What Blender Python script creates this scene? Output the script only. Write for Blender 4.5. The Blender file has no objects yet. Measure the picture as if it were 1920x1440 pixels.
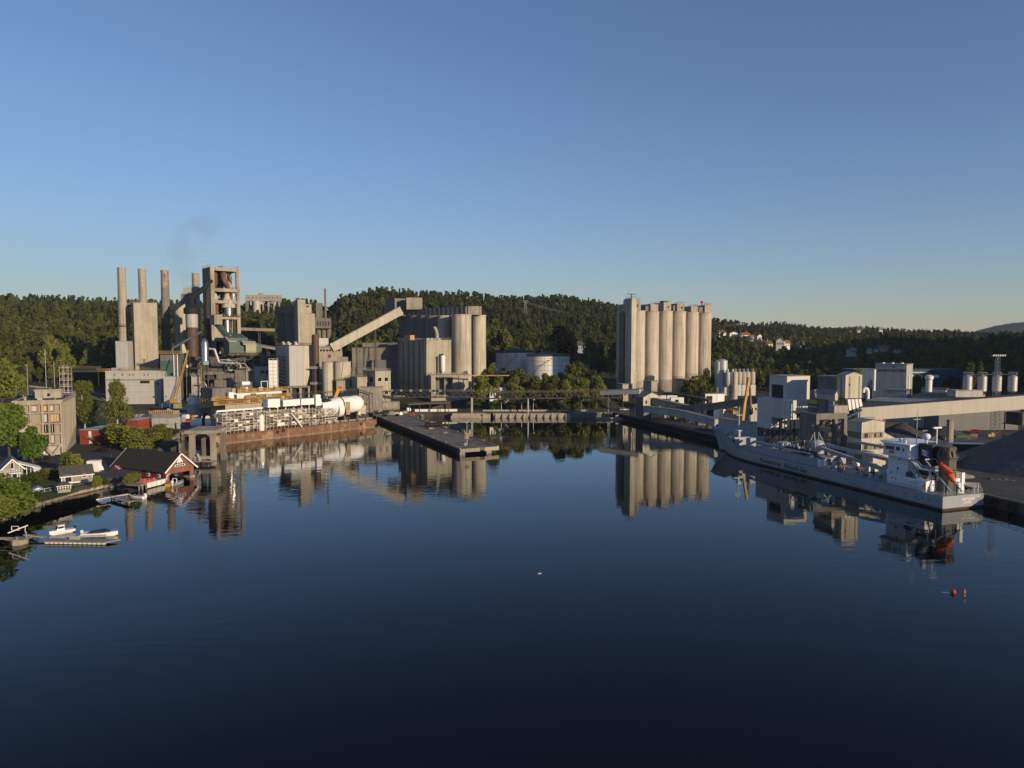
import bpy,math,random
import numpy as np
from mathutils import Vector,Matrix
R=math.radians
rng=random.Random(11)
# ------------------------------------------------------------------ camera, sky, sun, exposure
sc=bpy.context.scene
COL=sc.collection
CAM_H,FPX,PITCH=40.0,1330.0,math.atan(80/1330.0)
cam_data=bpy.data.cameras.new('camera')
cam_data.sensor_width=36.0
cam_data.lens=36.0*FPX/1920.0
cam_data.clip_start=1.0
cam_data.clip_end=30000
cam=bpy.data.objects.new('camera',cam_data)
COL.objects.link(cam)
cam.location=(0,0,CAM_H)
cam.rotation_euler=(R(90)-PITCH,0,0)
sc.camera=cam
SUN_AZ=48.0
SUN_EL=13.0
sdir=Vector((math.sin(R(SUN_AZ))*math.cos(R(SUN_EL)),-math.cos(R(SUN_AZ))*math.cos(R(SUN_EL)),math.sin(R(SUN_EL))))
world=bpy.data.worlds.new('World')
sc.world=world
world.use_nodes=True
wn=world.node_tree
wn.nodes.clear()
sky=wn.nodes.new('ShaderNodeTexSky')
sky.sky_type='NISHITA'
sky.sun_disc=False
sky.sun_elevation=R(SUN_EL)
sky.sun_rotation=math.atan2(sdir.x,sdir.y)
sky.altitude=0
sky.air_density=1.0
sky.dust_density=0.0
sky.ozone_density=3.2
bg=wn.nodes.new('ShaderNodeBackground')
bg.inputs[1].default_value=0.108
wo=wn.nodes.new('ShaderNodeOutputWorld')
tint=wn.nodes.new('ShaderNodeVectorMath');tint.operation='MULTIPLY';tint.inputs[1].default_value=(1.06,0.985,1.07)
wn.links.new(sky.outputs[0],tint.inputs[0])
lum=wn.nodes.new('ShaderNodeVectorMath');lum.operation='DOT_PRODUCT';lum.inputs[1].default_value=(.2126*.11/.50,.7152*.11/.50,.0722*.11/.50)
wn.links.new(tint.outputs[0],lum.inputs[0])
def wm(op,a,b):
 n=wn.nodes.new('ShaderNodeMath');n.operation=op
 for i,q in enumerate((a,b)):
  if isinstance(q,(int,float)):n.inputs[i].default_value=q
  else:wn.links.new(q,n.inputs[i])
 return n.outputs[0]
sh=wm('DIVIDE',1.06,wm('POWER',wm('ADD',wm('POWER',lum.outputs['Value'],3.0),1.0),1/3.0))
scl_=wn.nodes.new('ShaderNodeVectorMath');scl_.operation='SCALE'
wn.links.new(tint.outputs[0],scl_.inputs[0]);wn.links.new(sh,scl_.inputs['Scale'])
wn.links.new(scl_.outputs[0],bg.inputs[0])
wn.links.new(bg.outputs[0],wo.inputs[0])
sun_data=bpy.data.lights.new('sun','SUN')
sun_data.energy=5.0
sun_data.angle=R(0.6)
sun_data.color=(1.0,0.785,0.53)
sun=bpy.data.objects.new('sun',sun_data)
COL.objects.link(sun)
sun.rotation_euler=sdir.to_track_quat('Z','Y').to_euler()
sun.location=(300,-200,200)
sc.view_settings.view_transform='Standard'
sc.view_settings.look='None'
sc.view_settings.exposure=0.08
sc.view_settings.gamma=1.0
sc.view_settings.use_curve_mapping=False
HAZE=0.00005
sc.cycles.use_denoising=True
sc.cycles.max_bounces=6
sc.cycles.diffuse_bounces=2
sc.cycles.glossy_bounces=3
sc.cycles.transmission_bounces=2
sc.cycles.volume_bounces=0
sc.cycles.transparent_max_bounces=6
sc.cycles.caustics_reflective=False
sc.cycles.caustics_refractive=False
# ------------------------------------------------------------------ photo pixel -> place
ca,sa=math.cos(PITCH),math.sin(PITCH)
def ray(px,py):
 v,u=(px-960)/FPX,(py-720)/FPX
 return(v,ca-u*sa,-sa-u*ca)
def G(px,py,z=0.0):
 d=ray(px,py);t=(z-CAM_H)/d[2]
 return Vector((d[0]*t,d[1]*t,z))
def A(px,py,Y):
 d=ray(px,py);t=Y/d[1]
 return Vector((d[0]*t,Y,CAM_H+d[2]*t))
def K(px,py=660):
 d=ray(px,py);return d[0]/d[1]
def PX(x,y,z):
 zz=z-CAM_H
 f=y*ca-zz*sa
 return 960+FPX*x/f,720-FPX*(y*sa+zz*ca)/f
MATS={}
def nd(nt,t,**kw):
 n=nt.nodes.new(t)
 for k,v in kw.items():setattr(n,k,v)
 return n
def M(name,col,rough=.85,metal=0.0,var=.25,scale=.25,streak=.2,band=0.0,bandk=.82,seam=0.0,seamk=.8,col2=None,c2scale=.15,c2at=.55,bump=0.0,bscale=2.0,rnd=0.0,spec=.3,drip=0.0):
 m=bpy.data.materials.new(name);m.use_nodes=True
 nt=m.node_tree;L=nt.links.new
 b=nt.nodes['Principled BSDF']
 b.inputs['Roughness'].default_value=rough
 b.inputs['Metallic'].default_value=metal
 b.inputs['Specular IOR Level'].default_value=spec
 geo=nd(nt,'ShaderNodeNewGeometry')
 pos=geo.outputs['Position']
 n1=nd(nt,'ShaderNodeTexNoise');n1.inputs['Scale'].default_value=scale;n1.inputs['Detail'].default_value=6;n1.inputs['Roughness'].default_value=.62
 L(pos,n1.inputs['Vector'])
 mp=nd(nt,'ShaderNodeMapping');mp.inputs['Scale'].default_value=(1,1,.06);L(pos,mp.inputs[0])
 n2=nd(nt,'ShaderNodeTexNoise');n2.inputs['Scale'].default_value=.8;n2.inputs['Detail'].default_value=4;L(mp.outputs[0],n2.inputs['Vector'])
 def math_(op,a,c,d=None):
  x=nd(nt,'ShaderNodeMath',operation=op)
  for i,q in enumerate((a,c,d)):
   if q is None:continue
   if isinstance(q,(int,float)):x.inputs[i].default_value=q
   else:L(q,x.inputs[i])
  return x.outputs[0]
 f=math_('MULTIPLY_ADD',n1.outputs['Fac'],2*var*1.6,1-var*1.6)
 f2=math_('MULTIPLY_ADD',n2.outputs['Fac'],2*streak*1.6,1-streak*1.6)
 f=math_('MULTIPLY',f,f2)
 if drip:
  md=nd(nt,'ShaderNodeMapping');md.inputs['Scale'].default_value=(1,1,.022);md.inputs['Location'].default_value=(3,9,2);L(pos,md.inputs[0])
  n4=nd(nt,'ShaderNodeTexNoise');n4.inputs['Scale'].default_value=.9;n4.inputs['Detail'].default_value=5;n4.inputs['Roughness'].default_value=.7;L(md.outputs[0],n4.inputs['Vector'])
  r4=nd(nt,'ShaderNodeMapRange');L(n4.outputs['Fac'],r4.inputs[0]);r4.inputs[1].default_value=.5;r4.inputs[2].default_value=.68;r4.inputs[3].default_value=1;r4.inputs[4].default_value=1-drip
  f=math_('MULTIPLY',f,r4.outputs[0])
 if band or seam:
  sp=nd(nt,'ShaderNodeSeparateXYZ');L(pos,sp.inputs[0])
  if band:
   g=math_('FRACT',math_('DIVIDE',sp.outputs[2],band),0)
   g=math_('LESS_THAN',g,.13)
   f=math_('MULTIPLY',f,math_('MULTIPLY_ADD',g,bandk-1,1))
  if seam:
   h=math_('ADD',math_('MULTIPLY',sp.outputs[0],.92),math_('MULTIPLY',sp.outputs[1],.38))
   g=math_('FRACT',math_('DIVIDE',h,seam),0)
   g=math_('LESS_THAN',g,.2)
   f=math_('MULTIPLY',f,math_('MULTIPLY_ADD',g,seamk-1,1))
 if rnd:
  oi=nd(nt,'ShaderNodeObjectInfo')
  f=math_('MULTIPLY',f,math_('MULTIPLY_ADD',oi.outputs['Random'],2*rnd,1-rnd))
 f=math_('MAXIMUM',f,.05)
 base=None
 if col2:
  mx=nd(nt,'ShaderNodeMix',data_type='RGBA')
  n3=nd(nt,'ShaderNodeTexNoise');n3.inputs['Scale'].default_value=c2scale;n3.inputs['Detail'].default_value=5
  mp3=nd(nt,'ShaderNodeMapping');mp3.inputs['Scale'].default_value=(1,1,.45);mp3.inputs['Location'].default_value=(7,3,1);L(pos,mp3.inputs[0]);L(mp3.outputs[0],n3.inputs['Vector'])
  k=math_('MULTIPLY',math_('SUBTRACT',n3.outputs['Fac'],c2at),9.0)
  k=nd(nt,'ShaderNodeClamp').outputs[0].node if False else k
  cl=nd(nt,'ShaderNodeClamp');L(k,cl.inputs[0])
  L(cl.outputs[0],mx.inputs[0])
  mx.inputs[6].default_value=(*col,1);mx.inputs[7].default_value=(*col2,1)
  base=mx.outputs[2]
 vs=nd(nt,'ShaderNodeVectorMath',operation='SCALE')
 if base is None:vs.inputs[0].default_value=col
 else:L(base,vs.inputs[0])
 L(f,vs.inputs['Scale'])
 L(vs.outputs[0],b.inputs['Base Color'])
 if bump:
  nb=nd(nt,'ShaderNodeTexNoise');nb.inputs['Scale'].default_value=bscale;nb.inputs['Detail'].default_value=5;L(pos,nb.inputs['Vector'])
  bp=nd(nt,'ShaderNodeBump');bp.inputs['Strength'].default_value=bump;bp.inputs['Distance'].default_value=.3
  L(nb.outputs['Fac'],bp.inputs['Height']);L(bp.outputs[0],b.inputs['Normal'])
 MATS[name]=m
 return m
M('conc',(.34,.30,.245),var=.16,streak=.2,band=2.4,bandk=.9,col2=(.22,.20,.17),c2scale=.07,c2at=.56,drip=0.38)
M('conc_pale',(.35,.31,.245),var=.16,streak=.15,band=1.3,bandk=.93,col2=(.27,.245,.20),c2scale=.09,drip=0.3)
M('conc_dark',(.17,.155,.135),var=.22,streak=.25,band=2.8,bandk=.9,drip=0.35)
M('conc_new',(.40,.39,.37),var=.08,streak=.07,band=3.6,bandk=.9,drip=0.12)
M('silo',(.46,.41,.33),var=.12,streak=.30,band=1.5,bandk=.90,col2=(.36,.325,.265),c2scale=.06,c2at=.57,drip=0.42)
M('brick_tan',(.30,.255,.195),var=.16,streak=.05,scale=3)
M('soot_shade',(.035,.033,.032),var=.35,streak=.3)  # near-black for dark parts, and for shade painted inside the preheater bays
M('soot_shade2',(.085,.078,.07),var=.4,streak=.35,col2=(.14,.12,.10),c2scale=.3)  # dark grey for many parts, also paints shade on the preheater tower floors
M('stack_top',(.30,.235,.18),var=.3,streak=.35,col2=(.17,.09,.055),c2scale=.35,c2at=.52)
M('stack_grey',(.19,.18,.165),var=.2,streak=.35)
M('rust',(.125,.068,.042),rough=.8,var=.35,streak=.3,col2=(.20,.135,.09),c2scale=.5)
M('rust_hull',(.185,.098,.055),rough=.8,var=.3,streak=.35,col2=(.30,.19,.11),c2scale=.35,c2at=.52,drip=0.3)
M('brown_stack',(.085,.05,.034),rough=.6,var=.3,streak=.3)
M('steel',(.45,.45,.45),rough=.28,metal=.9,var=.1,streak=.1)
M('galv',(.40,.41,.42),rough=.5,metal=.35,var=.15,streak=.15)
M('steel_dark',(.075,.075,.075),rough=.6,var=.25,streak=.2)
M('truss',(.075,.072,.065),rough=.6,var=.3,streak=.2)
M('clad_white',(.52,.51,.485),rough=.55,var=.06,streak=.08,seam=1.2,seamk=.94,drip=0.14)
M('clad_grey',(.38,.375,.36),rough=.55,var=.08,streak=.1,seam=1.2,seamk=.9,drip=0.22)
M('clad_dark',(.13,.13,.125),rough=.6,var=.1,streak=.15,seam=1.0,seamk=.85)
M('clad_beige',(.44,.40,.32),rough=.6,var=.1,streak=.2,seam=1.0,seamk=.92,drip=0.25)
M('clad_stripe',(.19,.17,.145),rough=.55,var=.2,streak=.35,col2=(.36,.25,.14),c2scale=.5)
M('clad_cream',(.66,.60,.48),rough=.5,var=.05,streak=.06,seam=3.0,seamk=.97,drip=0.08)
M('clad_green',(.05,.095,.075),rough=.55,var=.08,streak=.08,seam=.8,seamk=.88)
M('clad_lime',(.27,.29,.17),rough=.55,var=.08,streak=.08)
M('roof_dark',(.06,.06,.062),rough=.85,var=.2)
M('roof_grey',(.20,.20,.20),rough=.8,var=.15)
M('roof_slate',(.07,.066,.064),rough=.9,var=.25,scale=2)
M('roof_black',(.030,.028,.024),rough=.9,var=.4,scale=1.5)
M('bitumen',(.030,.031,.036),rough=.9,var=.2)
M('tank_white',(.72,.70,.66),rough=.5,var=.12,streak=.28,band=2.4,bandk=.88,seam=6.0,seamk=.95,drip=0.3)
M('white',(.72,.71,.69),rough=.5,var=.05,streak=.05)
M('ship_white',(.74,.75,.77),rough=.45,var=.04,streak=.06,drip=0.12)
M('white_wrap',(.78,.77,.74),rough=.35,var=.06,bump=.6,bscale=.8,spec=.5)
M('white_frame',(.70,.68,.63),rough=.5,var=.1)
M('scaf',(.62,.56,.47),rough=.5,var=.25,streak=.1)
M('yellow',(.40,.235,.045),rough=.5,var=.25)
M('yellow_deck',(.30,.225,.12),rough=.7,var=.3)
M('orange_crane',(.75,.36,.07),rough=.45,var=.08)
M('orange',(.60,.10,.026),rough=.35,var=.08)
M('red',(.42,.055,.035),rough=.6,var=.15)
M('red_wood',(.20,.035,.022),rough=.8,var=.2,streak=.2,seam=.5,seamk=.8)
M('red_wood_pale',(.24,.105,.08),rough=.85,var=.2,streak=.3,seam=.4,seamk=.78)
M('red_container',(.24,.05,.034),rough=.6,var=.1,seam=.6,seamk=.85)
M('tarp_red',(.45,.11,.085),rough=.6,var=.25)
M('blue',(.008,.042,.105),rough=.55,var=.12,seam=1.5,seamk=.9)
M('blue_pale',(.20,.30,.40),rough=.6,var=.15)
M('teal',(.10,.30,.36),rough=.5,var=.2)
M('magenta',(.33,.03,.11),rough=.5,var=.1)
M('grey_wood',(.27,.245,.205),rough=.85,var=.15,streak=.25,seam=.3,seamk=.9)
M('dock_wood',(.23,.205,.165),rough=.85,var=.25,scale=1.2)
M('glass',(.015,.018,.022),rough=.08,var=.05,streak=0,spec=.6)
M('window_dark',(.02,.02,.02),rough=.25,var=.1)
M('curtain',(.40,.38,.36),rough=.8,var=.2)
M('wood_tan',(.40,.27,.12),rough=.7,var=.3)  # plain tan wood tone for boards, timber and some window panes
M('window_red',(.16,.06,.04),rough=.7,var=.1)
M('hull_grey',(.29,.315,.335),rough=.5,var=.09,streak=.07,seam=7.0,seamk=.985,col2=(.26,.27,.27),c2scale=.3,c2at=.6,drip=.08)
M('deck_grey',(.25,.265,.285),rough=.65,var=.1)
M('boot_red',(.055,.022,.020),rough=.7,var=.25)
M('funnel',(.020,.023,.025),rough=.45,var=.05)
M('stack_olive',(.095,.09,.07),rough=.55,var=.08)
M('black',(.012,.012,.013),rough=.75,var=.2)
M('tyre',(.014,.013,.012),rough=.85,var=.2)
M('rock',(.20,.185,.16),rough=.9,var=.35,scale=.6,bump=.8,bscale=1.0)
M('stone',(.30,.265,.20),rough=.9,var=.25,scale=.8,rnd=.2)
M('gravel',(.09,.09,.088),rough=.95,var=.3,scale=.35,bump=1.0,bscale=1.2,col2=(.085,.085,.085),c2scale=.25)
M('gravel_dark',(.055,.055,.056),rough=.95,var=.3,scale=.5,bump=.5,bscale=2)
M('asphalt',(.040,.040,.043),rough=.9,var=.25,scale=.3)
M('road',(.085,.08,.072),rough=.9,var=.2,scale=.2)
M('quay_top',(.115,.105,.09),rough=.9,var=.35,scale=.12,col2=(.20,.185,.16),c2scale=.09,c2at=.58)
M('yard',(.058,.055,.052),rough=.92,var=.4,scale=.15,col2=(.13,.12,.105),c2scale=.06,c2at=.6)
M('jetty_top',(.16,.145,.125),rough=.9,var=.35,scale=.25,col2=(.085,.08,.072),c2scale=.16,c2at=.52)
M('quay_wall',(.10,.088,.07),rough=.9,var=.3,streak=.3)
M('grass',(.045,.062,.016),rough=.95,var=.35,scale=.6)
M('dry_grass',(.14,.12,.05),rough=.95,var=.4,scale=.8)
M('forest_floor',(.030,.036,.014),rough=1,var=.4,scale=.1)
M('trunk',(.10,.07,.045),rough=.9,var=.3)
M('trunk_birch',(.42,.40,.36),rough=.8,var=.4,scale=2)
M('hivis',(.55,.75,.05),rough=.6,var=.05)
M('skin',(.42,.25,.17),rough=.6,var=.05)
M('navy',(.02,.025,.045),rough=.7,var=.1)
M('car_black',(.012,.012,.014),rough=.2,var=.02,spec=.6)
M('car_silver',(.50,.51,.53),rough=.3,var=.03,spec=.6)
M('car_red',(.28,.02,.02),rough=.25,var=.03,spec=.6)
M('car_white',(.70,.70,.70),rough=.3,var=.03)
M('boat_white',(.76,.75,.73),rough=.3,var=.04)
M('boat_grey',(.30,.31,.33),rough=.35,var=.05)
M('rope',(.45,.35,.16),rough=.8,var=.1)
M('wire',(.16,.16,.16),rough=.6,var=.1)
M('house_white',(.66,.64,.60),rough=.7,var=.05)
M('house_yellow',(.52,.44,.27),rough=.7,var=.05)
M('tile_red',(.30,.085,.05),rough=.8,var=.15)
M('tile_brown',(.12,.085,.06),rough=.8,var=.15)
M('brick_orange',(.36,.19,.10),rough=.85,var=.2,streak=.2,band=1.2,bandk=.9)
M('text_dark',(.010,.012,.014),rough=.6,var=0,streak=0)
M('text_green',(.016,.032,.026),rough=.6,var=0,streak=0)
M('text_white',(.75,.75,.75),rough=.6,var=0,streak=0)
M('flag_blue',(.12,.27,.45),rough=.6,var=.05)
M('sign_green',(.03,.15,.08),rough=.6,var=0,streak=0)
M('sign_grey',(.16,.17,.18),rough=.6,var=0,streak=0)
def leaf_mat(name,c1,c2,trans=.35,rnd=.3):
 m=bpy.data.materials.new(name);m.use_nodes=True
 nt=m.node_tree;L=nt.links.new
 nt.nodes.clear()
 oi=nd(nt,'ShaderNodeObjectInfo');geo=nd(nt,'ShaderNodeNewGeometry')
 n=nd(nt,'ShaderNodeTexNoise');n.inputs['Scale'].default_value=.35;n.inputs['Detail'].default_value=3;L(geo.outputs['Position'],n.inputs['Vector'])
 a=nd(nt,'ShaderNodeMath',operation='MULTIPLY_ADD');L(oi.outputs['Random'],a.inputs[0]);a.inputs[1].default_value=1.0
 s=nd(nt,'ShaderNodeMath',operation='MULTIPLY_ADD');L(n.outputs['Fac'],s.inputs[0]);s.inputs[1].default_value=1.6;s.inputs[2].default_value=-.8
 L(s.outputs[0],a.inputs[2])
 mx=nd(nt,'ShaderNodeMix',data_type='RGBA');mx.inputs[6].default_value=(*c1,1);mx.inputs[7].default_value=(*c2,1);mx.clamp_factor=True
 L(a.outputs[0],mx.inputs[0])
 rr=nd(nt,'ShaderNodeMath',operation='FRACT')
 r2=nd(nt,'ShaderNodeMath',operation='MULTIPLY');L(oi.outputs['Random'],r2.inputs[0]);r2.inputs[1].default_value=37.7;L(r2.outputs[0],rr.inputs[0])
 r3=nd(nt,'ShaderNodeMath',operation='MULTIPLY_ADD');L(rr.outputs[0],r3.inputs[0]);r3.inputs[1].default_value=2*rnd;r3.inputs[2].default_value=1-rnd
 vs=nd(nt,'ShaderNodeVectorMath',operation='SCALE');L(mx.outputs[2],vs.inputs[0]);L(r3.outputs[0],vs.inputs['Scale'])
 d=nd(nt,'ShaderNodeBsdfDiffuse');t=nd(nt,'ShaderNodeBsdfTranslucent');L(vs.outputs[0],d.inputs[0]);L(vs.outputs[0],t.inputs[0])
 ms=nd(nt,'ShaderNodeMixShader');ms.inputs[0].default_value=trans;L(d.outputs[0],ms.inputs[1]);L(t.outputs[0],ms.inputs[2])
 o=nd(nt,'ShaderNodeOutputMaterial');L(ms.outputs[0],o.inputs[0])
 MATS[name]=m
leaf_mat('leaf',(.070,.090,.024),(.14,.144,.038))
leaf_mat('leaf_bright',(.095,.165,.026),(.15,.205,.04),rnd=.12)
leaf_mat('leaf_yellow',(.17,.20,.036),(.24,.25,.052),rnd=.12)
leaf_mat('leaf_birch',(.14,.165,.038),(.20,.215,.055),rnd=.15)
leaf_mat('needle',(.032,.044,.017),(.062,.068,.025),trans=.15)
leaf_mat('needle_pine',(.054,.070,.022),(.098,.108,.033),trans=.15)
leaf_mat('leaf_purple',(.020,.015,.011),(.027,.020,.013),rnd=.1)
# ------------------------------------------------------------------ mesh builder
class MB:
 def __init__(s):s.v=[];s.f=[];s.p=[]
 def add(s,vs,fs):
  n=len(s.v);s.p.append((n,len(s.f)));s.v+=[tuple(q)for q in vs];s.f+=[tuple(i+n for i in q)for q in fs];return s
 def box(s,x0,x1,y0,y1,z0,z1):
  return s.add([(x0,y0,z0),(x1,y0,z0),(x1,y1,z0),(x0,y1,z0),(x0,y0,z1),(x1,y0,z1),(x1,y1,z1),(x0,y1,z1)],[(3,2,1,0),(4,5,6,7),(0,1,5,4),(1,2,6,5),(2,3,7,6),(3,0,4,7)])
 def poly(s,pts,z0,z1):
  n=len(pts)
  ar=sum(pts[i][0]*pts[(i+1)%n][1]-pts[(i+1)%n][0]*pts[i][1]for i in range(n))
  if ar<0:pts=pts[::-1]
  zz0=z0 if hasattr(z0,'__len__')else[z0]*n;zz1=z1 if hasattr(z1,'__len__')else[z1]*n
  return s.add([(p[0],p[1],a)for p,a in zip(pts,zz0)]+[(p[0],p[1],a)for p,a in zip(pts,zz1)],[tuple(range(n))[::-1],tuple(range(n,2*n))]+[(i,(i+1)%n,n+(i+1)%n,n+i)for i in range(n)])
 def prof(s,pts,x0,x1,axis='x'):
  n=len(pts)
  mk=(lambda p,t:(t,p[0],p[1]))if axis=='x'else(lambda p,t:(p[0],t,p[1]))
  return s.add([mk(p,x0)for p in pts]+[mk(p,x1)for p in pts],[tuple(range(n)),tuple(range(n,2*n))[::-1]]+[(i,n+i,n+(i+1)%n,(i+1)%n)for i in range(n)])
 def cyl(s,cx,cy,z0,z1,r,n=20,r1=None):
  r1=r if r1 is None else r1
  a=[2*math.pi*i/n for i in range(n)]
  return s.add([(cx+r*math.cos(q),cy+r*math.sin(q),z0)for q in a]+[(cx+r1*math.cos(q),cy+r1*math.sin(q),z1)for q in a],[tuple(range(n))[::-1],tuple(range(n,2*n))]+[(i,(i+1)%n,n+(i+1)%n,n+i)for i in range(n)])
 def lathe(s,cx,cy,prof,n=20):
  vs=[];fs=[]
  for r,z in prof:vs+=[(cx+r*math.cos(2*math.pi*i/n),cy+r*math.sin(2*math.pi*i/n),z)for i in range(n)]
  for k in range(len(prof)-1):
   fs+=[(k*n+i,k*n+(i+1)%n,(k+1)*n+(i+1)%n,(k+1)*n+i)for i in range(n)]
  fs+=[tuple(range(n))[::-1],tuple(range((len(prof)-1)*n,len(prof)*n))]
  return s.add(vs,fs)
 def rod(s,p,q,r,n=5,r1=None):
  p,q=Vector(p),Vector(q);d=q-p
  if d.length<1e-6:return s
  d.normalize();u=d.orthogonal().normalized();w=d.cross(u);r1=r if r1 is None else r1
  off=math.pi/4 if n==4 else 0
  a=[2*math.pi*i/n+off for i in range(n)]
  return s.add([p+(u*math.cos(t)+w*math.sin(t))*r for t in a]+[q+(u*math.cos(t)+w*math.sin(t))*r1 for t in a],[tuple(range(n))[::-1],tuple(range(n,2*n))]+[(i,(i+1)%n,n+(i+1)%n,n+i)for i in range(n)])
 def path(s,pts,r,n=6):
  for i in range(len(pts)-1):s.rod(pts[i],pts[i+1],r,n)
  return s
 def tube(s,pts,r,n=10):
  pts=[Vector(p)for p in pts];rings=[];m=len(pts)
  rr=r if hasattr(r,'__len__')else[r]*m
  d0=(pts[1]-pts[0]).normalized();u=d0.orthogonal().normalized()
  vs=[];fs=[]
  for i,p in enumerate(pts):
   d=(pts[min(i+1,m-1)]-pts[max(i-1,0)]).normalized()
   u=(u-d*u.dot(d)).normalized();w=d.cross(u)
   vs+=[p+(u*math.cos(2*math.pi*j/n)+w*math.sin(2*math.pi*j/n))*rr[i]for j in range(n)]
  for k in range(m-1):fs+=[(k*n+j,k*n+(j+1)%n,(k+1)*n+(j+1)%n,(k+1)*n+j)for j in range(n)]
  fs+=[tuple(range(n))[::-1],tuple(range((m-1)*n,m*n))]
  return s.add(vs,fs)
 def beam(s,p,q,w,h):
  p,q=Vector(p),Vector(q);d=(q-p).normalized()
  side=Vector((d.y,-d.x,0));side=side.normalized()if side.length>1e-4 else Vector((1,0,0))
  up=side.cross(d).normalized()
  c=[side*(w/2)+up*(h/2),side*(-w/2)+up*(h/2),side*(-w/2)-up*(h/2),side*(w/2)-up*(h/2)]
  return s.add([p+k for k in c]+[q+k for k in c],[(0,1,2,3),(7,6,5,4),(0,4,5,1),(1,5,6,2),(2,6,7,3),(3,7,4,0)])
 def mesh(s,name,mat,smooth=False):
  me=bpy.data.meshes.new(name);me.from_pydata(s.v,[],s.f)
  if isinstance(mat,str):mat=MATS[mat]
  me.materials.append(mat)
  if smooth:me.polygons.foreach_set('use_smooth',[True]*len(me.polygons))
  me.update();return me
def recalc(me):
 import bmesh
 bm=bmesh.new();bm.from_mesh(me);bmesh.ops.recalc_face_normals(bm,faces=bm.faces);bm.to_mesh(me);bm.free();return me
def tag(o,label,cat,group=None,kind=None):
 if label:o['label']=label
 if cat:o['category']=cat
 if group:o['group']=group
 if kind:o['kind']=kind
 return o
def link(name,me,parent=None):
 o=bpy.data.objects.new(name,me);COL.objects.link(o)
 if parent is not None:o.parent=parent
 return o
PIECES={'leg','post','support_leg','pour_joint','pile','bollard','column','corner_column','rear_column','gallery_rib','prop','tank_leg','timber','chord','support','string_course','platform_post','curved_hose','sleeve','aerial','drain_pipe','side_window_pair','gate_post','belt_deck','louvre','window','outer_post','saddle','barge_board','bay_frame_bar'}
def part(parent,name,mat,mb,smooth=False,label=None,kind=None):
 if name in PIECES and len(mb.p)>1 and parent is not None and not(name=='window'and mat in('window_red','white_frame','white')):
  ends=mb.p[1:]+[(len(mb.v),len(mb.f))];o=None
  for(v0,f0),(v1,f1)in zip(mb.p,ends):
   q=MB();q.v=mb.v[v0:v1];q.f=[tuple(i-v0 for i in g)for g in mb.f[f0:f1]];q.p=[(0,0)]
   o=part(parent,name,mat,q,smooth,label,kind)
  return o
 if kind is None and parent is not None and len(mb.p)>5 and any(k in name for k in('rail','ladder','lattice','brace','diagonal','rib','trestle','frame','stair','rack','gallery','platform','walkway','flight','boom','lamp_head','landing','float','seam','tube_frame')):kind='stuff'
 me=mb.mesh(name,mat,smooth)
 o=link(name,recalc(me),parent)
 if smooth:me.set_sharp_from_angle(angle=R(38))
 if label:o['label']=label
 if kind:o['kind']=kind
 return o
def bx(parent,name,mat,*b):return part(parent,name,mat,MB().box(*b))
def struct(name,mat,mb,smooth=False):
 o=part(None,name,mat,mb,smooth);o['kind']='structure';return o
def thing(name,label,cat,loc=(0,0,0),rz=0.0,group=None):
 o=bpy.data.objects.new(name,None);COL.objects.link(o);o.empty_display_size=.5
 o.location=loc;o.rotation_euler=(0,0,R(rz))
 return tag(o,label,cat,group)
def single(name,label,cat,mat,mb,group=None,smooth=False):
 return tag(part(None,name,mat,mb,smooth),label,cat,group)
def copy_tree(o,parent=None):
 c=o.copy();COL.objects.link(c);c.parent=parent
 for ch in[q for q in COPYKIDS.get(o.name,[])]or[q for q in bpy.data.objects if q.parent==o]:
  copy_tree(ch,c)
 return c
COPYKIDS={}
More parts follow.
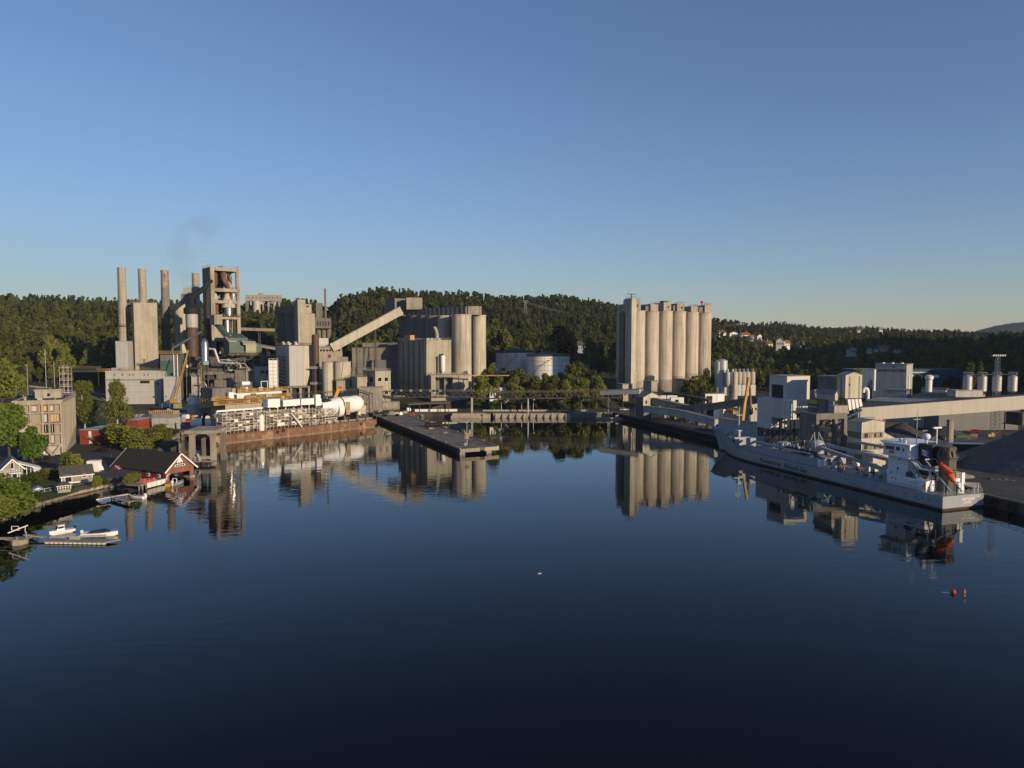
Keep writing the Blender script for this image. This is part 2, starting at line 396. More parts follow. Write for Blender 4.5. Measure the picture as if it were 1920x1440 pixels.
class Bld:
 """frame of a building: near corner at pixel column C and depth Y, right face along local x, left face along local y"""
 def __init__(s,name,label,cat,L,C,Rr,Y,rz,top,z0,w=None,d=None,group=None):
  c,si=math.cos(R(rz)),math.sin(R(rz));s.c,s.si=c,si
  s.Y0,s.z0=Y,z0;s.X0=K(C)*Y
  s.w=w if w is not None else s.rx(Rr)
  s.d=d if d is not None else s.ly(L)
  s.h=A(C,top,Y).z-z0
  s.e=thing(name,label,cat,(s.X0,Y,z0),rz,group)
 def rx(s,px):
  k=K(px);return(k*s.Y0-s.X0)/(s.c-k*s.si)
 def ly(s,px):
  k=K(px);return(s.X0-k*s.Y0)/(s.si+k*s.c)
 def zr(s,x,py):return A(960,py,s.Y0+x*s.si).z-s.z0
 def zl(s,y,py):return A(960,py,s.Y0+y*s.c).z-s.z0
 def w2(s,x,y,z=0):return Vector((s.X0+x*s.c-y*s.si,s.Y0+x*s.si+y*s.c,s.z0+z))
 def box(s,name,mat,x0,x1,y0,y1,z0,z1):return bx(s.e,name,mat,x0,x1,y0,y1,z0,z1)
 def walls(s,mat,name='wall'):return bx(s.e,name,mat,0,s.w,0,s.d,0,s.h)
 def win(s,face,a0,a1,z0,z1,glass='glass',frame='white_frame',fr=.12,name='window'):
  fm=MB()
  o=.07
  def bb(a,b,c,d,lo,hi):
   if face=='R':fm.box(a,b,-hi,-lo,c,d)
   else:fm.box(-hi,-lo,a,b,c,d)
  if frame:
   bb(a0,a1,z0,z0+fr,.002,o);bb(a0,a1,z1-fr,z1,.002,o);bb(a0,a0+fr,z0+fr,z1-fr,.002,o);bb(a1-fr,a1,z0+fr,z1-fr,.002,o)
   f=part(s.e,name,frame,fm)
   p=MB()
   if face=='R':p.box(a0+fr,a1-fr,-.03,-.004,z0+fr,z1-fr)
   else:p.box(-.03,-.004,a0+fr,a1-fr,z0+fr,z1-fr)
   part(f,'pane',glass,p)
   return f
  p=MB()
  if face=='R':p.box(a0,a1,-.03,-.004,z0,z1)
  else:p.box(-.03,-.004,a0,a1,z0,z1)
  return part(s.e,name,glass,p)
 def rail(s,x0,x1,y0,y1,z,mat='galv',hh=1.1,step=2.0,name='roof_railing',r=.05):
  m=MB();cs=[(x0,y0),(x1,y0),(x1,y1),(x0,y1),(x0,y0)]
  railing(m,[(x,y,z)for x,y in cs],hh,step,r)
  return part(s.e,name,mat,m)
def railing(m,pts,hh=1.1,step=2.0,r=.05,bars=2):
 for a,b in zip(pts[:-1],pts[1:]):
  a,b=Vector(a),Vector(b);n=max(1,int((b-a).length/step))
  for i in range(n+1):
   p=a.lerp(b,i/n);m.rod(p,p+Vector((0,0,hh)),r,4)
  for k in range(bars):
   up=Vector((0,0,hh*(k+1)/bars));m.rod(a+up,b+up,r,4)
 return m
def gable(m,x0,x1,y0,y1,z0,ze,zr,axis='x'):
 if axis=='x':
  ym=(y0+y1)/2;return m.prof([(y0,z0),(y1,z0),(y1,ze),(ym,zr),(y0,ze)],x0,x1,'x')
 xm=(x0+x1)/2;return m.prof([(x0,z0),(x1,z0),(x1,ze),(xm,zr),(x0,ze)],y0,y1,'y')
def gable_roof(m,x0,x1,y0,y1,ze,zr,th=.18,over=.35,axis='x'):
 if axis=='x':
  ym=(y0+y1)/2;sl=(zr-ze)/(ym-y0);e0=ze-over*sl
  pts=[(y0-over,e0+.02),(ym,zr+.02),(y1+over,e0+.02),(y1+over,e0+th),(ym,zr+th),(y0-over,e0+th)]
  return m.prof(pts,x0-over,x1+over,'x')
 xm=(x0+x1)/2;sl=(zr-ze)/(xm-x0);e0=ze-over*sl
 pts=[(x0-over,e0+.02),(xm,zr+.02),(x1+over,e0+.02),(x1+over,e0+th),(xm,zr+th),(x0-over,e0+th)]
 return m.prof(pts,y0-over,y1+over,'y')
def text_mesh(txt,size,mat,depth=.02,bold=.0):
 cu=bpy.data.curves.new('lettering','FONT');cu.body=txt;cu.size=size;cu.extrude=depth;cu.align_x='CENTER';cu.resolution_u=2;cu.offset=bold
 o=bpy.data.objects.new('lettering',cu);COL.objects.link(o)
 dg=bpy.context.evaluated_depsgraph_get()
 me=bpy.data.meshes.new_from_object(o.evaluated_get(dg))
 bpy.data.objects.remove(o);bpy.data.curves.remove(cu)
 me.materials.clear();me.materials.append(MATS[mat]);return me
def water_mat():
 m=bpy.data.materials.new('water');m.use_nodes=True
 nt=m.node_tree;L=nt.links.new;b=nt.nodes['Principled BSDF']
 b.inputs['Base Color'].default_value=(.0003,.0016,.0022,1)
 b.inputs['Roughness'].default_value=.018
 b.inputs['IOR'].default_value=1.24
 b.inputs['Specular IOR Level'].default_value=.5
 geo=nd(nt,'ShaderNodeNewGeometry')
 def noise(sx,sy,det):
  mp=nd(nt,'ShaderNodeMapping');mp.inputs['Scale'].default_value=(sx,sy,1);mp.inputs['Rotation'].default_value=(0,0,R(14));L(geo.outputs['Position'],mp.inputs[0])
  n=nd(nt,'ShaderNodeTexNoise');n.inputs['Scale'].default_value=1;n.inputs['Detail'].default_value=det;n.inputs['Roughness'].default_value=.5;L(mp.outputs[0],n.inputs['Vector'])
  return n.outputs['Fac']
 def mth(op,a,c):
  x=nd(nt,'ShaderNodeMath',operation=op)
  for i,q in enumerate((a,c)):
   if isinstance(q,(int,float)):x.inputs[i].default_value=q
   else:L(q,x.inputs[i])
  return x.outputs[0]
 big=noise(.035,.05,2);mid=noise(.16,.55,3);patch=noise(.006,.014,2)
 k=nd(nt,'ShaderNodeMapRange');L(patch,k.inputs[0]);k.inputs[1].default_value=.45;k.inputs[2].default_value=.70;k.inputs[3].default_value=.35;k.inputs[4].default_value=2.0
 hgt=mth('ADD',mth('MULTIPLY',big,.025),mth('MULTIPLY',mth('MULTIPLY',mid,k.outputs[0]),.026))
 bp=nd(nt,'ShaderNodeBump');bp.inputs['Strength'].default_value=1.0;bp.inputs['Distance'].default_value=1.0
 L(hgt,bp.inputs['Height'])
 fz_=nd(nt,'ShaderNodeFresnel');fz_.inputs['IOR'].default_value=1.333;L(bp.outputs[0],fz_.inputs['Normal'])
 fac=mth('MINIMUM',mth('MULTIPLY',mth('POWER',fz_.outputs[0],1.35),1.8),1.0)
 df=nd(nt,'ShaderNodeBsdfDiffuse');df.inputs['Color'].default_value=(.0003,.0018,.0026,1)
 gl=nd(nt,'ShaderNodeBsdfGlossy');gl.inputs['Roughness'].default_value=.018;gl.inputs['Color'].default_value=(.97,1.0,1.0,1);L(bp.outputs[0],gl.inputs['Normal'])
 mxs=nd(nt,'ShaderNodeMixShader');L(fac,mxs.inputs[0]);L(df.outputs[0],mxs.inputs[1]);L(gl.outputs[0],mxs.inputs[2])
 L(mxs.outputs[0],nt.nodes['Material Output'].inputs['Surface']);nt.nodes.remove(b)
 MATS['water']=m
water_mat()
me=bpy.data.meshes.new('water')
me.from_pydata([(-5000,-2400,0),(5000,-2400,0),(5000,420,0),(-5000,420,0)],[],[(0,1,2,3)])
me.materials.append(MATS['water'])
link('water',me)['kind']='structure'
# ------------------------------------------------------------------ ground of the harbour
def P2(*l):return[tuple(G(a,b)[:2])for a,b in l]
QZ=2.6
garden=P2((-420,1040),(-60,1000),(0,978),(60,950),(118,933),(192,915))
sea_edge=garden+[(-104,196),(-107,203),(-116,221),(-128,236),(-126,246),(-124,262),(-142,286),(-138,302),(-118,322),(-92,352),(-70,371)]
quay_edge=[(-70,371),(-42,374),(-30,371),(53,374),(82,277),(115,172),(131,118),(200,60),(420,-40)]
GROUND_EDGE=sea_edge+quay_edge[1:]
mb=MB().poly(GROUND_EDGE+[(900,60),(900,560),(-500,560),(-500,120)],-4,QZ)
me=mb.mesh('ground','yard')
struct_ground=link('ground',recalc(me));struct_ground['kind']='structure'
def sheet(name,mat,pts,z):
 me=bpy.data.meshes.new(name);me.from_pydata([(p[0],p[1],z)for p in pts],[],[tuple(range(len(pts)))])
 me.materials.append(MATS[mat]);recalc(me)
 if me.polygons[0].normal.z<0:me.flip_normals()
 o=link(name,me);o['kind']='structure';return o
def zc(yt,D,tree=13):return 40+(640-yt)*D/1330-tree
TC=[(-700,[(90,-2),(170,4),(330,9),(430,14),(820,zc(540,820)),(1400,70),(4000,40)]),(0,[(215,-3),(262,2),(300,7.5),(340,9),(470,12),(860,zc(550,860)),(1400,75),(4000,40)]),(130,[(240,-3),(285,2),(330,8),(380,9),(490,12),(860,zc(558,860)),(1400,70),(4000,40)]),(230,[(290,-3),(330,2),(420,3.5),(470,6),(510,12),(860,zc(568,860)),(1400,65),(4000,40)]),(450,[(370,-3),(400,4),(480,6),(535,12),(820,zc(572,820)),(1400,65),(4000,40)]),(560,[(380,-3),(415,6),(500,8),(540,14),(700,40),(800,zc(562,800)),(1400,60),(4000,40)]),(595,[(380,-3),(415,6),(500,8),(540,14),(700,42),(790,zc(562,790)),(1400,60),(4000,40)]),(618,[(380,-3),(415,6),(500,8),(540,14),(700,40),(850,zc(584,850)),(1400,50),(4000,40)]),(642,[(380,-3),(415,6),(500,8),(540,14),(700,42),(800,zc(553,800)),(1400,60),(4000,40)]),(700,[(380,-3),(415,7),(500,9),(545,15),(700,48),(850,zc(546,850)),(1400,70),(4000,40)]),(880,[(380,-3),(410,8),(480,10),(560,16),(700,44),(900,zc(549,900)),(1400,70),(4000,40)]),(1040,[(380,-3),(405,8),(480,12),(580,17),(720,44),(950,zc(557,950)),(1400,70),(4000,40)]),(1150,[(385,-3),(410,8),(500,12),(580,16),(720,40),(950,zc(573,950)),(1400,60),(4000,40)]),(1260,[(395,-3),(420,8),(500,10),(580,13),(740,32),(980,zc(590,980)),(1400,55),(4000,40)]),(1360,[(400,-3),(425,7),(480,8),(560,10),(740,26),(900,46),(1030,zc(606,1030)),(1500,50),(4000,40)]),(1460,[(400,-3),(430,5),(500,6),(560,8),(740,20),(900,35),(1200,zc(606,1200,10)),(1700,50),(4000,40)]),(1560,[(410,-3),(440,4),(500,5),(540,8),(640,17),(740,26),(950,32),(1350,zc(614,1350,10)),(1900,45),(4000,40)]),(1700,[(410,-3),(440,4),(480,6),(530,12),(640,21),(950,32),(1400,zc(620,1400,10)),(2000,45),(4000,30)]),(1920,[(400,-3),(430,4),(470,7),(540,17),(640,25),(950,32),(1400,zc(627,1400,10)),(2000,40),(4000,30)]),(2050,[(360,-3),(390,6),(430,16),(540,46),(640,52),(950,46),(1400,45),(2000,40),(4000,30)]),(2260,[(285,-3),(310,8),(345,45),(420,84),(640,95),(950,70),(1400,50),(2000,40),(4000,30)]),(2600,[(285,-3),(310,8),(345,42),(430,82),(640,95),(950,70),(1400,50),(2000,40),(4000,30)]),(3300,[(250,-3),(280,4),(340,20),(460,70),(640,80),(950,60),(1400,50),(2000,40),(4000,30)]),]  # columns beyond the right frame edge form an unseen hill raised to cast shade
TPX=np.array([c[0]for c in TC],float)
def terrain_z(x,y):
 px=960+1330*x/max(y,1)
 i=int(np.clip(np.searchsorted(TPX,px)-1,0,len(TPX)-2))
 t=min(1,max(0,(px-TPX[i])/(TPX[i+1]-TPX[i])))
 a=np.interp(y,[q[0]for q in TC[i][1]],[q[1]for q in TC[i][1]])
 b=np.interp(y,[q[0]for q in TC[i+1][1]],[q[1]for q in TC[i+1][1]])
 z=a*(1-t)+b*t
 w=min(1,max(0,(y-520)/150))
 z+=w*(2.2*math.sin(x*.021+y*.013)+1.6*math.sin(x*.043-y*.031+2)+1.2*math.sin(y*.05+x*.011))
 return float(z)
def build_terrain():
 ks=np.linspace(-1.35,1.75,260)
 ys=np.concatenate([np.arange(205,560,9),np.arange(560,1100,14),np.arange(1100,2000,50),[2200,2600,3200,4000,4500]])
 vs=[(k*y,y,terrain_z(k*y,y)if y<4100 else 0)for y in ys for k in ks]
 n=len(ks)
 fs=[(j*n+i,j*n+i+1,(j+1)*n+i+1,(j+1)*n+i)for j in range(len(ys)-1)for i in range(n-1)]
 me=bpy.data.meshes.new('hillside');me.from_pydata(vs,[],fs);me.materials.append(MATS['forest_floor'])
 me.polygons.foreach_set('use_smooth',[True]*len(me.polygons));me.update()
 link('hillside',me)['kind']='structure'
build_terrain()
def far_hill():
 m=MB();vs=[];fs=[];n=60;rows=14
 c=A(1925,640,3600)
 for j in range(rows):
  v=j/(rows-1)
  for i in range(n):
   u=i/(n-1)*2-1
   hgt=130*max(0,math.cos(u*math.pi/2))**1.2*math.sin(v*math.pi)**.8+4*math.sin(i*1.7+j)
   vs.append((c.x+u*430,c.y+(v-.5)*700,5+hgt))
 for j in range(rows-1):
  for i in range(n-1):fs.append((j*n+i,j*n+i+1,(j+1)*n+i+1,(j+1)*n+i))
 m.add(vs,fs)
 return struct('far_hill','forest_floor',m,True)
far_hill()
# ------------------------------------------------------------------ trees
def quads(cs,size,rg,stretch=(1,1),droop=0.0,flat=0.0):
 n=len(cs);cs=np.asarray(cs,float)
 a=rg.normal(size=(n,3));a[:,2]*=(1-flat)
 a/=np.linalg.norm(a,axis=1)[:,None]+1e-9
 b=rg.normal(size=(n,3));b-=(b*a).sum(1)[:,None]*a;b/=np.linalg.norm(b,axis=1)[:,None]+1e-9
 if droop:
  b=b*(1-droop)+np.array([0,0,-1.0])*droop
 s=size*rg.uniform(.55,1.25,n)[:,None]
 a=a*s*stretch[0];b=b*s*stretch[1]
 v=np.stack([cs-a-b,cs+a-b*.6,cs+a*.8+b,cs-a*.7+b*.9],1).reshape(-1,3)
 f=np.arange(4*n).reshape(-1,4)
 return v,f
def crown_points(kind,H,Rd,n,rg):
 pts=[]
 if kind=='broad'or kind=='bush'or kind=='birch':
  z0={'broad':.22,'bush':.02,'birch':.12}[kind]*H
  nl=13 if kind!='bush'else 9
  lobes=[]
  for i in range(nl):
   u=rg.uniform(0,1);th=rg.uniform(0,6.283)
   zz=z0+(H-z0)*(.12+.76*u)
   rr=Rd*.62*math.sqrt(max(.05,1-((u-.42)/.62)**2))*rg.uniform(.35,1)
   lobes.append((rr*math.cos(th),rr*math.sin(th),zz,Rd*rg.uniform(.34,.55)*(1-.35*u)))
  lobes.append((0,0,z0+(H-z0)*.86,Rd*.38))
  for i in range(n):
   l=lobes[rg.integers(len(lobes))]
   d=rg.normal(size=3);d/=np.linalg.norm(d)
   r=l[3]*rg.uniform(.55,1.08)
   vz=1.25 if kind=='birch'else 1.0
   pts.append((l[0]+d[0]*r,l[1]+d[1]*r,min(H,max(z0*.6,l[2]+d[2]*r*vz))))
 elif kind=='spruce':
  tiers=max(8,int(H/1.3))
  for i in range(n):
   t=rg.integers(tiers)/tiers;t=min(.99,t+rg.uniform(-.01,.03))
   rmax=Rd*(1-t)**.85+.15;th=rg.integers(7)*.9+t*20+rg.normal()*.22
   r=rmax*rg.uniform(.2,1)**.6
   pts.append((r*math.cos(th),r*math.sin(th),H*(.06+.94*t)-r*.28))
 else:
  lobes=[]
  for i in range(9):
   t=rg.uniform(.42,1);th=rg.uniform(0,6.283)
   rr=Rd*rg.uniform(.15,.75)*(1.15-.6*(t-.42))
   lobes.append((rr*math.cos(th),rr*math.sin(th),H*(.30+.66*t),Rd*rg.uniform(.3,.5)))
  lobes.append((0,0,H*.93,Rd*.4))
  for i in range(n):
   l=lobes[rg.integers(len(lobes))];d=rg.normal(size=3);d/=np.linalg.norm(d);r=l[3]*rg.uniform(.4,1.1)
   pts.append((l[0]+d[0]*r,l[1]+d[1]*r,min(H,l[2]+d[2]*r*.6)))
 return np.array(pts)
def trunk_mb(kind,H,Rd,rg):
 m=MB();r={'broad':.024,'birch':.016,'spruce':.016,'pine':.016,'bush':.012}[kind]*H
 top={'broad':.72,'birch':.85,'spruce':.97,'pine':.9,'bush':.5}[kind]*H
 pts=[(rg.normal()*.02*H*(i/5),rg.normal()*.02*H*(i/5),top*i/5-(.3 if i==0 else 0))for i in range(6)]
 m.tube(pts,[r*(1-.14*i)for i in range(6)],6)
 if kind in('broad','birch','pine'):
  for i in range(5):
   j=rg.integers(2,5);p=Vector(pts[j]);th=rg.uniform(0,6.283);l=Rd*rg.uniform(.4,.8)
   m.rod(p,p+Vector((l*math.cos(th),l*math.sin(th),l*rg.uniform(.3,.8))),r*.4,4,r*.12)
 return m
SIZE={'broad':1.0,'birch':.75,'spruce':.8,'pine':.85,'bush':.6}
def crown_mesh(name,kind,H,Rd,n,q,mat,seed):
 rg=np.random.default_rng(seed);pts=crown_points(kind,H,Rd,n,rg)
 v,f=quads(pts,q,rg,stretch=(.55,1.3)if kind=='birch'else(1,1),droop=.55 if kind=='birch'else 0,flat=.0)
 me=bpy.data.meshes.new(name);me.from_pydata(v.tolist(),[],f.tolist());me.materials.append(MATS[mat]);me.update();return me
PROTO={}
def proto(kind,mat,var,H,Rd,n,q):
 key=(kind,mat,var)
 if key not in PROTO:
  rg=np.random.default_rng(100+var*7+len(kind)*31)
  PROTO[key]=(crown_mesh('crown',kind,H,Rd,n,q,mat,50+var*13+len(mat)),trunk_mb(kind,H,Rd,rg).mesh('trunk','trunk_birch'if kind=='birch'else 'trunk'),H)
 return PROTO[key]
SPEC={'broad':(12,4.6,4200,.30),'birch':(13,4.0,4600,.24),'spruce':(14,2.7,2600,.32),'pine':(14,2.8,2200,.34),'bush':(4,2.6,2200,.125)}
NTREE=[0]
def tree(name,label,kind,mat,loc,H,group=None,wide=1.0,cat='tree',var=None):
 NTREE[0]+=1
 v=NTREE[0]%4 if var is None else var
 s=SPEC[kind];cm,tm,h0=proto(kind,mat,v,*s)
 o=thing(name,label,cat,loc,(NTREE[0]*67)%360,group)
 k=H/h0;o.scale=(k*wide,k*wide,k)
 link('crown',cm,o);link('trunk',tm,o)
 return o
def forest():
 kinds=bpy.data.collections.new('tree_kinds')
 defs=[('broad','leaf',13,3.8,900,.58),('broad','leaf',11,3.6,900,.55),('broad','leaf',14,3.4,900,.55),('pine','needle_pine',16,2.5,700,.52),('pine','needle_pine',15,2.2,700,.5),('spruce','needle',17,2.5,800,.5),('spruce','needle',15,2.1,760,.46),('pine','needle_pine',17.5,2.1,640,.5)]
 for i,(k,m,H,Rd,n,q)in enumerate(defs):
  rg=np.random.default_rng(900+i)
  pts=crown_points(k,H,Rd,n,rg);v,f=quads(pts,q,rg)
  t=trunk_mb(k,H,Rd,rg)
  vv=v.tolist();ff=f.tolist();nv=len(vv)
  me=bpy.data.meshes.new('tree_kind_%d'%i)
  me.from_pydata(vv+t.v,[],ff+[tuple(q+nv for q in g)for g in t.f])
  me.materials.append(MATS[m]);me.materials.append(MATS['trunk'])
  me.polygons.foreach_set('material_index',[0]*len(ff)+[1]*len(t.f));me.update()
  kinds.objects.link(bpy.data.objects.new('tree_kind_%d'%i,me))
 rg=np.random.default_rng(5)
 P=[];rot=[];scl=[];idx=[]
 def foot(px):return np.interp(px,[-700,0,150,300,560,900,1100,1200,1300,1400,1500,1560,1700,1920,2100,3000],[440,462,478,505,540,575,578,540,520,505,500,500,492,470,430,430])
 def crest(px):return np.interp(px,[-700,0,500,700,1000,1200,1350,1460,1600,1920,2100,3000],[900,930,900,920,1000,1020,1100,1300,1480,1500,700,700])
 cell=5.9
 for y0 in np.arange(440,1500,cell):
  step=cell*(1 if y0<1050 else 1.45)
  for x0 in np.arange(-.95*y0-30,1.0*y0+40,step):
   x=x0+rg.uniform(-.5,.5)*step;y=y0+rg.uniform(-.5,.5)*cell
   px=960+1330*x/y
   if y<foot(px)or y>crest(px):continue
   if y0>1050 and rg.random()<.3:continue
   ok=True
   for cx,cy,r,front in CLEAR:
    dx,dy=x-cx,y-cy
    if dx*dx+dy*dy<r*r or(abs(dx-dy*(cx/cy))<r and-front<dy<0):ok=False;break
   if not ok:continue
   fy=(y-foot(px))/(crest(px)-foot(px))
   nz=math.sin(x*.013+1)*math.sin(y*.017)*.5+.25*math.sin(x*.05+y*.03)
   pc=.12+.75*fy+.45*nz+(.25 if 620<px<1250 else 0)-(.3 if px<450 and fy<.6 else 0)-(.25 if px>1340 else 0)
   con=rg.random()<pc
   z=terrain_z(x,y)
   P.append((x,y,z-.3));rot.append(rg.uniform(0,6.283));s=rg.uniform(.5,1.12)*(.82 if y0>1050 else 1)
   if not con and rg.random()<.12:s*=1.25
   scl.append(s)
   idx.append(int(rg.choice([3,4,7,3,5,6]))if con else int(rg.integers(0,3)))
 me=bpy.data.meshes.new('forest');me.from_pydata(P,[],[])
 for nm,tp,data in(('rot','FLOAT',rot),('scl','FLOAT',scl),('idx','INT',idx)):
  me.attributes.new(nm,tp,'POINT').data.foreach_set('value',data)
 o=link('forest',me)
 tag(o,'dense mixed pine and broadleaf forest covering the hills behind the works','forest',kind='stuff')
 ng=bpy.data.node_groups.new('forest','GeometryNodeTree')
 ng.interface.new_socket('Geometry',in_out='INPUT',socket_type='NodeSocketGeometry');ng.interface.new_socket('Geometry',in_out='OUTPUT',socket_type='NodeSocketGeometry')
 gi,go=ng.nodes.new('NodeGroupInput'),ng.nodes.new('NodeGroupOutput')
 ci=ng.nodes.new('GeometryNodeCollectionInfo');ci.inputs['Collection'].default_value=kinds;ci.inputs['Separate Children'].default_value=True;ci.inputs['Reset Children'].default_value=True
 ip=ng.nodes.new('GeometryNodeInstanceOnPoints');ip.inputs['Pick Instance'].default_value=True
 def na(nm,tp):
  n=ng.nodes.new('GeometryNodeInputNamedAttribute');n.data_type=tp;n.inputs['Name'].default_value=nm;return n.outputs['Attribute']
 cx=ng.nodes.new('ShaderNodeCombineXYZ');ng.links.new(na('rot','FLOAT'),cx.inputs[2])
 er=ng.nodes.new('FunctionNodeEulerToRotation');ng.links.new(cx.outputs[0],er.inputs[0])
 ng.links.new(gi.outputs[0],ip.inputs['Points']);ng.links.new(ci.outputs[0],ip.inputs['Instance']);ng.links.new(na('idx','INT'),ip.inputs['Instance Index'])
 ng.links.new(er.outputs[0],ip.inputs['Rotation']);ng.links.new(na('scl','FLOAT'),ip.inputs['Scale']);ng.links.new(ip.outputs[0],go.inputs[0])
 o.modifiers.new('scatter','NODES').node_group=ng
 print('forest trees',len(P))
CLEAR=[]
# ================================================================== the cement works, left half
def windows_row(b,face,a0,a1,n,z0,z1,gap=.35,**kw):
 st=(a1-a0)/n
 for i in range(n):b.win(face,a0+st*i+st*gap/2,a0+st*(i+1)-st*gap/2,z0,z1,**kw)
def chimney(px,top,Y,r0,r1,z0,mats,label,ring=None):
 p=A(px,top,Y);H=p.z-z0
 t=thing('chimney',label,'chimney',(p.x,Y,z0),0,'tall round chimneys of the works')
 part(t,'shaft',mats[0],MB().cyl(0,0,0,H*.86,r0,24,r0+(r1-r0)*.86),True)
 part(t,'top_section',mats[1],MB().lathe(0,0,[(r0+(r1-r0)*.86,H*.86),(r1,H-.6),(r1+.12,H-.6),(r1+.12,H),(r1-.35,H),(r1-.35,H-2)],24),True)
 m=MB()
 for i in range(int(H)):m.box(-.25,.25,-r0-.1,-r0+(r0-r1)*i/H+.05,i,i+.07)
 part(t,'ladder','galv',m)
 if ring:
  z=A(px,ring,Y).z-z0;rr=r0+(r1-r0)*z/H
  m=MB().lathe(0,0,[(rr,z),(rr+1.3,z),(rr+1.3,z+.15),(rr,z+.15)],20)
  ps=[((rr+1.25)*math.cos(i*.628),(rr+1.25)*math.sin(i*.628),z+.1)for i in range(11)]
  railing(m,ps,1.1,3,.06);part(t,'gallery_platform','steel_dark',m)
 return t
chimney(227.5,502,446,2.9,2.35,5,('conc','conc'),'leftmost pale concrete chimney with a platform ring near its foot',612)
chimney(266,504,482,2.7,2.45,5,('conc','conc'),'second concrete chimney rising behind the slab tower')
chimney(308.5,507,474,3.2,2.4,5,('stack_grey','stack_top'),'dark grey chimney with a rust stained pale top',614)
chimney(366.5,512,500,2.9,2.4,6,('conc','conc'),'concrete chimney closest to the preheater tower')
b=Bld('slab_tower','tall windowless concrete slab tower with an open steel frame on its left side','tower',237,253,297,436,34,567,5)
b.box('wall','conc_pale',0,b.w,0,b.d*.25,0,b.h)
m=MB()
for i in range(10):m.box(-.03,b.w+.03,-.03,.0,b.h*i/10+.9,b.h*i/10+1.05)
part(b.e,'pour_joint','conc',m)
m=MB();y0,y1=b.d*.25+.1,b.d
for i in range(9):
 z=b.h*i/8*.985
 m.box(0,b.w,y0,y1,z,z+.5)
for y in(y0+.3,(y0+y1)/2,y1-.4):
 for x in(.1,b.w-.7):m.box(x,x+.6,y,y+.6,0,b.h*.985)
part(b.e,'open_frame','conc_dark',m)
b.box('core_wall','soot_shade2',b.w*.5,b.w*.52,y0,y1,0,b.h*.97)
m=MB()
for i in range(int(b.h*.45)):m.box(b.w*.38,b.w*.42,-.25,-.05,i,i+.08)
part(b.e,'ladder','galv',m)
b.box('hatch','rust',b.w*.34,b.w*.42,-.12,-.01,b.h*.36,b.h*.41)
b.box('pale_patch','white',b.w*.5,b.w*.8,-.05,-.01,b.h*.06,b.h*.11)
b.rail(0,b.w,0,b.d,b.h)
b=Bld('filter_annexe','grey clad annexe with ducts at the foot of the leftmost chimney','building',215,217,240,428,10,640,8,d=14)
b.box('wall','clad_grey',0,b.w,0,b.d,b.h*.38,b.h)
m=MB()
for x in(0,b.w/2,b.w-.4):
 for y in(0,b.d-.4):m.box(x,x+.4,y,y+.4,0,b.h*.38)
part(b.e,'support_frame','steel_dark',m)
for i in range(3):b.box('panel','clad_grey',.6+i*b.w*.3,.6+i*b.w*.3+b.w*.22,-.12,-.01,b.h*.45,b.h*.93)
part(b.e,'duct','galv',MB().tube([(b.w*.3,-1,b.h*.5),(b.w*.6,-1.2,b.h*.45),(b.w*.9,-1.2,b.h*.45),(b.w*1.0,-1.2,0)],.7,10),True)
b.box('roof','roof_grey',-.2,b.w+.2,-.2,b.d+.2,b.h+.01,b.h+.3)
b=Bld('concrete_base_building','low pale new concrete building below the slab tower','building',186,196,300,404,6,697,4,d=22)
b.walls('conc_new')
b.box('parapet','conc_new',-.05,b.w+.05,-.05,.4,b.h+.002,b.h+.5)
zt=b.h
for px in(213,228,242,248,269,276):b.win('R',b.rx(px)-.3,b.rx(px)+.3,b.zr(b.rx(px),705),b.zr(b.rx(px),701),glass='window_red',frame=None)
b.win('R',b.rx(261),b.rx(279),b.zr(10,719),b.zr(10,714),glass='window_dark',frame=None,name='vent_slot')
b.win('R',b.rx(292),b.rx(296),b.zr(10,722),b.zr(10,718),glass='window_dark',frame=None)
b.win('R',b.rx(284),b.rx(287),b.zr(10,746),b.zr(10,743),glass='window_dark',frame=None)
b.box('ledge','conc_dark',-.04,b.w+.04,-.25,-.01,b.zr(10,713),b.zr(10,711.5))
b.box('roof_plant','galv',2,5,3,6,b.h+.01,b.h+2)
b.rail(0,b.w,0,b.d,b.h+.5,mat='yellow',step=3)
b2=Bld('concrete_side_block','stepped pale concrete block at the right end of the base building','building',299,305,326.5,398,8,708,4,d=10)
b2.walls('conc_new');b2.box('parapet','conc_new',-.1,b2.w+.1,-.1,b2.d+.1,b2.h+.01,b2.h+.5)
b2.win('R',b2.rx(308),b2.rx(310),b2.zr(2,745),b2.zr(2,742),glass='window_dark',frame=None)
m=MB();p0=A(180,692,408);t=thing('construction_walkway','yellow edge protection and walkway on the corner of the base building','walkway',(p0.x,p0.y,p0.z-1.5),4)
m.box(0,10,0,3,0,.3);part(t,'deck','wood_tan',m)
m=MB();railing(m,[(0,0,.3),(10,0,.3)],1.4,1.2,.09,3);part(t,'guard_rail','yellow',m)
m=MB()
for x in(.5,5,9.5):m.rod((x,1.5,0),(x,1.5,-8),.12)
part(t,'prop','steel_dark',m)
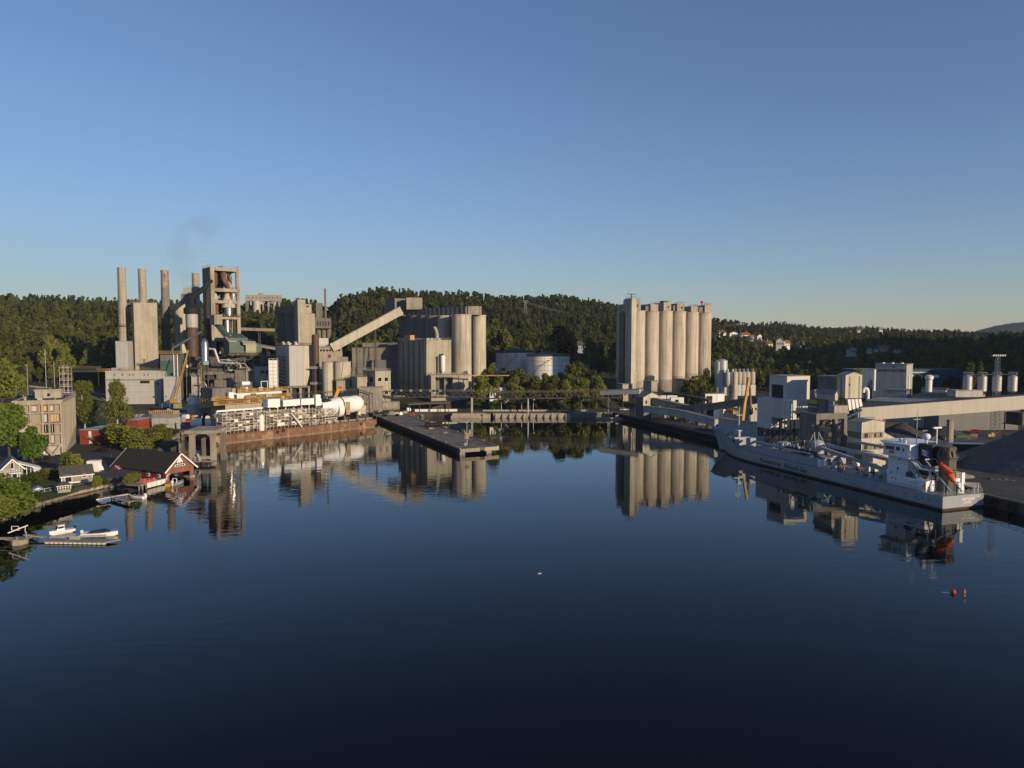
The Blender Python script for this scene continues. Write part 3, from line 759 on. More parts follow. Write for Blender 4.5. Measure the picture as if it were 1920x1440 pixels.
# preheater tower -----------------------------------------------------------------
b=Bld('preheater_tower','tall open concrete preheater tower with rusty cyclones in its bays','tower',383,398,452.5,452,40,500,5)
PT=b
w,d,h=b.w,b.d,b.h
def lv(py):return b.zr(0,py)
fr=2.5
cols=MB().box(0,fr,0,2,0,h).box(w-fr*.85,w,0,2,0,h).box(w-1.4,w,d-1.5,d,0,h).box(w*.5,w*.5+1,d-1.2,d,0,h*.55)
part(b.e,'corner_column','conc',cols)
b.box('side_wall','conc_dark',0,.8,2.01,d,0,h)
b.box('rear_wall','soot_shade',.81,w*.72,d-.8,d,0,h);b.box('inner_wall','soot_shade',.81,.95,2.02,d-.81,0,h);b.box('rear_wall','soot_shade',w*.721,w-1.41,d-.8,d,0,b.zr(0,545))  # near-black rear and inner walls paint the shade inside the bays
floors=[(h-2.2,h),(lv(546),lv(539.5)),(lv(568),lv(562.5)),(lv(598),lv(592)),(lv(640),lv(628))]
for z0,z1 in floors:
 b.box('floor_beam','conc',fr+.01,w-fr*.85-.01,.05,1.9,z0,z1)
 b.box('floor_slab','soot_shade2',.82,w-.02,1.91,d-.82,z0+.2,z1-.1)  # dark slabs add to the painted shade of the bays
b.box('lower_wall','conc',fr+.01,fr+3.2,.1,1.8,lv(640),lv(598)-.01)
z=lv(540)
def cyc(name,mat,x,y,z0,hh,r,cone=.45,n=16):
 part(b.e,name,mat,MB().lathe(x,y,[(r*.25,z0),(r,z0+hh*cone),(r,z0+hh*.85),(r*.5,z0+hh),(.05,z0+hh)],n),True)
cyc('cyclone','rust',w*.22,5,z,11,2.0,.3)
part(b.e,'elbow_duct','rust',MB().tube([(w*.36,4,z+12.5),(w*.44,4,z+13),(w*.5,4,z+12),(w*.5,4,z+8),(w*.55,4,z+5),(w*.66,4,z+2),(w*.7,4,z)],[1.7,1.8,1.9,1.7,1.6,1.5,1.5],12),True)
part(b.e,'pale_duct','conc_pale',MB().tube([(w*.6,6,z+10),(w*.6,6,z+6),(w*.7,4.5,z+3),(w*.76,3.6,z)],[1.2,1.3,1.5,1.7],12),True)
b.box('equipment','rust',w*.12,w*.2,3,6,z,z+10)
b.box('steel_frame','steel_dark',w*.72,w*.76,8,8.8,z,h-2)
b.box('steel_frame','steel_dark',w*.55,w*.9,9,9.4,z+8,z+8.6)
cyc('cyclone','conc_dark',w*.78,7,z,9,1.4,.5)
z=lv(562.5)
part(b.e,'cone_duct','silo',MB().lathe(w*.62,4.5,[(2.9,z),(2.6,z+1),(1.7,z+2.6),(1.6,z+6.5)],18),True)
part(b.e,'wide_hopper','silo',MB().tube([(w*.2,4.5,z),(w*.23,4.5,z+2),(w*.2,4.5,z+4),(w*.17,5,z+6)],[2.0,1.9,1.2,.7],12),True)
part(b.e,'small_tank','tank_white',MB().cyl(w*.84,4,z+2.8,z+5.4,1.3,14),True)
b.box('tank_leg','galv',w*.83,w*.85,3.9,4.1,z,z+2.8)
b.box('steel_frame','steel_dark',w*.4,w*.42,6,6.5,z,lv(545))
z=lv(592)
part(b.e,'drum','silo',MB().cyl(w*.66,4.3,z+5.5,z+10,4.4,22),True)
part(b.e,'bright_vessel','steel',MB().cyl(w*.66,4.0,z,z+5.3,2.8,20),True)
cyc('cyclone','rust',w*.22,5,z,10.5,2.1,.4)
m=MB().box(1.5,w-.5,-1.2,1.5,z-.2,z+.1);railing(m,[(1.5,-1.1,z),(w-.5,-1.1,z)],1.1,1.5,.06);part(b.e,'outer_gallery','rust',m)
z=lv(628)
part(b.e,'bright_vessel','steel',MB().cyl(w*.6,4.5,z,lv(598),2.3,20),True)
part(b.e,'bright_vessel','steel',MB().cyl(w*.72,6,z,lv(598),1.6,20),True)
for x in(.36,.84):b.box('steel_frame','steel_dark',w*x,w*x+.5,3,3.5,z,lv(598))
for zf,zt_ in((lv(540),lv(540)),(lv(562.5),0),(lv(592),0)):
 m=MB();railing(m,[(fr,.15,zf),(w-fr,.15,zf)],1.1,1.6,.05);part(b.e,'bay_railing','steel_dark',m)
rgk=random.Random(17)
for zlo,zhi,n_ in((lv(540),h-2.5,16),(lv(562.5),lv(546),12),(lv(592),lv(569),16),(lv(628),lv(599),8)):
 for i in range(n_):
  x,y=rgk.uniform(fr,w-fr-1),rgk.uniform(2.2,d-3);zz0=rgk.uniform(zlo,zlo+(zhi-zlo)*.6)
  if rgk.random()<.5:b.box('bay_equipment',rgk.choice(['rust','steel_dark','soot_shade2','brown_stack','conc','galv']),x,x+rgk.uniform(.4,1.6),y,y+rgk.uniform(.4,1.5),zz0,min(zhi,zz0+rgk.uniform(.8,4)))
  else:part(b.e,'bay_pipe',rgk.choice(['rust','steel_dark','brown_stack','conc_dark']),MB().tube([(x,y,zz0),(x+rgk.uniform(-1.5,1.5),y,min(zhi,zz0+2)),(x+rgk.uniform(-2,2),y,zhi)],rgk.uniform(.15,.5),7),True)
b.rail(.1,w-.1,.1,d-.1,h,hh=1.4,step=1.6)
part(b.e,'mast','galv',MB().rod((.3,d-.3,h),(.3,d-.3,h+5),.08).rod((-.1,d-.3,h+5),(.7,d-.3,h+5),.3))
zb0,zb1=lv(540),lv(530);ya,yb=d*.12,d*.88
sg=bx(b.e,'sign_board','white',-.2,-.02,ya,yb,zb0,zb1);sg['label']='white company board with a green mark and two grey lines of lettering'
hh=zb1-zb0;ww=yb-ya
m=MB().box(-.26,-.201,yb-ww*.17,yb-ww*.10,zb0+hh*.2,zb0+hh*.85).box(-.26,-.201,yb-ww*.28,yb-ww*.17,zb0+hh*.72,zb0+hh*.85).box(-.26,-.201,yb-ww*.28,yb-ww*.17,zb0+hh*.2,zb0+hh*.32)
part(sg,'green_mark','sign_green',m)
m=MB()
for r_,n_ in((.58,9),(.28,7)):
 for i in range(n_):
  a=ya+ww*(.62-.06*i);m.box(-.26,-.201,a-.22,a+.22,zb0+hh*r_,zb0+hh*(r_+.17))
part(sg,'lettering','sign_grey',m)
p=A(361,640,446);z0=6
t=thing('cooling_tower','round grey conditioning tower with a wide black hood beside the preheater tower','tower',(p.x,p.y,z0))
def zz(py,Y=446):return A(361,py,Y).z-z0
part(t,'lower_shell','brown_stack',MB().cyl(0,0,0,zz(614),3.5,20),True,label='rusty brown lower shell')
part(t,'shell','clad_grey',MB().cyl(0,0,zz(614),zz(589),3.5,20),True)
part(t,'hood','black',MB().lathe(0,0,[(3.6,zz(589)),(4.8,zz(588)),(4.8,zz(578)),(3.4,zz(575)),(1.5,zz(566))],20),True)
part(t,'duct','black',MB().tube([(0,0,zz(568)),(.3,0,zz(560)),(2,0.5,zz(553)),(5,1,zz(546)),(8.5,2,zz(538)),(9.2,2.2,zz(530)),(10.8,3,zz(526)),(11.2,4,zz(527))],[1.6,1.6,1.7,1.7,1.7,1.3,1.2,1.2],12),True)
part(t,'downcomer','soot_shade',MB().tube([(9,3,zz(540)),(8.6,3,zz(575)),(9,3,zz(650)),(9,3,4)],[1.5,1.4,1.3,1.3],10),True)
p=A(341,640,470)
t=thing('raw_meal_silo','pale round concrete silo behind the black hooded tower','silo',(p.x,p.y,6))
hs=A(341,571,470).z-6
part(t,'shell','silo',MB().cyl(0,0,0,hs,4.6,24),True);part(t,'roof','conc',MB().lathe(0,0,[(4.7,hs+.01),(4.7,hs+.5),(1,hs+1.4)],24),True)
bx(t,'head_house','conc_dark',1,8,-2,5,hs+.6,hs+7);bx(t,'upper_house','clad_grey',2.2,7,-1,4,hs+7.01,hs+11)
m=MB();railing(m,[(2.2,-1,hs+11),(7,-1,hs+11),(7,4,hs+11)],1.2,1.5,.06);part(t,'railing','galv',m)
p0,p1=A(324,652,440),A(378,622,444)
t=thing('inclined_pipe','bright inclined pipe climbing towards the preheater tower','pipe',(p0.x,p0.y,20))
d_=p1-p0
part(t,'pipe','steel',MB().tube([(0,0,-12),(0,0,p0.z-20-1),(.6,0,p0.z-20),(d_.x,d_.y,p1.z-20)],.75,12),True)
m=MB()
for k in(.3,.6):m.rod((d_.x*k,d_.y*k,p0.z-20+d_.z*k),(d_.x*k,d_.y*k,-14),.25)
part(t,'support','steel_dark',m)
b=Bld('mill_shed','dark green clad mill shed behind the yellow crane','building',297,300,334,416,12,663,5,d=20)
b.walls('clad_dark');b.box('green_panel','clad_green',.3,b.w*.7,-.15,-.01,b.h*.1,b.h*.85)
m=MB().box(-.3,b.w+3,-2.2,0,b.h,b.h+.3);railing(m,[(-.3,-2.1,b.h+.3),(b.w+3,-2.1,b.h+.3)],1.3,1.2,.08,3);part(b.e,'yellow_gallery','yellow_deck',m)
part(b.e,'drain_pipe','galv',MB().rod((b.w*.75,-.4,0),(b.w*.75,-.4,b.h),.3).rod((b.w*.95,-.4,0),(b.w*.95,-.4,b.h),.3))
b=Bld('kiln_building','dark sooty kiln building with an open portal under the preheater tower','building',330,372,470,424,10,668,4,d=30)
kx=b.rx
b.box('rear_wall','soot_shade2',kx(340),kx(520),8,26,0,b.h*.98)
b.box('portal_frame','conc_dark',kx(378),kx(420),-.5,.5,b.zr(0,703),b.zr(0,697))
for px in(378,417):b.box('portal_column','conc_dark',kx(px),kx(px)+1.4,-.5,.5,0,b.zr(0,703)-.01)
b.box('portal_shadow_wall','soot_shade',kx(383),kx(417),5,5.5,0,b.zr(0,703))  # dark panel stands in for the shade inside the portal
b.box('clad_box','clad_grey',kx(359),kx(376),-2,4,b.zr(0,741),b.zr(0,705));gb=MB();gable_roof(gb,kx(359),kx(376),-2,4,b.zr(0,705),b.zr(0,700),axis='x');part(b.e,'box_roof','roof_grey',gb)
for i,px in enumerate((345,368,424,440,455,470,486,500)):
 b.box('column','conc_dark',kx(px),kx(px)+.8,3+(i%2),4+(i%2),0,b.h*.95)
for py in(676,690,706,722):b.box('floor_beam','soot_shade2',kx(425),kx(520),3.2,4.4,b.zr(0,py),b.zr(0,py-2.5))
rg_=random.Random(4)
for i in range(26):
 px=rg_.uniform(426,512);py=rg_.uniform(672,728);x=kx(px);zq=b.zr(0,py)
 b.box('equipment',rg_.choice(['soot_shade2','steel_dark','conc_dark','clad_grey','rust']),x,x+rg_.uniform(1,3.5),4.5,7.5,zq,zq+rg_.uniform(1,4))
part(b.e,'pipe','galv',MB().tube([(kx(393),-1,b.zr(0,654)),(kx(403),-1,b.zr(0,655)),(kx(411),-1.5,b.zr(0,679)),(kx(412),-1.5,b.zr(0,680)),(kx(450),-1.5,b.zr(0,682)),(kx(452),-1.5,b.zr(0,690))],.8,10),True)
for px0,px1,p0_,p1_ in((405,440,712,702),(440,475,716,695),(476,510,724,688)):
 b.box('low_roof_block','conc_dark',kx(px0),kx(px1),-6,2,0,b.zr(0,p0_));b.box('grey_wall','clad_grey'if px0>470 else 'conc_dark',kx(px0)+.3,kx(px1)-.3,-2,3,b.zr(0,p0_)+.01,b.zr(0,p1_))
 b.box('roof_slab','roof_grey',kx(px0)-.2,kx(px1)+.2,-2.6,3.4,b.zr(0,p1_)+.01,b.zr(0,p1_)+.4)
b.rail(kx(425),kx(520),3,25,b.h*.98,step=2.5)
for i in range(44):
 px,py=rg_.uniform(345,515),rg_.uniform(672,742);x=kx(px);zq=b.zr(0,py);y=rg_.uniform(-5,2);mt=rg_.choice(['galv','rust','steel_dark','white_frame','conc','truss','yellow_deck','soot_shade2'])
 if i%3==0:part(b.e,'pipe_run',mt,MB().tube([(x,y,zq),(x+rg_.uniform(2,7),y,zq+rg_.uniform(-.5,.5)),(x+rg_.uniform(7,9),y,max(.3,zq-rg_.uniform(1,5)))],rg_.uniform(.15,.45),7),True)
 elif i%3==1:m=MB().box(x,x+4,y,y+1.6,zq,zq+.15);railing(m,[(x,y,zq+.15),(x+4,y,zq+.15)],1.1,1,.06);m.rod((x+.2,y+.2,0),(x+.2,y+.2,zq),.12,4).rod((x+3.8,y+.2,0),(x+3.8,y+.2,zq),.12,4);part(b.e,'service_platform',mt,m)
 else:b.box('small_plant',mt,x,x+rg_.uniform(.8,2.6),y,y+1.4,max(0,zq),max(0,zq)+rg_.uniform(.8,3.2))
p=A(384,640,418);t=thing('vertical_vessel','shiny vertical steel vessel in front of the preheater tower foot','tank',(p.x,p.y,12))
zz2=lambda py:A(384,py,418).z-12
part(t,'shell','steel',MB().lathe(0,0,[(.3,zz2(687)),(1.9,zz2(684)),(1.9,zz2(642)),(1.2,zz2(638)),(.5,zz2(635))],18),True)
part(t,'base_band','blue_pale',MB().lathe(0,0,[(1.95,zz2(684)),(1.95,zz2(676))],18))
m=MB()
for i in range(12):m.box(-2.4,-2.0,-.4,.4,zz2(680)+i*1.1,zz2(680)+i*1.1+.1)
m.rod((-2.3,0,-8),(-2.3,0,zz2(642)),.15);part(t,'ladder','yellow',m)
m=MB()
for a in range(4):m.rod((1.6*math.cos(a*1.57),1.6*math.sin(a*1.57),-8.0),(1.6*math.cos(a*1.57),1.6*math.sin(a*1.57),zz2(684)),.2)
part(t,'leg','steel_dark',m)
b=Bld('green_clad_house','green corrugated kiln head house with staggered roofs','building',418,429,449,428,35,637,A(429,662,428).z)
h_=b.h
b.box('wall','clad_green',0,b.w,0,b.d,0,h_*.85)
part(b.e,'roof','conc_pale',MB().prof([(-.3,h_*.85),(b.d+.3,h_*1.35),(b.d+.3,h_*1.42),(-.3,h_*.92)],-.2,b.w*.8,'x'))
part(b.e,'upper_roof','clad_green',MB().prof([(b.d*.3,h_*.9),(b.d*1.4,h_*.9),(b.d*1.4,h_*1.5),(b.d*.3,h_*1.15)],b.w*.3,b.w*2.0,'x'))
part(b.e,'chute','clad_green',MB().beam((b.w*.2,b.d*.6,h_*1.3),(-b.w*.55,b.d*1.0,h_*2.3),3.4,2.6))
b.box('chute_head','conc',-b.w*.95,-b.w*.2,b.d*.6,b.d*1.4,h_*2.15,h_*2.9)
b.box('middle_wall','clad_green',b.w+.1,b.w*2.4,1,b.d,0,h_*.62)
gb=MB();gable_roof(gb,b.w+.1,b.w*2.4,1,b.d,h_*.62,h_*1.0,axis='x');part(b.e,'dark_roof','roof_dark',gb)
b.box('lime_front','clad_lime',b.w*1.55,b.w*2.55,-1.5,.9,0,h_*.62)
part(b.e,'front_roof','conc_pale',MB().prof([(-1.8,h_*.62),(2,h_*.85),(2,h_*.9),(-1.8,h_*.68)],b.w*1.3,b.w*2.6,'x'))
b.win('R',b.w*1.7,b.w*2.0,.2,h_*.28,frame=None,glass='black',name='door');b.e.children[-1].location=(0,-1.5,0)
b.box('end_wall','clad_green',b.w*2.6,b.w*3.2,1,b.d,0,h_*.55)
b.rail(0,b.w*3,-3,b.d,-.2,mat='yellow')
b.box('deck','soot_shade2',-1,b.w*3.3,-3.4,b.d,-1.2,-.25)
def gallery(name,label,p0,p1,wd,ht,mat,roofmat,legs=(),legmat='truss',zg=5,cat='conveyor',rib=6):
 p0,p1=Vector(p0),Vector(p1)
 t=thing(name,label,cat,(p0.x,p0.y,zg))
 o=Vector((p0.x,p0.y,zg));a,c=p0-o,p1-o
 part(t,'gallery',mat,MB().beam(a,c,wd,ht))
 up=Vector((0,0,ht/2+.12));part(t,'roof',roofmat,MB().beam(a+up,c+up,wd+.4,.2))
 n=max(2,int((c-a).length/rib));m=MB()
 for i in range(n+1):
  q=a.lerp(c,min(.998,max(.002,i/n)));dd=(c-a).normalized()*.1
  m.beam(q-dd,q+dd,wd+.05,ht+.02)
 part(t,'panel_rib',mat,m)
 for k in legs:
  q=a.lerp(c,k);m=MB();side=Vector((c.y-a.y,-(c.x-a.x),0)).normalized()*(wd*.45)
  m.rod(q+side-Vector((0,0,ht/2)),Vector((q.x+side.x*1.5,q.y+side.y*1.5,0)),.22);m.rod(q-side-Vector((0,0,ht/2)),Vector((q.x-side.x*1.5,q.y-side.y*1.5,0)),.22)
  zz_=(q.z-ht/2)
  for j in range(3):m.rod(Vector((q.x+side.x,q.y+side.y,zz_*j/3)),Vector((q.x-side.x,q.y-side.y,zz_*(j+1)/3)),.12)
  part(t,'trestle',legmat,m)
 return t
gallery('tower_conveyor','thin pale horizontal conveyor gallery right of the preheater tower',A(452,617,476),A(520,619,474),3,1.8,'conc_pale','roof_grey',(.5,))
gallery('low_conveyor','low grey conveyor behind the green clad buildings',A(470,645,470),A(525,655,465),3,1.6,'clad_grey','roof_grey',(.6,))
p0,p1=A(329,744,395),A(353,656,400)
t=thing('crawler_crane','yellow lattice boom crane working in front of the dark mill shed','crane',(p0.x,p0.y,4.0))
b0=Vector((0,0,p0.z-4));b1=p1-Vector((p0.x,p0.y,4.0))
m=MB();dr=(b1-b0);s1=Vector((.9,0,0));s2=Vector((0,.9,0))
for s in(s1,-s1,s2,-s2):m.rod(b0+s,b1+s*.35,.14,4)
n=22
for i in range(n):
 a=b0+dr*(i/n);c=b0+dr*((i+1)/n);k=1-.65*i/n
 m.rod(a+s1*k,c-s1*k,.09,4);m.rod(a-s2*k,c+s2*k,.09,4);m.rod(a+s1*k,a-s1*k,.09,4)
part(t,'boom','yellow',m)
bx(t,'cab','yellow',-2.5,.5,-1.2,1.2,1.2,4.0);bx(t,'counterweight','steel_dark',-4.5,-2.5,-1.6,1.6,1.2,3)
for s in(-1,1):bx(t,'track','black',-4,2.5,s*1.9-.45,s*1.9+.45,-1.4,1.1)
part(t,'hoist_rope','wire',MB().rod(b1,b1+Vector((1,0,-8)),.05,4).box(b1.x+.6,b1.x+1.4,b1.y-.4,b1.y+.4,b1.z-9.5,b1.z-8))
b=Bld('quarry_crusher','long weathered concrete crusher building on stilts on the ridge','building',459,462,527,800,4,553,A(460,574,800).z,d=10)
b.box('wall','conc',0,b.w,0,8,b.h*.45,b.h);b.box('hut','conc',b.w*.35,b.w*.5,2,6,b.h+.01,b.h+2.5)
for i in range(7):b.box('column','conc',b.w*(.02+i*.155),b.w*(.02+i*.155)+1.2,1,3,-20,b.h*.45-.01)
part(b.e,'round_bin','silo',MB().cyl(b.w*.33,-1,-20,b.h*.45,4,18),True)
b.box('end_wall','conc_dark',0,3,0.5,8,-20,b.h*.44)
windows_row(b,'R',1,b.w-1,8,b.h*.7,b.h*.82,gap=.8,frame=None,glass='window_dark')
CLEAR.append((b.X0+20,806,17,4))
b=Bld('clinker_silo_block','concrete silo block in shade with a sunlit lift tower on its corner','silo',515,560,587.5,455,38,562,6)
m=b
for i in range(3):
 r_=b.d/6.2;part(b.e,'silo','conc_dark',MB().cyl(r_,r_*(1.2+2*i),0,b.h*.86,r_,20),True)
for i in range(2):
 r_=b.d/6.2;part(b.e,'silo','silo',MB().cyl(b.w*.75,r_*(1.0+2.2*i),0,b.h*.86,r_*.9,20),True)
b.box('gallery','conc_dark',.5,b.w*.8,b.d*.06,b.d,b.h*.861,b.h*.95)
b.box('lift_tower','conc',-.6,b.w*.45,-1.4,4,0,b.h)
b.box('machine_house','conc',b.w*.451,b.w*.88,-1.0,4.5,b.h*.86,b.h*.955)
b.box('front_wall','conc',b.w*.451,b.w,-.6,0,0,b.h*.86)
for px in(569,577):part(b.e,'round_vent','window_dark',MB().rod((b.rx(px),-1.02,b.zr(0,574)),(b.rx(px),-1.3,b.zr(0,574)),.8,12))
b.rail(-.6,b.w*.45,-1.4,4,b.h)
b=Bld('old_silo_house','grey silo house with a small chimney behind the clinker silos','building',589,592,621,500,12,606,8,d=14)
for i in range(3):part(b.e,'silo','conc_dark',MB().cyl(b.w*(.17+.33*i),5,0,b.h*.92,b.w*.165,16),True)
b.box('head_house','conc_dark',0,b.w,0,10,b.h*.921,b.h*1.08);windows_row(b,'R',.5,b.w-.5,5,b.h*.96,b.h*1.03,gap=.6,frame=None,glass='window_dark')
b.box('stack_house','conc_dark',b.w*.05,b.w*.45,3,8,b.h*1.081,b.h*1.32);part(b.e,'vent_stack','conc_dark',MB().cyl(b.w*.65,4,b.h*1.081,b.h*1.55,.7,10))
b=Bld('filter_house','tall corrugated filter house on concrete legs with a sloping lit side','building',517,542,585,396,28,648,4)
zt=b.h;zb=b.h*.33
b.box('wall','clad_grey',0,b.w*.62,0,b.d,zb,zt)
part(b.e,'sloping_side','clad_beige',MB().prof([(b.w*.621,zb),(b.w*.75,zb),(b.w,zt*.72),(b.w,zt),(b.w*.621,zt)],.1,b.d,'y'))
b.box('roof','rust',-.3,b.w+.3,-.3,b.d+.3,zt+.01,zt+.35);b.rail(-.2,b.w+.2,-.2,b.d+.2,zt+.35,mat='rust',step=1.5)
for i,(x,y)in enumerate(((.15,.3),(.3,.5),(.45,.25),(.2,.75),(.6,.5))):
 part(b.e,'roof_fan','galv',MB().cyl(b.w*x,b.d*y,zt+.36,zt+2.2,.8,12).box(b.w*x-.5,b.w*x+1.4,b.d*y-.4,b.d*y+.4,zt+.36,zt+1.3))
b.box('base_slab','conc_dark',-.8,b.w*.9,-.5,b.d,zb-1.2,zb-.01)
for x,y in((0,0),(.42,0),(.8,0),(0,.9),(.42,.9)):b.box('column','conc',b.w*x,b.w*x+1.3,b.d*y,b.d*y+1.3,0,zb-1.21)
m=MB()
for i in range(9):m.box(-1.6,-.2,b.d*.2,b.d*.8,zb+i*2.0,zb+i*2.0+.12)
for y in(.2,.8):m.rod((-1.5,b.d*y,0),(-1.5,b.d*y,zt),.12)
part(b.e,'stair_tower','rust',m)
b.box('dark_bay','soot_shade',1.5,b.w*.7,3,3.4,0,zb-1.3)
p=G(575,746,4)
def scaffold(name,label,loc,rz,wx,wy,hz,nx,nz,mat='scaf',boards='white',wrap=False,lift=2.0,group=None):
 t=thing(name,label,'scaffolding',loc,rz,group);m=MB()
 for i in range(nx+1):
  for y in(0,wy):m.rod((wx*i/nx,y,0),(wx*i/nx,y,hz+.8),.07,4)
 for k in range(nz+1):
  z=hz*k/nz
  for y in(0,wy):
   m.rod((0,y,z),(wx,y,z),.06,4);m.rod((0,y,z+1.0),(wx,y,z+1.0),.05,4)
  for i in range(nx+1):m.rod((wx*i/nx,0,z),(wx*i/nx,wy,z),.05,4)
  if k<nz:
   for i in range(nx):
    if(i+k)%2==0:m.rod((wx*i/nx,0,z),(wx*(i+1)/nx,0,z+hz/nz),.05,4)
 part(t,'tube_frame',mat,m)
 for k in range(1,nz+1):
  z=hz*k/nz;bx(t,'deck_board',boards,.05,wx-.05,.08,wy-.08,z+.07,z+.15)
  if wrap:
   for i in range(nx):bx(t,'wrap_sheet','white',wx*i/nx+.12,wx*(i+1)/nx-.12,-.12,-.08,z-hz/nz+.25,z-.05)
 return t
scaffold('stair_scaffold','narrow white wrapped scaffold stair tower beside the rusty brown stack',(p.x-2.2,388,4),12,4.6,3.5,A(575,676,388).z-4,2,13,wrap=True)
p=A(591.5,640,400);t=thing('brown_stack','tall rusty brown steel stack with two platforms','chimney',(p.x,p.y,4))
hs=A(591.5,627,400).z-4
part(t,'shaft','brown_stack',MB().lathe(0,0,[(1.85,0),(1.85,hs),(1.6,hs),(1.6,hs-2)],20),True)
for k in(.30,.52):part(t,'platform','scaf',railing(MB().box(-2.6,4.2,-2.6,1,hs*k,hs*k+.15),[(-2.6,-2.6,hs*k),(4.2,-2.6,hs*k)],1.1,1,.07))
part(t,'ladder','galv',MB().box(-2.1,-1.88,-.3,.3,2,hs-1))
b=Bld('transfer_house','pale stepped concrete transfer house at the foot of the inclined conveyor','building',590,598,641,424,12,650,5,d=16)
zq=lambda py:b.zr(0,py)
b.box('lower_wall','conc_pale',0,b.w,0,b.d,0,zq(660));b.box('upper_wall','conc_pale',0,b.w*.98,.5,b.d,zq(660)+.01,zq(651))
b.box('roof_slab','conc',-.3,b.w+.3,-.3,b.d+.3,zq(651)+.01,zq(649.5));b.box('top_house','clad_white',0,b.w*.4,3,9,zq(649.5)+.01,zq(634))
b.win('R',b.rx(613.5),b.rx(621.5),zq(672),zq(664),glass='window_red',name='opening')
windows_row(b,'R',.5,b.w-.5,7,zq(658.5),zq(655),gap=.5,frame=None,glass='window_dark')
b.rail(0,b.w,0,b.d,zq(649.5),step=1.6)
g0,g1=A(622,652,427),A(752,582,440)
gallery('inclined_conveyor','long inclined pale conveyor gallery climbing to the middle silos',g0,g1,4.6,5.2,'clad_beige','roof_dark',(.35,.62),zg=8)
for i,(px,r_,top,Y,lab)in enumerate(((614.5,3.0,680,396,'slim round concrete silo next to the rusty brown stack'),(641,5.1,679,404,'wider round concrete silo with a small hut on top'))):
 p=A(px,700,Y);hs=A(px,top,Y).z-4
 t=thing('round_silo',lab,'silo',(p.x,p.y,4),0,'round silos near the brown stack')
 part(t,'shell','silo',MB().cyl(0,0,0,hs,r_,22),True);part(t,'roof_slab','conc',MB().cyl(0,0,hs+.01,hs+.5,r_+.15,22))
 if i:bx(t,'hut','conc',-2,3.4,-3,1,hs+.51,hs+3);part(t,'railing','galv',railing(MB(),[(-4,-2.5,hs+.5),(4,-2.5,hs+.5)],1.1,1.2,.06));part(t,'ladder','galv',MB().rod((-1.5,-5.3,0),(2.5,-5.3,hs),.12))
b=Bld('silo_outhouse','small concrete house below the wide silo with a shaded left side','building',617,630,656,392,18,714,4)
b.walls('conc');b.box('roof','conc_dark',-.3,b.w+.3,-.3,b.d+.3,b.h+.01,b.h+.4);b.rail(-.2,b.w+.2,-.2,b.d,b.h+.4,mat='yellow_deck')
for px in(637,645,651):b.win('R',b.rx(px)-.7,b.rx(px)+.7,b.h*.35,b.h*.6)
def concrete_block(name,label,L,C,Rr,Y,rz,top,z0,wins=(),mat='conc_pale',lwins=(),d=None):
 b=Bld(name,label,'building',L,C,Rr,Y,rz,top,z0,d=d);b.walls(mat);b.box('roof_edge','conc',-.2,b.w+.2,-.2,b.d+.2,b.h+.01,b.h+.35)
 for x0,x1,z0_,z1_ in wins:b.win('R',b.w*x0,b.w*x1,b.h*z0_,b.h*z1_)
 for x0,x1,z0_,z1_ in lwins:b.win('L',b.d*x0,b.d*x1,b.h*z0_,b.h*z1_,frame=None,glass='window_dark')
 return b
b=concrete_block('pump_house','pale concrete pump house with a yellow railed roof',656,669,693,386,30,708,4,((.72,.92,.35,.85),));b.rail(0,b.w,0,b.d,b.h+.35,mat='yellow_deck',step=1.2)
b=concrete_block('control_house','three storey pale concrete control house with paired windows',680,703,732,384,33,697,4,((.16,.42,.72,.84),(.58,.85,.72,.84),(.16,.42,.36,.48),(.58,.85,.36,.48)),lwins=((.2,.4,.7,.85),(.6,.8,.7,.85)));b.rail(-1,b.w,0,b.d,b.h+.35,mat='galv',step=1.5)
for i in range(5):part(b.e,'roof_pipe','galv',MB().rod((b.w*(.3+.14*i),3,b.h+.3),(b.w*(.3+.14*i),3,b.h+2),.12))
b=concrete_block('loading_house','plain weathered concrete loading house with a dark doorway frame',669,672,715,372,6,728,QZ,d=10);b.box('stain_panel','conc',b.w*.72,b.w*.85,-.1,-.01,b.h*.25,b.h*.5)
m=MB()
for x in(.35,.62):
 m.rod((b.w*x,-2.4,0),(b.w*x,-2.4,b.h*.8),.18)
m.rod((b.w*.03,-2.4,b.h*.95),(b.w*.64,-2.4,b.h*.78),.3);m.rod((b.w*.35,-2.4,b.h*.1),(b.w*.62,-2.4,b.h*.75),.1);m.rod((b.w*.35,-2.4,b.h*.4),(b.w*.62,-2.4,b.h*.4),.1)
part(b.e,'steel_canopy','steel_dark',m)
for i in range(3):b.win('R',b.w*.08,b.w*.3,b.h*(.12+.3*i),b.h*(.2+.3*i),frame=None,glass='conc')
part(b.e,'lying_tank','conc_pale',MB().tube([(b.w+.2,3,3),(b.w+9,3,3)],2.6,16),True)
b=Bld('storage_hall','long dark storage hall in shade left of the middle silos','building',655,660,748,440,8,652,6,d=40)
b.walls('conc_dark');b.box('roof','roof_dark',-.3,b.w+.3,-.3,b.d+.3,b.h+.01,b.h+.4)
b.box('upper_hall','conc_dark',b.w*.2,b.w,8,b.d,b.h+.41,b.h+3);b.box('front_annexe','conc_dark',b.w*.0,b.w*.3,-6,-.01,0,b.h*.6);b.box('front_annexe','clad_dark',b.w*.42,b.w,-4,-.01,0,b.h*.75)
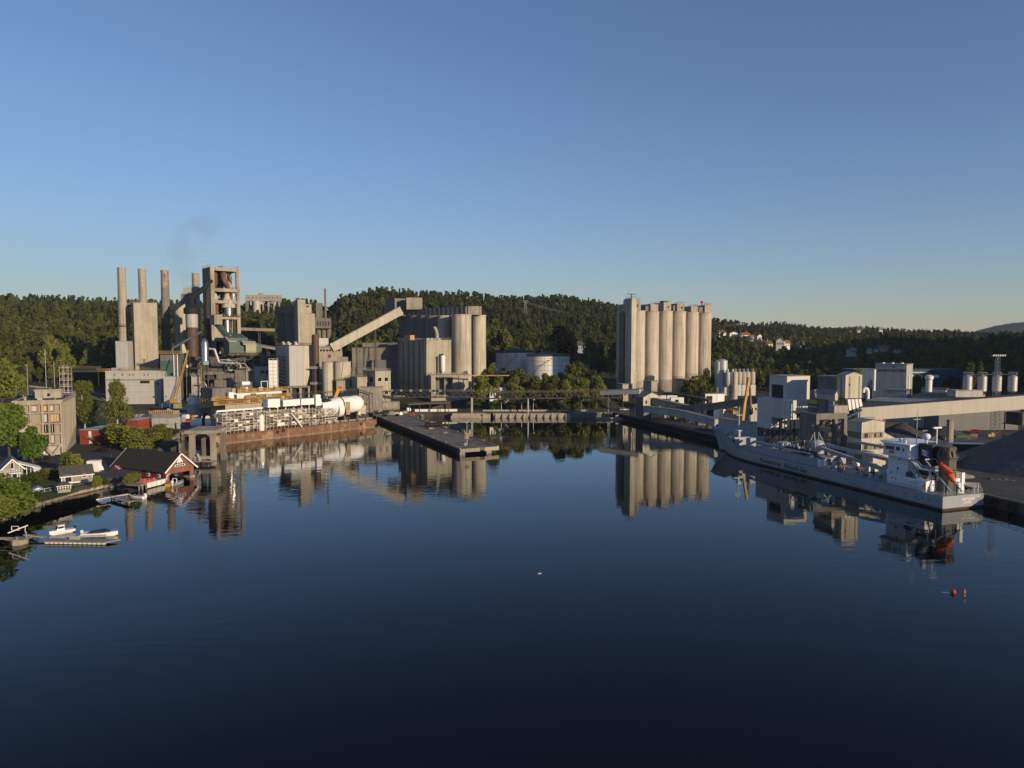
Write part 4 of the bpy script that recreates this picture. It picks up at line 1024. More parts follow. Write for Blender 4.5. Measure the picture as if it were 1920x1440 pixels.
def truss(name,label,p0,p1,ht,wd,nseg,legs=(),zg=QZ,mat='truss',belt=True):
 p0,p1=Vector(p0),Vector(p1);t=thing(name,label,'bridge',(p0.x,p0.y,zg),0,'truss conveyor bridges')
 o=Vector((p0.x,p0.y,zg));a,c=p0-o,p1-o
 dr=c-a;side=Vector((dr.y,-dr.x,0)).normalized()*(wd/2);up=Vector((0,0,ht))
 ch=MB()
 for s in(side,-side):
  ch.beam(a+s,c+s,.22,.24);ch.beam(a+s+up,c+s+up,.22,.24)
 part(t,'chord',mat,ch)
 dg=MB()
 for i in range(nseg):
  q,r_=a+dr*(i/nseg),a+dr*((i+1)/nseg);mid=a+dr*((i+.5)/nseg)
  for s in(side,-side):dg.rod(q+s,mid+s+up,.11,4);dg.rod(mid+s+up,r_+s,.11,4)
  dg.rod(q+side,q-side,.1,4)
 part(t,'diagonal',mat,dg)
 if belt:
  part(t,'belt_deck','soot_shade2',MB().beam(a+Vector((0,0,.3)),c+Vector((0,0,.3)),wd*.8,.25))
  m=MB();railing(m,[a+side+up,c+side+up],1.0,2.5,.05,2);part(t,'hand_rail','yellow_deck',m)
 for k in legs:
  q=a+dr*k;m=MB()
  for s in(side,-side):m.rod(q+s,Vector((q.x+s.x,q.y+s.y,0)),.3,6)
  for j in range(2):
   m.rod(Vector((q.x+side.x,q.y+side.y,q.z*j/2)),Vector((q.x-side.x,q.y-side.y,q.z*(j+1)/2)),.1,4)
  part(t,'support_leg','galv',m)
 return t
truss('truss_bridge','truss conveyor bridge passing in front of the filter house',A(500,752,380),A(668,741,366),2.6,3,16,(.35,.7))
truss('truss_bridge','long truss conveyor bridge in front of the middle silos',A(716,745,378),A(890,745,372),3.2,3,14,(.02,.97))
truss('truss_bridge','truss conveyor bridge in front of the tank trees',A(894,748,374),A(1165,746,366),3.4,3,14,(.36,.92))
m=MB();q0,q1=A(733,731.5,377),A(830,731.5,374)
t=thing('bridge_panels','row of small blue and yellow panels along the truss bridge top','panel',(q0.x,q0.y,q0.z-.6))
for i in range(16):
 k=(q1-q0)*(i/16);bx(t,'panel','blue'if i%3 else 'yellow_deck',k.x,k.x+1.3,k.y-1.9,k.y-1.8,0,1.1)
rgp=random.Random(63)
names=['grey pump skid','rusty valve station','white dosing tank','yellow railed platform','grey cable drum','brown pipe manifold','pale transformer box','dark compressor','white cabin','galvanised filter','yellow loader','pale silo bag','grey steel bin','white pipe stack','rusty beam stack','pale crate pile']
for i in range(32):
 px=508+i*5.6+rgp.uniform(-3,3);Y=rgp.uniform(352,380);p=A(px,755,Y);wd=rgp.uniform(1.4,3.4);hh=rgp.uniform(1.6,5.5);k=i%16
 t=thing('quay_plant','%s in the %s row between the barge and the truss bridge'%(names[k],'front'if i<16 else 'rear'),'plant',(p.x,Y,QZ),rgp.uniform(-20,20),'small plant behind the barge');mt=['galv','rust','white','yellow','galv','brown_stack','conc_pale','steel_dark','white','galv','yellow_deck','conc_pale','galv','white','rust','scaf'][k]
 if k in(2,4,9,11):part(t,'vessel',mt,MB().lathe(0,0,[(wd*.4,.4),(wd*.5,.8),(wd*.5,hh),(wd*.2,hh+.6)],12),True)
 else:bx(t,'body',mt,-wd/2,wd/2,-.9,.9,.3,hh);bx(t,'top','steel_dark',-wd*.3,wd*.3,-.5,.5,hh+.01,hh+.4)
 bx(t,'base','conc_dark',-wd*.55,wd*.55,-1.1,1.1,0,.29);part(t,'pipe',rgp.choice(['galv','rust','white_frame']),MB().tube([(wd*.4,-.6,.5),(wd*.8,-.8,hh*.6),(wd*1.4,-.8,hh*.7),(wd*1.5,-.8,.2)],.14,6),True)
b=Bld('cement_silo_block','large concrete silo complex with a sunlit pair of round silos at its right end','silo',745,820,905,432,40,592,7)
b.e.location.z=7
def mz(py,Y):return A(850,py,Y).z-7
sil=[]
def silo_at(px,Y,r_,top,mat='silo'):
 x=K(px)*Y-b.X0;y=Y-b.Y0
 lx,ly=x*b.c+y*b.si,-x*b.si+y*b.c
 o=part(b.e,'silo',mat,MB().lathe(lx,ly,[(r_,0),(r_,A(px,top,Y).z-7-.8),(r_+.2,A(px,top,Y).z-7-.8),(r_+.2,A(px,top,Y).z-7),(.1,A(px,top,Y).z-6.6)],32),True)
 return lx,ly
silo_at(865.5,442,6.1,590);silo_at(897,456,4.9,591);silo_at(834,453,4.6,592)
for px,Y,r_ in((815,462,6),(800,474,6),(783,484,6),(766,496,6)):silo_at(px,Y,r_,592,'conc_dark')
def loc(px,Y):
 x=K(px)*Y-b.X0;y=Y-b.Y0
 return x*b.c+y*b.si,-x*b.si+y*b.c
def wbox(name,mat,px0,px1,Y,dep,py0,py1,rz):
 p=A(px0,py0,Y);w_=(K(px1)*Y-K(px0)*Y)
 lx,ly=loc(px0,Y);o=bx(b.e,name,mat,0,w_,0,dep,0,A(px0,py1,Y).z-p.z)
 o.location=(lx,ly,p.z-7);o.rotation_euler=(0,0,R(rz-40));return o
s=MB();l0,l1=loc(848,449),loc(754,492)
a0,a1=Vector((*l0,0)),Vector((*l1,0));zt0=mz(592,449)
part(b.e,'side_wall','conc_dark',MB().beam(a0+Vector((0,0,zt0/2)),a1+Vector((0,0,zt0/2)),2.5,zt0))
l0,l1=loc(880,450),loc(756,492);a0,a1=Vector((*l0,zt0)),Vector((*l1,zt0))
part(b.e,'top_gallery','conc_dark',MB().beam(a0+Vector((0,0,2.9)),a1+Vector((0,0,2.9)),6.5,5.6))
m=MB()
for i in range(14):
 q=a0.lerp(a1,.05+i*.065);m.beam(q+Vector((0,0,2.9)),q+(a1-a0).normalized()*.35+Vector((0,0,2.9)),6.7,5.5)
part(b.e,'gallery_rib','conc',m)
wbox('end_house','conc',878,903,448,9,590,574,4)
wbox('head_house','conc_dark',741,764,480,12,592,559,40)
wbox('head_house_front','conc',763,792,474,8,580,558,6)
b=Bld('packing_house','tall concrete packing house in front of the middle silos with a lit right face','building',745,799.5,846,414,40,639,5)
b.walls('conc');zf=lambda py:b.zr(0,py)
b.box('roof_edge','conc',-.25,b.w+.25,-.25,b.d+.25,b.h+.01,b.h+.5)
nx,nz_=3,5
xs=[.02,.3,.36,.97]
for i in(0,2):
 for k in range(nz_):
  z0,z1=b.h*(.30+.135*k),b.h*(.30+.135*(k+1));b.box('wall_panel','conc_pale',b.w*xs[i]+.12,b.w*xs[i+1]-.12,-.12,-.01,z0+.1,z1-.1)
for k in range(6):b.box('pilaster','conc_dark',-.35,-.01,b.d*(.04+.18*k),b.d*(.04+.18*k)+1.0,0,b.h)
for k in range(7):b.box('string_course','conc',-.16,-.011,.1,b.d-.1,b.h*(.14*k+.05),b.h*(.14*k+.05)+.35)
b.box('slit_window','window_dark',-.1,-.01,b.d*.42,b.d*.46,b.h*.74,b.h*.84);b.box('slit_window','window_dark',-.1,-.01,b.d*.42,b.d*.46,b.h*.24,b.h*.33)
b.box('stair_head','wood_tan',.2,3.2,b.d*.55,b.d*.75,b.h+.51,b.h+3.4)
b.rail(0,b.w,0,b.d,b.h+.5,step=2)
x=b.rx(823);part(b.e,'curved_duct','conc_pale',MB().tube([(x,2,b.h),(x,2,b.h+4),(x-.5,2,b.h+6),(x-1.3,2,b.h+7.5),(x-2.2,2,b.h+8.2)],[1.1,1.1,1.0,.9,.8],12),True)
for i in range(4):b.box('roof_unit','galv',b.w*.1+i*2.6,b.w*.1+i*2.6+1.8,2,4,b.h+.51,b.h+1.5)
xx,zb=b.rx(826),b.zr(9,694)
tk=part(b.e,'cement_tank','white',MB().lathe(xx,-2.2,[(.4,zb-2),(1.45,zb),(1.45,b.zr(9,668)),(.9,b.zr(9,666)),(.4,b.zr(9,665))],16),True)
part(tk,'tank_cap','blue',MB().cyl(xx-.3,-2.2,b.zr(9,666),b.zr(9,663),.8,10));part(tk,'tank_leg','galv',MB().rod((xx-1,-3,0),(xx-1,-3,zb),.12).rod((xx+1,-3,0),(xx+1,-3,zb),.12).rod((xx,-1.2,0),(xx,-1.2,zb),.12))
part(b.e,'filter_column','conc_dark',MB().cyl(xx-2.6,-1.2,zb-4,b.zr(9,668),.6,10))
b2=Bld('packing_annexe','low concrete annexe with a deep shaded recess below the packing house','building',804,808,878,402,16,705,5)
h_=b2.h;wq=b2.w
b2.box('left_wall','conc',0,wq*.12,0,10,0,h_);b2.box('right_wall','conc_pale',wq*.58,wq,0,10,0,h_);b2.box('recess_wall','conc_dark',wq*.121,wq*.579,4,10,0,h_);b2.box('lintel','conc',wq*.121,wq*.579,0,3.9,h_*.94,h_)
b2.box('low_wall','conc_pale',wq*.121,wq*.579,-.2,3.9,0,h_*.28);b2.box('mullion','conc',wq*.36,wq*.38,.3,3.9,h_*.28,h_*.93)
b2.box('roof','conc',-.3,wq+.3,-.3,10.3,h_+.01,h_+.4);b2.rail(0,wq,0,10,h_+.4)
for i in range(3):b2.win('R',wq*(.15+.17*i),wq*(.15+.17*i)+2.2,-2.6,-.2,frame=None,glass='clad_white',name='roller_door')
b2.box('plinth','conc_pale',0,wq,.02,9.9,-3,-.01)
p=A(765,772,376);t=thing('quay_shelter','open flat roofed shelter on slim posts at the shore below the silos','shelter',(p.x,p.y,QZ),-3)
m=MB().add([(0,0,3.6),(22,-1,4.6),(22,10,4.8),(0,10,3.8),(0,0,4.1),(22,-1,5.1),(22,10,5.3),(0,10,4.3)],[(3,2,1,0),(4,5,6,7),(0,1,5,4),(1,2,6,5),(2,3,7,6),(3,0,4,7)])
part(t,'roof','conc_dark',m)
for x in(.5,6,11.5,17,21.4):bx(t,'post','truss',x,x+.35,.3,.65,0,3.7+x*.045)
bx(t,'rear_wall','soot_shade2',0,22,9.4,9.7,0,3.7)
t=thing('pipe_bridge','thin pale pipe bridge between the packing annexe and the trees','pipe',tuple(A(832,704,398)))
q=A(955,704,402)-A(832,704,398)
part(t,'pipe','wood_tan',MB().beam((0,0,0),q,.8,.5));m=MB()
for k in(.22,.5,.78):m.rod(q*k,q*k-Vector((0,0,12)),.25)
part(t,'post','truss',m);part(t,'hand_rail','galv',railing(MB(),[(0,0,.2),q*.4],1,1.5,.05))
for px,top,base,Y,r_,lab in((965,661,700,505,13.5,'white storage tank behind, half hidden by the nearer tank'),(1027.5,667.5,702,478,14.5,'nearer white storage tank with a dark conical roof')):
 z0=A(px,base,Y).z-3;p=A(px,base,Y);hs=A(px,top,Y).z-z0
 t=thing('oil_tank',lab,'tank',(p.x,p.y,z0),0,'white storage tanks')
 part(t,'shell','tank_white',MB().cyl(0,0,0,hs,r_,48),True)
 part(t,'roof','roof_slate',MB().lathe(0,0,[(r_+.2,hs+.01),(r_+.2,hs+.3),(r_*.5,hs+2.0),(.4,hs+3.2)],48),True)
 m=MB();railing(m,[((r_+.1)*math.cos(i*math.pi/14),(r_+.1)*math.sin(i*math.pi/14),hs+.3)for i in range(29)],1.1,4,.12,2);part(t,'roof_railing','steel_dark',m)
 m=MB()
 for i in range(12):
  a=math.radians(200+i*7);m.box(r_*math.cos(a)*1.04-.8,r_*math.cos(a)*1.04+.8,r_*math.sin(a)*1.04-.6,r_*math.sin(a)*1.04+.6,hs*i/12,hs*i/12+.15)
 part(t,'spiral_stair','steel_dark',m)
 m=MB()
 for i in range(1,5):m.lathe(0,0,[(r_,hs*i/5),(r_+.09,hs*i/5),(r_+.09,hs*i/5+.18),(r_,hs*i/5+.18)],48)
 part(t,'ring_seam','galv',m)
p=A(1097,726,470);t=thing('brick_tank','small round orange brick tank half hidden behind trees','tank',(p.x-3,p.y,8));part(t,'shell','brick_orange',MB().cyl(0,0,0,A(1097,686,470).z-8,6.0,24),True);part(t,'roof','conc_dark',MB().cyl(0,0,A(1097,686,470).z-7.99,A(1097,684,470).z-8,6.3,24))
b=Bld('hillside_villa','pale green villa with a dark hipped roof in the wood behind the tanks','house',1076,1079,1098,600,8,646,A(1085,660,600).z,d=8)
b.walls('blue_pale');part(b.e,'roof','roof_slate',MB().add([(-.6,-.6,b.h),(b.w+.6,-.6,b.h),(b.w+.6,8.6,b.h),(-.6,8.6,b.h),(b.w*.3,4,b.h+4),(b.w*.7,4,b.h+4)],[(0,1,5,4),(1,2,5),(2,3,4,5),(3,0,4),(3,2,1,0)]));windows_row(b,'R',.4,b.w-.4,6,b.h*.5,b.h*.9,gap=.4);b.e.location.z-=1;CLEAR.append((b.X0+5,604,14,40))
b=Bld('shore_office','low white office hut behind the shore road','building',916,918,958,392,4,727,6,d=8)
b.walls('house_white');b.box('roof','roof_grey',-.3,b.w+.3,-.3,8.3,b.h+.01,b.h+.3);windows_row(b,'R',.4,b.w*.62,5,b.h*.4,b.h*.8,gap=.35);b.box('plinth','conc',.05,b.w-.05,.05,7.95,-2.5,-.01)
# right row of six silos ------------------------------------------------------------
b=Bld('silo_row','row of six tall pale concrete silos with a square lift tower at the left end','silo',1158.5,1183,1345,424,29,561,7)
h0=b.h;L_=b.w
pitch=(b.rx(1346)-b.rx(1196))/6.0
tops=[582,584,583,583.5,585,586.5]
for i in range(6):
 x=b.rx(1197)+pitch*(i+.35);zt=b.zr(x,tops[i]);r_=pitch*.44
 part(b.e,'silo','silo',MB().lathe(x,6.2,[(r_,0),(r_,zt-.7),(r_+.25,zt-.7),(r_+.25,zt),(.2,zt+.2)],32),True)
 part(b.e,'rear_silo','silo',MB().cyl(x-pitch*.1,6.2+pitch,0,zt-.2,r_,24),True)
 if i:bx(b.e,'infill_wall','silo',x-pitch*.62,x-pitch*.38,6.6,11,0,zt-1.2)
 hh=b.zr(x,[563,570,567,569,574,572][i])-zt;dx=[-.3,-.05,-.1,-.1,-.05,.02][i]*pitch
 hs_=bx(b.e,'top_house','conc',x-r_*.62+dx,x+r_*.62+dx,2.6,12,zt+.21,zt+hh)
 if i in(0,2,3):bx(hs_,'hatch','window_dark',x+dx+.2,x+dx+1.1,2.5,2.59,zt+hh*.35,zt+hh*.6)
 if i in(1,3,5):bx(b.e,'link_house','conc_dark',x-r_*1.3,x-r_*.65+dx,4,11,zt+.2,zt+hh*.75)
 if i==2:part(b.e,'roof_canopy','steel_dark',MB().box(x-r_*.7,x-.3,3,8,zt+hh+.8,zt+hh+1.1).box(x-r_*.6,x-.4,3.2,7.5,zt+hh,zt+hh+.8))
 if i==5:
  part(b.e,'beacon','red',MB().lathe(x-2,6,[(.3,zt+hh),(.3,zt+hh+1.2),(.9,zt+hh+1.6),(.9,zt+hh+2.4),(.3,zt+hh+3)],10))
  m=MB()
  for k in range(4):m.rod((x+k*.8,6,zt+hh),(x+k*.8,6,zt+hh+2.2),.07)
  part(b.e,'aerial','steel_dark',m)
 m=MB();railing(m,[(x-r_*.6+dx,2.7,zt+hh),(x+r_*.6+dx,2.7,zt+hh),(x+r_*.6+dx,11.8,zt+hh)],1.1,1.5,.06);part(b.e,'roof_railing','galv',m)
 part(b.e,'base_collar','conc',MB().cyl(x,6.2,0,b.zr(x,[715,713,712,706,700,693][i]),r_+.12,28),True)
b.box('lift_tower','silo',-.2,b.rx(1191),-.6,6,0,h0+.6)
b.box('tower_panel','conc',b.rx(1191)+.01,b.rx(1197),1.6,6,0,h0-6)
part(b.e,'left_silo','conc_dark',MB().cyl(3,b.d*.72,0,h0-7,b.d*.2,24),True)
b.box('left_wall','conc_dark',.2,4,6.01,b.d*.95,0,h0-7.5);b.box('left_head','conc',-.1,7,6.01,b.d,h0-7,h0-2.6)
for k in(.42,.5):b.box('chute','soot_shade2',-.35,.19,b.d*k,b.d*k+.6,0,h0-8)
b.box('left_opening','window_dark',-.2,-.11,b.d*.7,b.d*.78,h0-5.5,h0-4)
b.rail(0,b.rx(1191),-.4,5.8,h0+.6)
x_=b.rx(1187);part(b.e,'mast','steel_dark',MB().rod((x_,2,h0+.6),(x_,2,h0+3.0),.3).box(x_-3.2,x_+3.2,1.7,2.3,h0+3.0,h0+3.4))
part(b.e,'roof_unit','galv',MB().cyl(1.5,b.d*.6,h0-2.6,h0+.4,1.1,10).box(2.6,4.4,b.d*.4,b.d*.6,h0-2.6,h0-.6))
SB=b
def shed(name,label,L,C,Rr,Y,rz,top,z0,mat='conc',roof='roof_grey',d=None,rg=None,ridge=None,cat='building'):
 b=Bld(name,label,cat,L,C,Rr,Y,rz,top,z0,d=d)
 if ridge:
  part(b.e,'wall',mat,gable(MB(),0,b.w,0,b.d,0,b.h,b.h+ridge,rg));r_=MB();gable_roof(r_,0,b.w,0,b.d,b.h,b.h+ridge,axis=rg);part(b.e,'roof',roof,r_)
 else:
  b.walls(mat);b.box('roof',roof,-.3,b.w+.3,-.3,b.d+.3,b.h+.01,b.h+.35)
 return b
b=shed('silo_foot_house','small concrete house with a yellow door at the foot of the second silo',1207,1222,1233.5,408,33,715,6,mat='conc');b.box('door','yellow',b.w*.55,b.w*.78,-.1,-.01,0,2.4);b.box('door_frame','black',b.w*.45,b.w*.54,-.08,-.01,0,2.6)
b=shed('silo_foot_hut','small plain concrete hut below the fourth silo',1266,1281,1292,420,33,712,7,mat='conc')
b=shed('conveyor_hut','low concrete hut with a square window beside the conveyor at the lift tower',1156,1168,1179,402,20,721,6,mat='conc_pale');b.win('R',b.w*.25,b.w*.6,b.h*.3,b.h*.75)
t=thing('steel_stair','rusty steel stair and chute leaning against the left end of the silo row','stairs',tuple(G(1148,728,6)))
m=MB()
for i in range(8):m.rod((i*1.1,0,i*1.3),(i*1.1,2,i*1.3),.12);
m.beam((0,0,0),(8,0,9.5),.3,.5);m.beam((0,2,0),(8,2,9.5),.3,.5);m.rod((8,0,0),(8,0,9.5),.2);m.rod((4,2,0),(4,2,5),.2)
part(t,'flight','truss',m);m=MB();railing(m,[(8,0,9.5),(14,0,9.5)],1.1,1,.08);m.box(8,14,0,2,9.2,9.45);part(t,'landing','truss',m)
# ================================================================== right hand yard
b=Bld('gallery_house','tall gabled conveyor house with a pale front at the corner of the quay','building',1193,1207.5,1240,338,22,745,QZ)
b.box('lower_wall','clad_dark',0,b.w*.42,0,b.d,0,b.h*.5);part(b.e,'upper_wall','clad_beige',gable(MB(),0,b.w,.1,b.d,b.h*.45,b.h,b.h+2.2,'y'))
r_=MB();gable_roof(r_,0,b.w,.1,b.d,b.h,b.h+2.2,axis='y');part(b.e,'roof','roof_grey',r_)
b.box('side_panel','clad_dark',-.15,-.01,.2,b.d-.2,0,b.h*.97)
for k in range(4):b.win('L',b.d*.3,b.d*.45,b.h*(.12+.2*k),b.h*(.18+.2*k),frame=None,glass='clad_grey')
b.box('hatch','window_dark',b.w*.12,b.w*.22,0,.09,b.h*.7,b.h*.85)
for x in(.1,.5,.9):b.box('leg','steel_dark',b.w*x,b.w*x+.3,1,1.3,0,b.h*.45)
def gal_chain(name,label,pts,wd,ht,mat,roof,legs,zg=QZ):
 t=thing(name,label,'conveyor',(pts[0].x,pts[0].y,zg));o=Vector((pts[0].x,pts[0].y,zg));ps=[p-o for p in pts]
 for a,c in zip(ps[:-1],ps[1:]):
  part(t,'gallery',mat,MB().beam(a,c,wd,ht));up=Vector((0,0,ht/2+.12));part(t,'roof',roof,MB().beam(a+up,c+up,wd+.3,.2))
  m=MB();n=max(2,int((c-a).length/4))
  for i in range(1,n):q=a.lerp(c,i/n);dd=(c-a).normalized()*.1;m.beam(q-dd,q+dd,wd+.14,ht+.04)
  part(t,'panel_rib',mat,m)
 for i,k in legs:
  q=ps[i].lerp(ps[i+1],k);m=MB()
  m.rod((q.x-.9,q.y,q.z-ht/2),(q.x-1.4,q.y,0),.18,4).rod((q.x+.9,q.y,q.z-ht/2),(q.x+1.4,q.y,0),.18,4).rod((q.x-1.3,q.y,q.z*.1),(q.x+1,q.y,q.z*.7),.1,4)
  part(t,'trestle','truss',m)
 return t
gal_chain('bent_gallery','dark grey conveyor gallery bending in a shallow dip towards the white hopper house',[A(1226,752,340),A(1290,766,330),A(1335,763,318),A(1420,750,300),A(1530,738,285)],3.2,2.9,'clad_dark','roof_grey',[(0,.5),(1,.5),(2,.3),(2,.8),(3,.4)])
gal_chain('quay_gallery','low grey conveyor gallery descending along the quay towards the ship',[A(1210,767,336),A(1276,775,322),A(1346,793,292)],3.0,2.9,'clad_grey','roof_grey',[(0,.2),(0,.7),(1,.1),(1,.3),(1,.55),(1,.8)])
gal_chain('quay_gallery_end','short pale conveyor piece between the quay gallery and the bow of the ship',[A(1352,793,288),A(1428,806,268)],3.0,4.0,'clad_grey','roof_grey',[(0,.2),(0,.8)])
t=thing('curved_belt','dark belt conveyor curving over the yard in front of the silo row','conveyor',(0,0,QZ))
pts=[A(1168,733,380),A(1210,735,378),A(1250,737,372),A(1290,742,362),A(1318,748,352),A(1332,752,345)]
pts=[p-Vector((0,0,QZ))for p in pts]
m=MB()
for a,c in zip(pts[:-1],pts[1:]):m.beam(a,c,2,.9)
part(t,'belt_deck','soot_shade2',m);m=MB();railing(m,[p+Vector((0,-1,.4))for p in pts],1.0,2.0,.06);part(t,'hand_rail','truss',m)
m=MB()
for p in pts:m.rod(p,(p.x,p.y,0),.2,4)
part(t,'post','truss',m)
gallery('blue_striped_gallery','grey conveyor gallery with faded blue and yellow stripes left of the gallery house',A(1128,736,356),A(1200,734,346),3,2.3,'clad_grey','roof_grey',(.2,.8),zg=QZ)
def crate(name,label,px,py,Y,w_,d_,h_,rz,mat,cat,ribs=0,z=None,group=None):
 p=A(px,py,Y);z=QZ if z is None else z
 t=thing(name,label,cat,(p.x,Y,z),rz,group);bx(t,'body',mat,0,w_,0,d_,.35,h_)
 m=MB()
 n=int(w_/.6)
 for i in range(n):m.box(i*w_/n+.1,i*w_/n+.3,-.06,0,.5,h_-.15)
 part(t,'side_rib',mat,m,kind='stuff')
 bx(t,'skid','steel_dark',.1,w_-.1,.1,d_-.1,0,.34);bx(t,'roof','roof_grey'if mat!='white'else 'white',-.03,w_+.03,-.08,d_+.03,h_+.002,h_+.1)
 return t
crate('site_cabin','long white site cabin behind the bent gallery',1236,752,384,10,4,4.6,5,'house_white','cabin',z=6)
t=crate('site_cabin','white trailer with a dark open side in the yard below the silo row',1258,754,378,7,3,4.4,3,'white','cabin',z=5.5);bx(t,'open_side','black',2.2,4.2,-.1,-.07,1.6,3.4)
b=shed('white_garage','low white garage with a wide dark door left of the small steel silos',1320,1324,1360,392,12,739,4,mat='house_white',d=10);b.box('door','black',b.w*.06,b.w*.36,-.12,-.01,0,b.h*.85);b.box('white_panel','white',b.w*.62,b.w*.93,-.12,-.01,b.h*.4,b.h*.95)  # plain white panel on the garage front
b=shed('blue_container_stack','dark blue stacked containers under the bent gallery',1334,1340,1358,318,15,768,QZ,mat='blue',d=6)
b=shed('grey_hut','grey hut with small windows behind the yellow material handler',1405,1408,1424,330,12,757,QZ,mat='clad_grey',d=6);windows_row(b,'R',.3,b.w-.3,2,b.h*.6,b.h*.8)
p=A(1392,720,402);t=thing('steel_silo_cluster','cluster of small pale steel silos over white clad bins','silo',(p.x,p.y,3),4)
q=lambda px,py:A(px,py,402)-Vector((p.x,p.y,3))
for px,top,r_ in((1359,678,2.0),(1367,676,2.9)):part(t,'tall_silo','galv',MB().lathe(q(px,0).x,1,[(r_,0),(r_,q(px,top).z),(r_*.4,q(px,top-3).z)],18),True)
for i,px in enumerate((1371,1381,1389,1397,1405,1413,1423)):
 rr=1.5 if i!=1 else 1.8;zt=q(px,698).z;zb_=q(px,718).z
 part(t,'small_silo','silo'if i>1 else 'galv',MB().lathe(q(px,0).x,-2 if i>1 else-4,[(.4,zb_-2),(rr,zb_),(rr,zt),(rr*.5,zt+.6)],16),True)
 part(t,'filter_cap','galv',MB().cyl(q(px,0).x,-2 if i>1 else-4,zt+.6,zt+2,.6,8))
 if i!=1:bx(t,'clad_bin','clad_white',q(px,0).x-1.35,q(px,0).x+1.35,-3.4,1,q(px,741).z,q(px,721).z)
part(t,'front_tube','silo',MB().cyl(q(1384,0).x,-5,0,q(1384,697).z,1.6,16),True)
m=MB()
for px in(1355,1370,1385,1400,1415,1428):m.rod((q(px,0).x,-3.3,0),(q(px,0).x,-3.3,q(px,720).z),.2,4).rod((q(px,0).x,1,0),(q(px,0).x,1,q(px,720).z),.2,4)
part(t,'support_frame','truss',m);m=MB();railing(m,[(q(1370,0).x,-3.5,q(1370,696).z),(q(1428,0).x,-3.5,q(1428,696).z)],1.1,1,.07);part(t,'railing','truss',m)
p=A(1392,780,288);t=thing('material_handler','yellow long armed material handler standing on the quay beside the hopper house','excavator',(p.x,p.y,QZ),20)
bx(t,'undercarriage','black',-3,3,-2,2,0,1.6);bx(t,'house','steel_dark',-3.5,2.5,-1.6,1.6,2.4,5);bx(t,'cab','black',2.5,4,.1,1.6,2.6,5.2);part(t,'pedestal','steel_dark',MB().cyl(0,0,1.6,2.4,1.3,12))
zt=A(1404,708,288).z-QZ
part(t,'boom','yellow',MB().beam((0,0,4.5),(1.0,0,zt*.55),.9,1.1).beam((1.0,0,zt*.53),(3.0,0,zt),.8,1.0));part(t,'stick','rust',MB().beam((3.0,0,zt),(4.2,0,zt*.42),.6,.7));part(t,'grab','black',MB().lathe(4.3,0,[(.2,zt*.32),(.9,zt*.36),(.7,zt*.42)],8))
b=Bld('hopper_house','tall white clad ship unloading house on a black trestle','building',1444,1477,1520,258,19,706,QZ)
H_=b.h;zb_=b.zr(0,750)
b.box('upper_body','clad_white',0,b.w,0,b.d*.12,zb_,H_);b.box('upper_rear','clad_white',0.02,b.w-.02,b.d*.121,b.d,zb_,H_-3.2);
b.box('upper_front_band','clad_white',0,b.w,b.d*.121,b.d,H_-3.19,H_)
b.box('front_post','clad_white',-.01,.8,b.d*.86,b.d,zb_,H_-3.2)
for i in range(7):b.box('curtain_strip','soot_shade',-.1,.015,b.d*(.2+.092*i)+.05,b.d*(.2+.092*(i+1))-.05,zb_+.1,H_-3.25)
b.box('roof','conc_pale',-.15,b.w+.15,-.15,b.d+.15,H_+.01,H_+.2)
b2=Bld('hopper_building','wide white clad lower hopper box on black trestle legs above the ship','building',1422,1485,1517,250,19,751,QZ)
z1=b2.h;z0=b2.zl(0,787);z00=b2.zl(b2.d,800)
b2.box('rear_body','clad_white',0,b2.w,0,b2.d*.55,z0,z1);b2.box('deep_body','clad_white',0.01,b2.w-.3,b2.d*.551,b2.d,z00,z1-.01);b2.box('notch_face','clad_dark',.02,b2.w-.1,b2.d*.3,b2.d*.54,z0-.4,z0-.01)
part(b2.e,'vent','black',MB().box(b2.w*.35,b2.w*.7,-.12,-.01,z0+1,z0+2))
m=MB()
for x in(.3,b2.w-.5):
 for y in(.3,b2.d*.33,b2.d*.66,b2.d-.5):
  m.rod((x,y,0),(x,y,z00 if y>b2.d*.6 else z0),.28,4)
 for k in range(3):
  ya,yb=b2.d*.33*k+.3,b2.d*.33*(k+1);m.rod((x,ya,.5),(x,yb,z00),.14,4).rod((x,yb,.5),(x,ya,z00),.14,4)
m.rod((.3,.3,6),(b2.w,.3,6),.2,4).rod((.3,.3,.5),(b2.w-.5,.3,z0),.14,4)
part(b2.e,'trestle','black',m)
b=Bld('gabled_tower_house','beige corrugated gabled house raised on a steel frame behind the ship','building',1571,1587,1618,240,19,704,QZ)
zb_=b.zr(0,747);H_=b.h
part(b.e,'wall','clad_beige',gable(MB(),0,b.w,0,b.d,zb_,H_,H_+1.0,'y'));r_=MB();gable_roof(r_,0,b.w,0,b.d,H_,H_+1.0,axis='y',over=.2);part(b.e,'roof','roof_grey',r_)
for x in(.2,.78):b.box('dark_strip','clad_stripe',b.w*x,b.w*(x+.1),-.08,-.01,zb_,H_*.99)
b.box('hatch','black',b.w*.2,b.w*.28,-.1,-.085,zb_+4.2,zb_+5)
b.box('side_strip','clad_dark',-.08,-.01,b.d*.45,b.d*.55,zb_,H_-.2)
b.box('left_wing','clad_dark',.5,b.w,b.d+.01,b.ly(1533),zb_,b.zl(b.d,709));b.box('wing_roof','roof_grey',.2,b.w+.3,b.d+.02,b.ly(1533)+.3,b.zl(b.d,709)+.01,b.zl(b.d,706))
m=MB()
for x in(.2,b.w-.4):
 for y in(.2,b.d*.5,b.d,b.ly(1533)-.5):m.rod((x,y,0),(x,y,zb_),.26,4)
for k in range(4):
 z=zb_*(k+.6)/4.6;m.box(0,b.w,.1,.3,z,z+.3).box(0,.25,0,b.ly(1533),z,z+.3)
